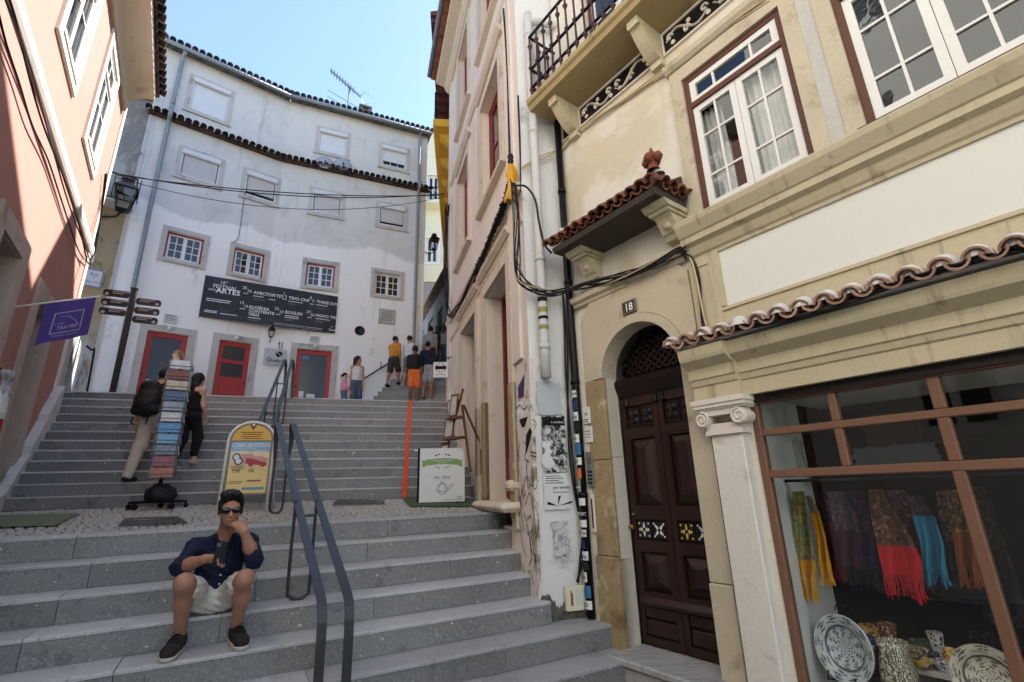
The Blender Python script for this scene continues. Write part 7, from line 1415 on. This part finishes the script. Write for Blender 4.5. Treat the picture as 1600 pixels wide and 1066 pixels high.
for s_, dx in (('R', -.03), ('L', .03)):
    a = J['an'+s_]; zt = zl(4); toe = v(a[0]+dx*1.3, 4.235, zt+.045); heel = v(a[0], 4.455, zt+.045)
    s1 = Body(); s1.cap(heel, toe, .043, .046, .02).cap(a+[0, .0, -.01], (heel+toe)/2+[0, .02, .02], .046, .045, .03).cap(toe, toe+[0, -.02, -.01], .042, .036, .02).clip((0, 0, -1), -(zt+.022)); so_ = body_obj(s1, .0055, 'shoe', mk('dark grey knit', '2a2523', .85, .3, 40, .2, 120, .5, 90, .003), mn)
    s2 = Body(); s2.cap(heel+[0, 0, -.022], toe+[0, 0, -.022], .047, .05, .02).cap(toe+[0, 0, -.022], toe+[0, -.025, -.02], .047, .04, .02).clip((0, 0, 1), zt+.026).clip((0, 0, -1), -(zt+.003)); body_obj(s2, .005, 'sole', flat('pale rubber sole', 'b9b3a8', .7), mn)
    mb = MB()
    for q in range(4): yy = 4.30+q*.03; f = (4.455-yy)/.22; zz_ = zt+.096+.012*q; xx = a[0]+dx*1.3*f; mb.tube([(xx-.028, yy, zz_-.008), (xx, yy-.012, zz_+.004), (xx+.028, yy, zz_-.008)], .004, 5)
    mb.build('laces', flat('black lace', '141212', .8), so_)
MB().tube([tuple(J['wrR']+[-.012, .012, 0]+.031*np.array([.45*math.sin(t), .45*math.cos(t)*.9, 1.0*math.cos(t)*.0])+.031*math.sin(t)*np.array([0, 0, 1.])) for t in np.linspace(0, 6.28, 20)], .0045, 6).build('wristband', flat('brown leather', '4a3024', .6), mn, True)
pe = thing('smartphone', 'dark smartphone held by the seated man', 'phone', S, tuple(ph_c)); pm = MB(); pm.cbox(-.036, .036, -.0045, .0045, -.072, .072, .004); Rp = Matrix.Rotation(.22, 3, 'Z') @ Matrix.Rotation(-.35, 3, 'X') @ Matrix.Rotation(.12, 3, 'Y'); pm.v = [tuple(np.array(Rp @ Vector(q))+ph_c) for q in pm.v]; pm.build('case', flat('phone black', '0a0a0c', .5, .25), pe)
pm = MB(); pm.box(-.034, .034, .0046, .005, -.07, .07); pm.v = [tuple(np.array(Rp @ Vector(q))+ph_c) for q in pm.v]; pm.build('screen', flat('phone glass', '25303a', .08, .7), pe); pm = MB(); pm.box(-.03, -.008, -.0065, -.0045, .035, .062); pm.v = [tuple(np.array(Rp @ Vector(q))+ph_c) for q in pm.v]; pm.build('lens_block', flat('phone lens', '3a3d42', .2, .6), pe)
# ---------------------------------------------------------------- standing and walking people
def person(label, P, A, H, skin, hair, top, bottom, shoes='2a2a2c', stride=0., arms=((.1, .05, -.0), (.1, .05, 0.)), sleeve=.45, leg=1., hairlen=0, res=.011, look=0., lean=0., skirt=0., extras=None, liftR=0., liftL=0., topclip=None, group='people on the square and steps'):
    """Facing azimuth A; arms = (forward, outward, elbow bend) of right and left; leg = how far trousers reach; stride in metres."""
    fr = Fr(A+90, (P[0], P[1])); z0 = P[2]; t = thing('person', label, 'person', fr, (0, 0, z0), group); s = H/1.75
    X_ = lambda x, y, z: v(x*s, y*s+lean*max(0, z-.9)*s, z0+z*s)
    hp = {'R': X_(.09, 0, .93), 'L': X_(-.09, 0, .93)}; an = {'R': X_(.10, stride/2, .085+liftR), 'L': X_(-.10, -stride/2, .085+liftL)}
    kn = {q: (hp[q]+an[q])/2+v(0, .035+.12*abs(stride)*(.5 if q == 'R' else .25)+.25*(liftR if q == 'R' else liftL), .02) for q in 'RL'}
    shd = {'R': X_(.165 if hairlen == 0 else .145, -.01, 1.415), 'L': X_(-.165 if hairlen == 0 else -.145, -.01, 1.415)}; el, wr = {}, {}
    for q, sg, (f, o, bnd) in (('R', 1, arms[0]), ('L', -1, arms[1])):
        a1 = v(sg*o, f, -math.sqrt(max(.05, 1-f*f-o*o))); el[q] = shd[q]+a1*.29*s; a2 = v(sg*(o*.4-bnd*.35), f*.7+bnd, -math.sqrt(max(.02, 1-min(.98, (f*.7+bnd)**2)))); a2 /= np.linalg.norm(a2); wr[q] = el[q]+a2*.25*s
    b = Body(); pe_, ch_ = X_(0, 0, .97), X_(0, -.005, 1.29); nk_ = X_(0, -.01, 1.49); fem = hairlen > 0
    b.ell(pe_, np.array((.16, .115, .12))*s).ell(X_(0, 0, 1.12), np.array((.13, .10, .15))*s, .06).ell(ch_, np.array((.16, .112, .18))*s, .06).cap(shd['R'], shd['L'], .05*s, None, .05).cap(shd['R'], nk_, .045*s, .05*s, .04).cap(shd['L'], nk_, .045*s, .05*s, .04)
    for q in 'RL':
        b.cap(shd[q], el[q], .048*s, .04*s).cap(el[q], wr[q], .04*s, .026*s); d_ = wr[q]-el[q]; hand(b, wr[q], d_, s, .35, (1 if q == 'R' else -1, .2, .2), .006, 1 if q == 'R' else -1)
        b.cap(hp[q], kn[q], .085*s, .058*s).cap(kn[q], kn[q]*.6+an[q]*.4+[0, -.015, 0], .056*s, .056*s).cap(kn[q]*.6+an[q]*.4+[0, -.015, 0], an[q], .054*s, .036*s).cap(an[q], an[q]+[0, .12*s, -.045*s], .035*s, .028*s)
    hd = X_(0, .02, 1.635); fw = v(math.sin(look), math.cos(look), -.05); Hh, Rr = add_head(b, hd, fw, nk_, s*1.04); body_obj(b, res, 'body', skin_mat('skin', skin), t)
    tb = Body(); g1 = .013; tb.ell(X_(0, 0, 1.06), np.array((.15+g1, .112+g1, .15))*s, .05).ell(X_(0, 0, 1.14), np.array((.135+g1, .105+g1, .16))*s, .06).ell(ch_, np.array((.16+g1, .114+g1, .185))*s, .06)
    if sleeve > 0:
        tb.cap(shd['R'], shd['L'], (.048+g1)*s, None, .05).cap(shd['R'], nk_+v(0, 0, -.02), (.045+g1)*s, .055*s, .04).cap(shd['L'], nk_+v(0, 0, -.02), (.045+g1)*s, .055*s, .04)
        for q in 'RL':
            f = min(1, sleeve*1.0/.55) if sleeve <= .55 else 1; e = shd[q]+(el[q]-shd[q])*f; tb.cap(shd[q], e, .062*s, .060*s)
            if sleeve > .55: tb.cap(el[q], el[q]+(wr[q]-el[q])*(sleeve-.55)/.45, .056*s, .045*s)
    else:
        for q in 'RL': tb.cap(ch_+v(0, 0, .1*s)+(shd[q]-ch_)*v(.3, 0, 0), shd[q]*.55+shd['L' if q == 'R' else 'R']*.45+v((.05 if q == 'R' else -.05), 0, .045*s), .045*s, .03*s, .03)
    tb.clip((0, 0, -1), -(z0+(.90 if topclip is None else topclip)*s)); tb.fold(.005, 44); body_obj(tb, res, 'top', cloth_mat('top cloth', top, .2, 13, .8), t)
    pb = Body(); pb.ell(pe_, np.array((.175, .13, .13))*s)
    for q in 'RL':
        if leg > .5: pb.cap(hp[q], kn[q], .102*s, .086*s).cap(kn[q]+v(0, -.01, 0), kn[q]+(an[q]-kn[q])*min(1, (leg-.5)*2)+v(0, -.01, 0), .086*s, .066*s)
        else: pb.cap(hp[q], hp[q]+(kn[q]-hp[q])*leg*2, .105*s, .10*s)
    pb.clip((0, 0, 1), z0+1.05*s); pb.fold(.0028, 40); body_obj(pb, res, 'trousers' if leg > .6 else 'shorts', cloth_mat('bottom cloth', bottom, .15, 12, .8), t)
    hb = Body(); hb.ell(Hh(0, -.02, .04), np.array((.086, .107, .10))*s, .02, Rr)
    n_ = Rr[:, 1]*.86-Rr[:, 2]*.5; hb.clip(n_, float(n_ @ Hh(0, .06, .05)))
    if hairlen == 0: hb.clip(-Rr[:, 2], float(-Rr[:, 2] @ Hh(0, 0, -.055)))
    elif hairlen == 1: hb.cap(Hh(0, -.06, .0), Hh(0, -.07, -.26), .08*s, .06*s, .04).cap(Hh(.055, -.02, .0), Hh(.07, -.03, -.2), .04*s, .035*s, .03).cap(Hh(-.055, -.02, .0), Hh(-.07, -.03, -.2), .04*s, .035*s, .03).clip(n_, float(n_ @ Hh(0, .06, .05)))
    else: hb.cap(Hh(0, -.10, .05), Hh(0, -.14, -.01), .03*s, .035*s, .02).cap(Hh(0, -.14, .0), Hh(0, -.15, -.16), .032*s, .012*s, .02)
    hb.fold(.005, (90, 80, 40)); body_obj(hb, res*.9, 'hair', mk('hair strands', hair, .55, .35, 50, .3, 120, .8, 90, .006), t)
    for q in 'RL': sb = Body(); toe = an[q]+v(0, .15*s, -.05*s); hl_ = an[q]+v(0, -.045*s, -.045*s); sb.cap(hl_, toe, .042*s, .038*s).cap(an[q]+v(0, 0, -.01), (hl_+toe)/2, .042*s, .04*s).clip((0, 0, -1), -float(an[q][2]-.083*s)); body_obj(sb, res, 'shoe', mk('shoe', shoes, .7), t)
    return t, fr, X_, shd, Hh
def upz(k): return zu(k)
def on_step(px, k, dy=.10): x = None; y = su(k)+dy; xx, _ = U.p(px, 700, y); P = U.w(U.p(px, U_px_y(px, k), y)[0], y, 0); return v(P[0], P[1], zu(k))
def U_px_y(px, k): return 613+(12-k)*13.6
bm_, fr_, X_, sd_, Hh_ = person('man in dark shirt and pale trousers with black backpack climbing the stairs', on_step(222, 2, .12), -2, 1.60, 'b98a6e', '1d1714', '1f2c4a', 'c4b6a6', '1a1a1c', .34, ((.12, .12, .1), (-.2, .18, .15)), .4, 1., 0, .0095, -.35, .10, liftR=.17)
bk = thing('backpack', 'large black backpack worn by the climbing man', 'backpack', fr_, (0, -.25, X_(0, 0, 1.1)[2])); bb_ = Body(); c_ = X_(0, -.22, 1.22); bb_.ell(c_, (.17, .10, .25), .02).ell(c_+v(0, -.05, -.05), (.15, .09, .17), .05).ell(c_+v(0, -.11, -.10), (.11, .05, .09), .04).cap(c_+v(-.12, -.02, -.16), c_+v(.12, -.02, -.16), .07, .07, .05).ell(c_+v(0, -.01, .19), (.13, .08, .08), .05); body_obj(bb_, .011, 'bag', mk('black nylon', '141417', .6, .3, 14, .1, 60, .7, 18, .012), bk)
mb = MB()
for sg in (-1, 1): mb.tube(smooth_path([tuple(X_(sg*.09, -.15, 1.46)), tuple(X_(sg*.11, -.02, 1.52)), tuple(X_(sg*.13, .11, 1.40)), tuple(X_(sg*.15, .10, 1.2)), tuple(X_(sg*.15, -.08, 1.05))], 4), .022, 6, True, .5)
for sg in (-1, 1): mb.tube(smooth_path([tuple(c_+v(sg*.1, -.08, -.26)), tuple(c_+v(sg*.1, -.1, -.34)), tuple(c_+v(sg*.07, -.06, -.36))], 3), .010, 5)
mb.build('straps', M['rubber'], bk, True)
person('dark-haired woman in black sleeveless outfit climbing beside the postcard rack', on_step(284, 3, .14), 8, 1.44, 'c99a80', '0f0c0c', '121214', '17171a', 'b9a08c', .22, ((.1, .12, .5), (.25, .1, .6)), 0, .86, 1, .0095, .2, .06, liftR=.1)
def sqp(px, z, y): x, _ = U.p(px, 600, y); P = U.w(x, y, 0); return v(P[0], P[1], z)
GSQ = lambda px, y: (lambda P: v(P[0], P[1], PLZ(P)))(sqp(px, 0, y))
person('fair-haired woman in white dress standing in the red doorway', (lambda P: v(P[0], P[1], 2.0))(WL.w(WL.p(277, 560, -.35)[0], -.35, 0)), -110, 1.64, 'd2a78c', 'a88555', 'd6d4d2', 'd2cfcb', 'b9a08c', .1, ((.5, .1, .3), (.3, .1, .2)), .9, .44, 2, .011, 0, 0, topclip=.8)
gw = lambda px, d_, z: (lambda P: v(P[0], P[1], z))(WR.w(WR.p(px, 600, -d_)[0], -d_, 0))
person('long-haired woman in white top and blue jeans by the white wall', gw(557, 1.0, 2.12), 150, 1.68, 'b98468', '1a1412', 'd4cfcd', '4d5d74', '2a2a2c', .12, ((.05, .1, .1), (.1, .1, .2)), 0, 1., 1, .012, -1.0)
person('little girl in pink jacket with dark pigtail holding the woman\'s side', gw(538, 1.05, 2.10), 60, 1.18, 'c49478', '15100f', 'd98ca0', '5d6a80', '8a8a8c', .1, ((.3, .1, .4), (.2, .1, .2)), 1., 1., 2, .010, .2)
def stepz(P):
    y = float((P-A3.O) @ A3.Y); k = math.floor(y/T3); return v(P[0], P[1], ZA+(k+1)*R3 if k >= 0 else PLZ(P))
def atY(px, py, Y): d = ray(px, py); return stepz(d*(Y/d[1]))
def gfeet(px, py, d_): x, z = WR.p(px, py, -d_); P = WR.w(x, -d_, 0); return stepz(P)
def a3p(px, k, dy=.15): y = k*T3+dy; x, _ = A3.p(px, 600, y); P = A3.w(x, y, 0); return v(P[0], P[1], ZA+(k+1)*R3)
person('boy in orange t-shirt and dark shorts stepping up the alley stairs', gfeet(613, 608, .55), 20, 1.62, 'a8755a', '17110f', 'cf8a2c', '3d352f', '2a2a2c', .34, ((.1, .1, .1), (.35, .1, .2)), .5, .47, 0, .011, .3, .08, liftR=.12)
person('dark-haired person in white t-shirt behind the man in black', gfeet(637, 614, .7), 30, 1.62, 'b58468', '120f0e', 'd2d0d0', '6d6a66', 'a8a8a8', .2, ((.2, .1, .2), (.2, .1, .2)), .5, .47, 0, .012, -.3)
person('man in black t-shirt and bright orange shorts seen from behind', atY(646, 633, 13.4), 5, 1.70, '7a5038', '120f0e', '211f20', 'e2743c', '8a7a6c', .1, ((.2, .2, .3), (.25, .2, .6)), .5, .44, 0, .011, -.2)
person('man in navy t-shirt and pale grey shorts at the alley foot', atY(667, 634, 13.6), 0, 1.70, 'a8775c', '120f0e', '1d2440', 'a5aab4', '8a7a6c', .16, ((.1, .15, .5), (.1, .15, .5)), .5, .44, 0, .011, .3)
person('person in grey t-shirt standing far up the alley', a3p(671, 7), 5, 1.74, 'a8775c', '120f0e', '8a8d92', '2a2d33', '2a2a2c', .1, ((.1, .1, .1), (.1, .1, .1)), .5, 1., 0, .014, 0)
person('person in black walking far up the alley', a3p(684, 8), 10, 1.70, 'a8775c', '120f0e', '1b1b1e', '1f2126', '2a2a2c', .2, ((.1, .1, .1), (.1, .1, .1)), .5, 1., 1, .014, 0)
person('person in grey top and blue trousers far up the alley by the blue house', a3p(692, 8), 0, 1.72, 'a8775c', '2a1c14', '77797e', '39445a', '2a2a2c', .2, ((.1, .1, .3), (.1, .1, .1)), .5, 1., 1, .014, 0)
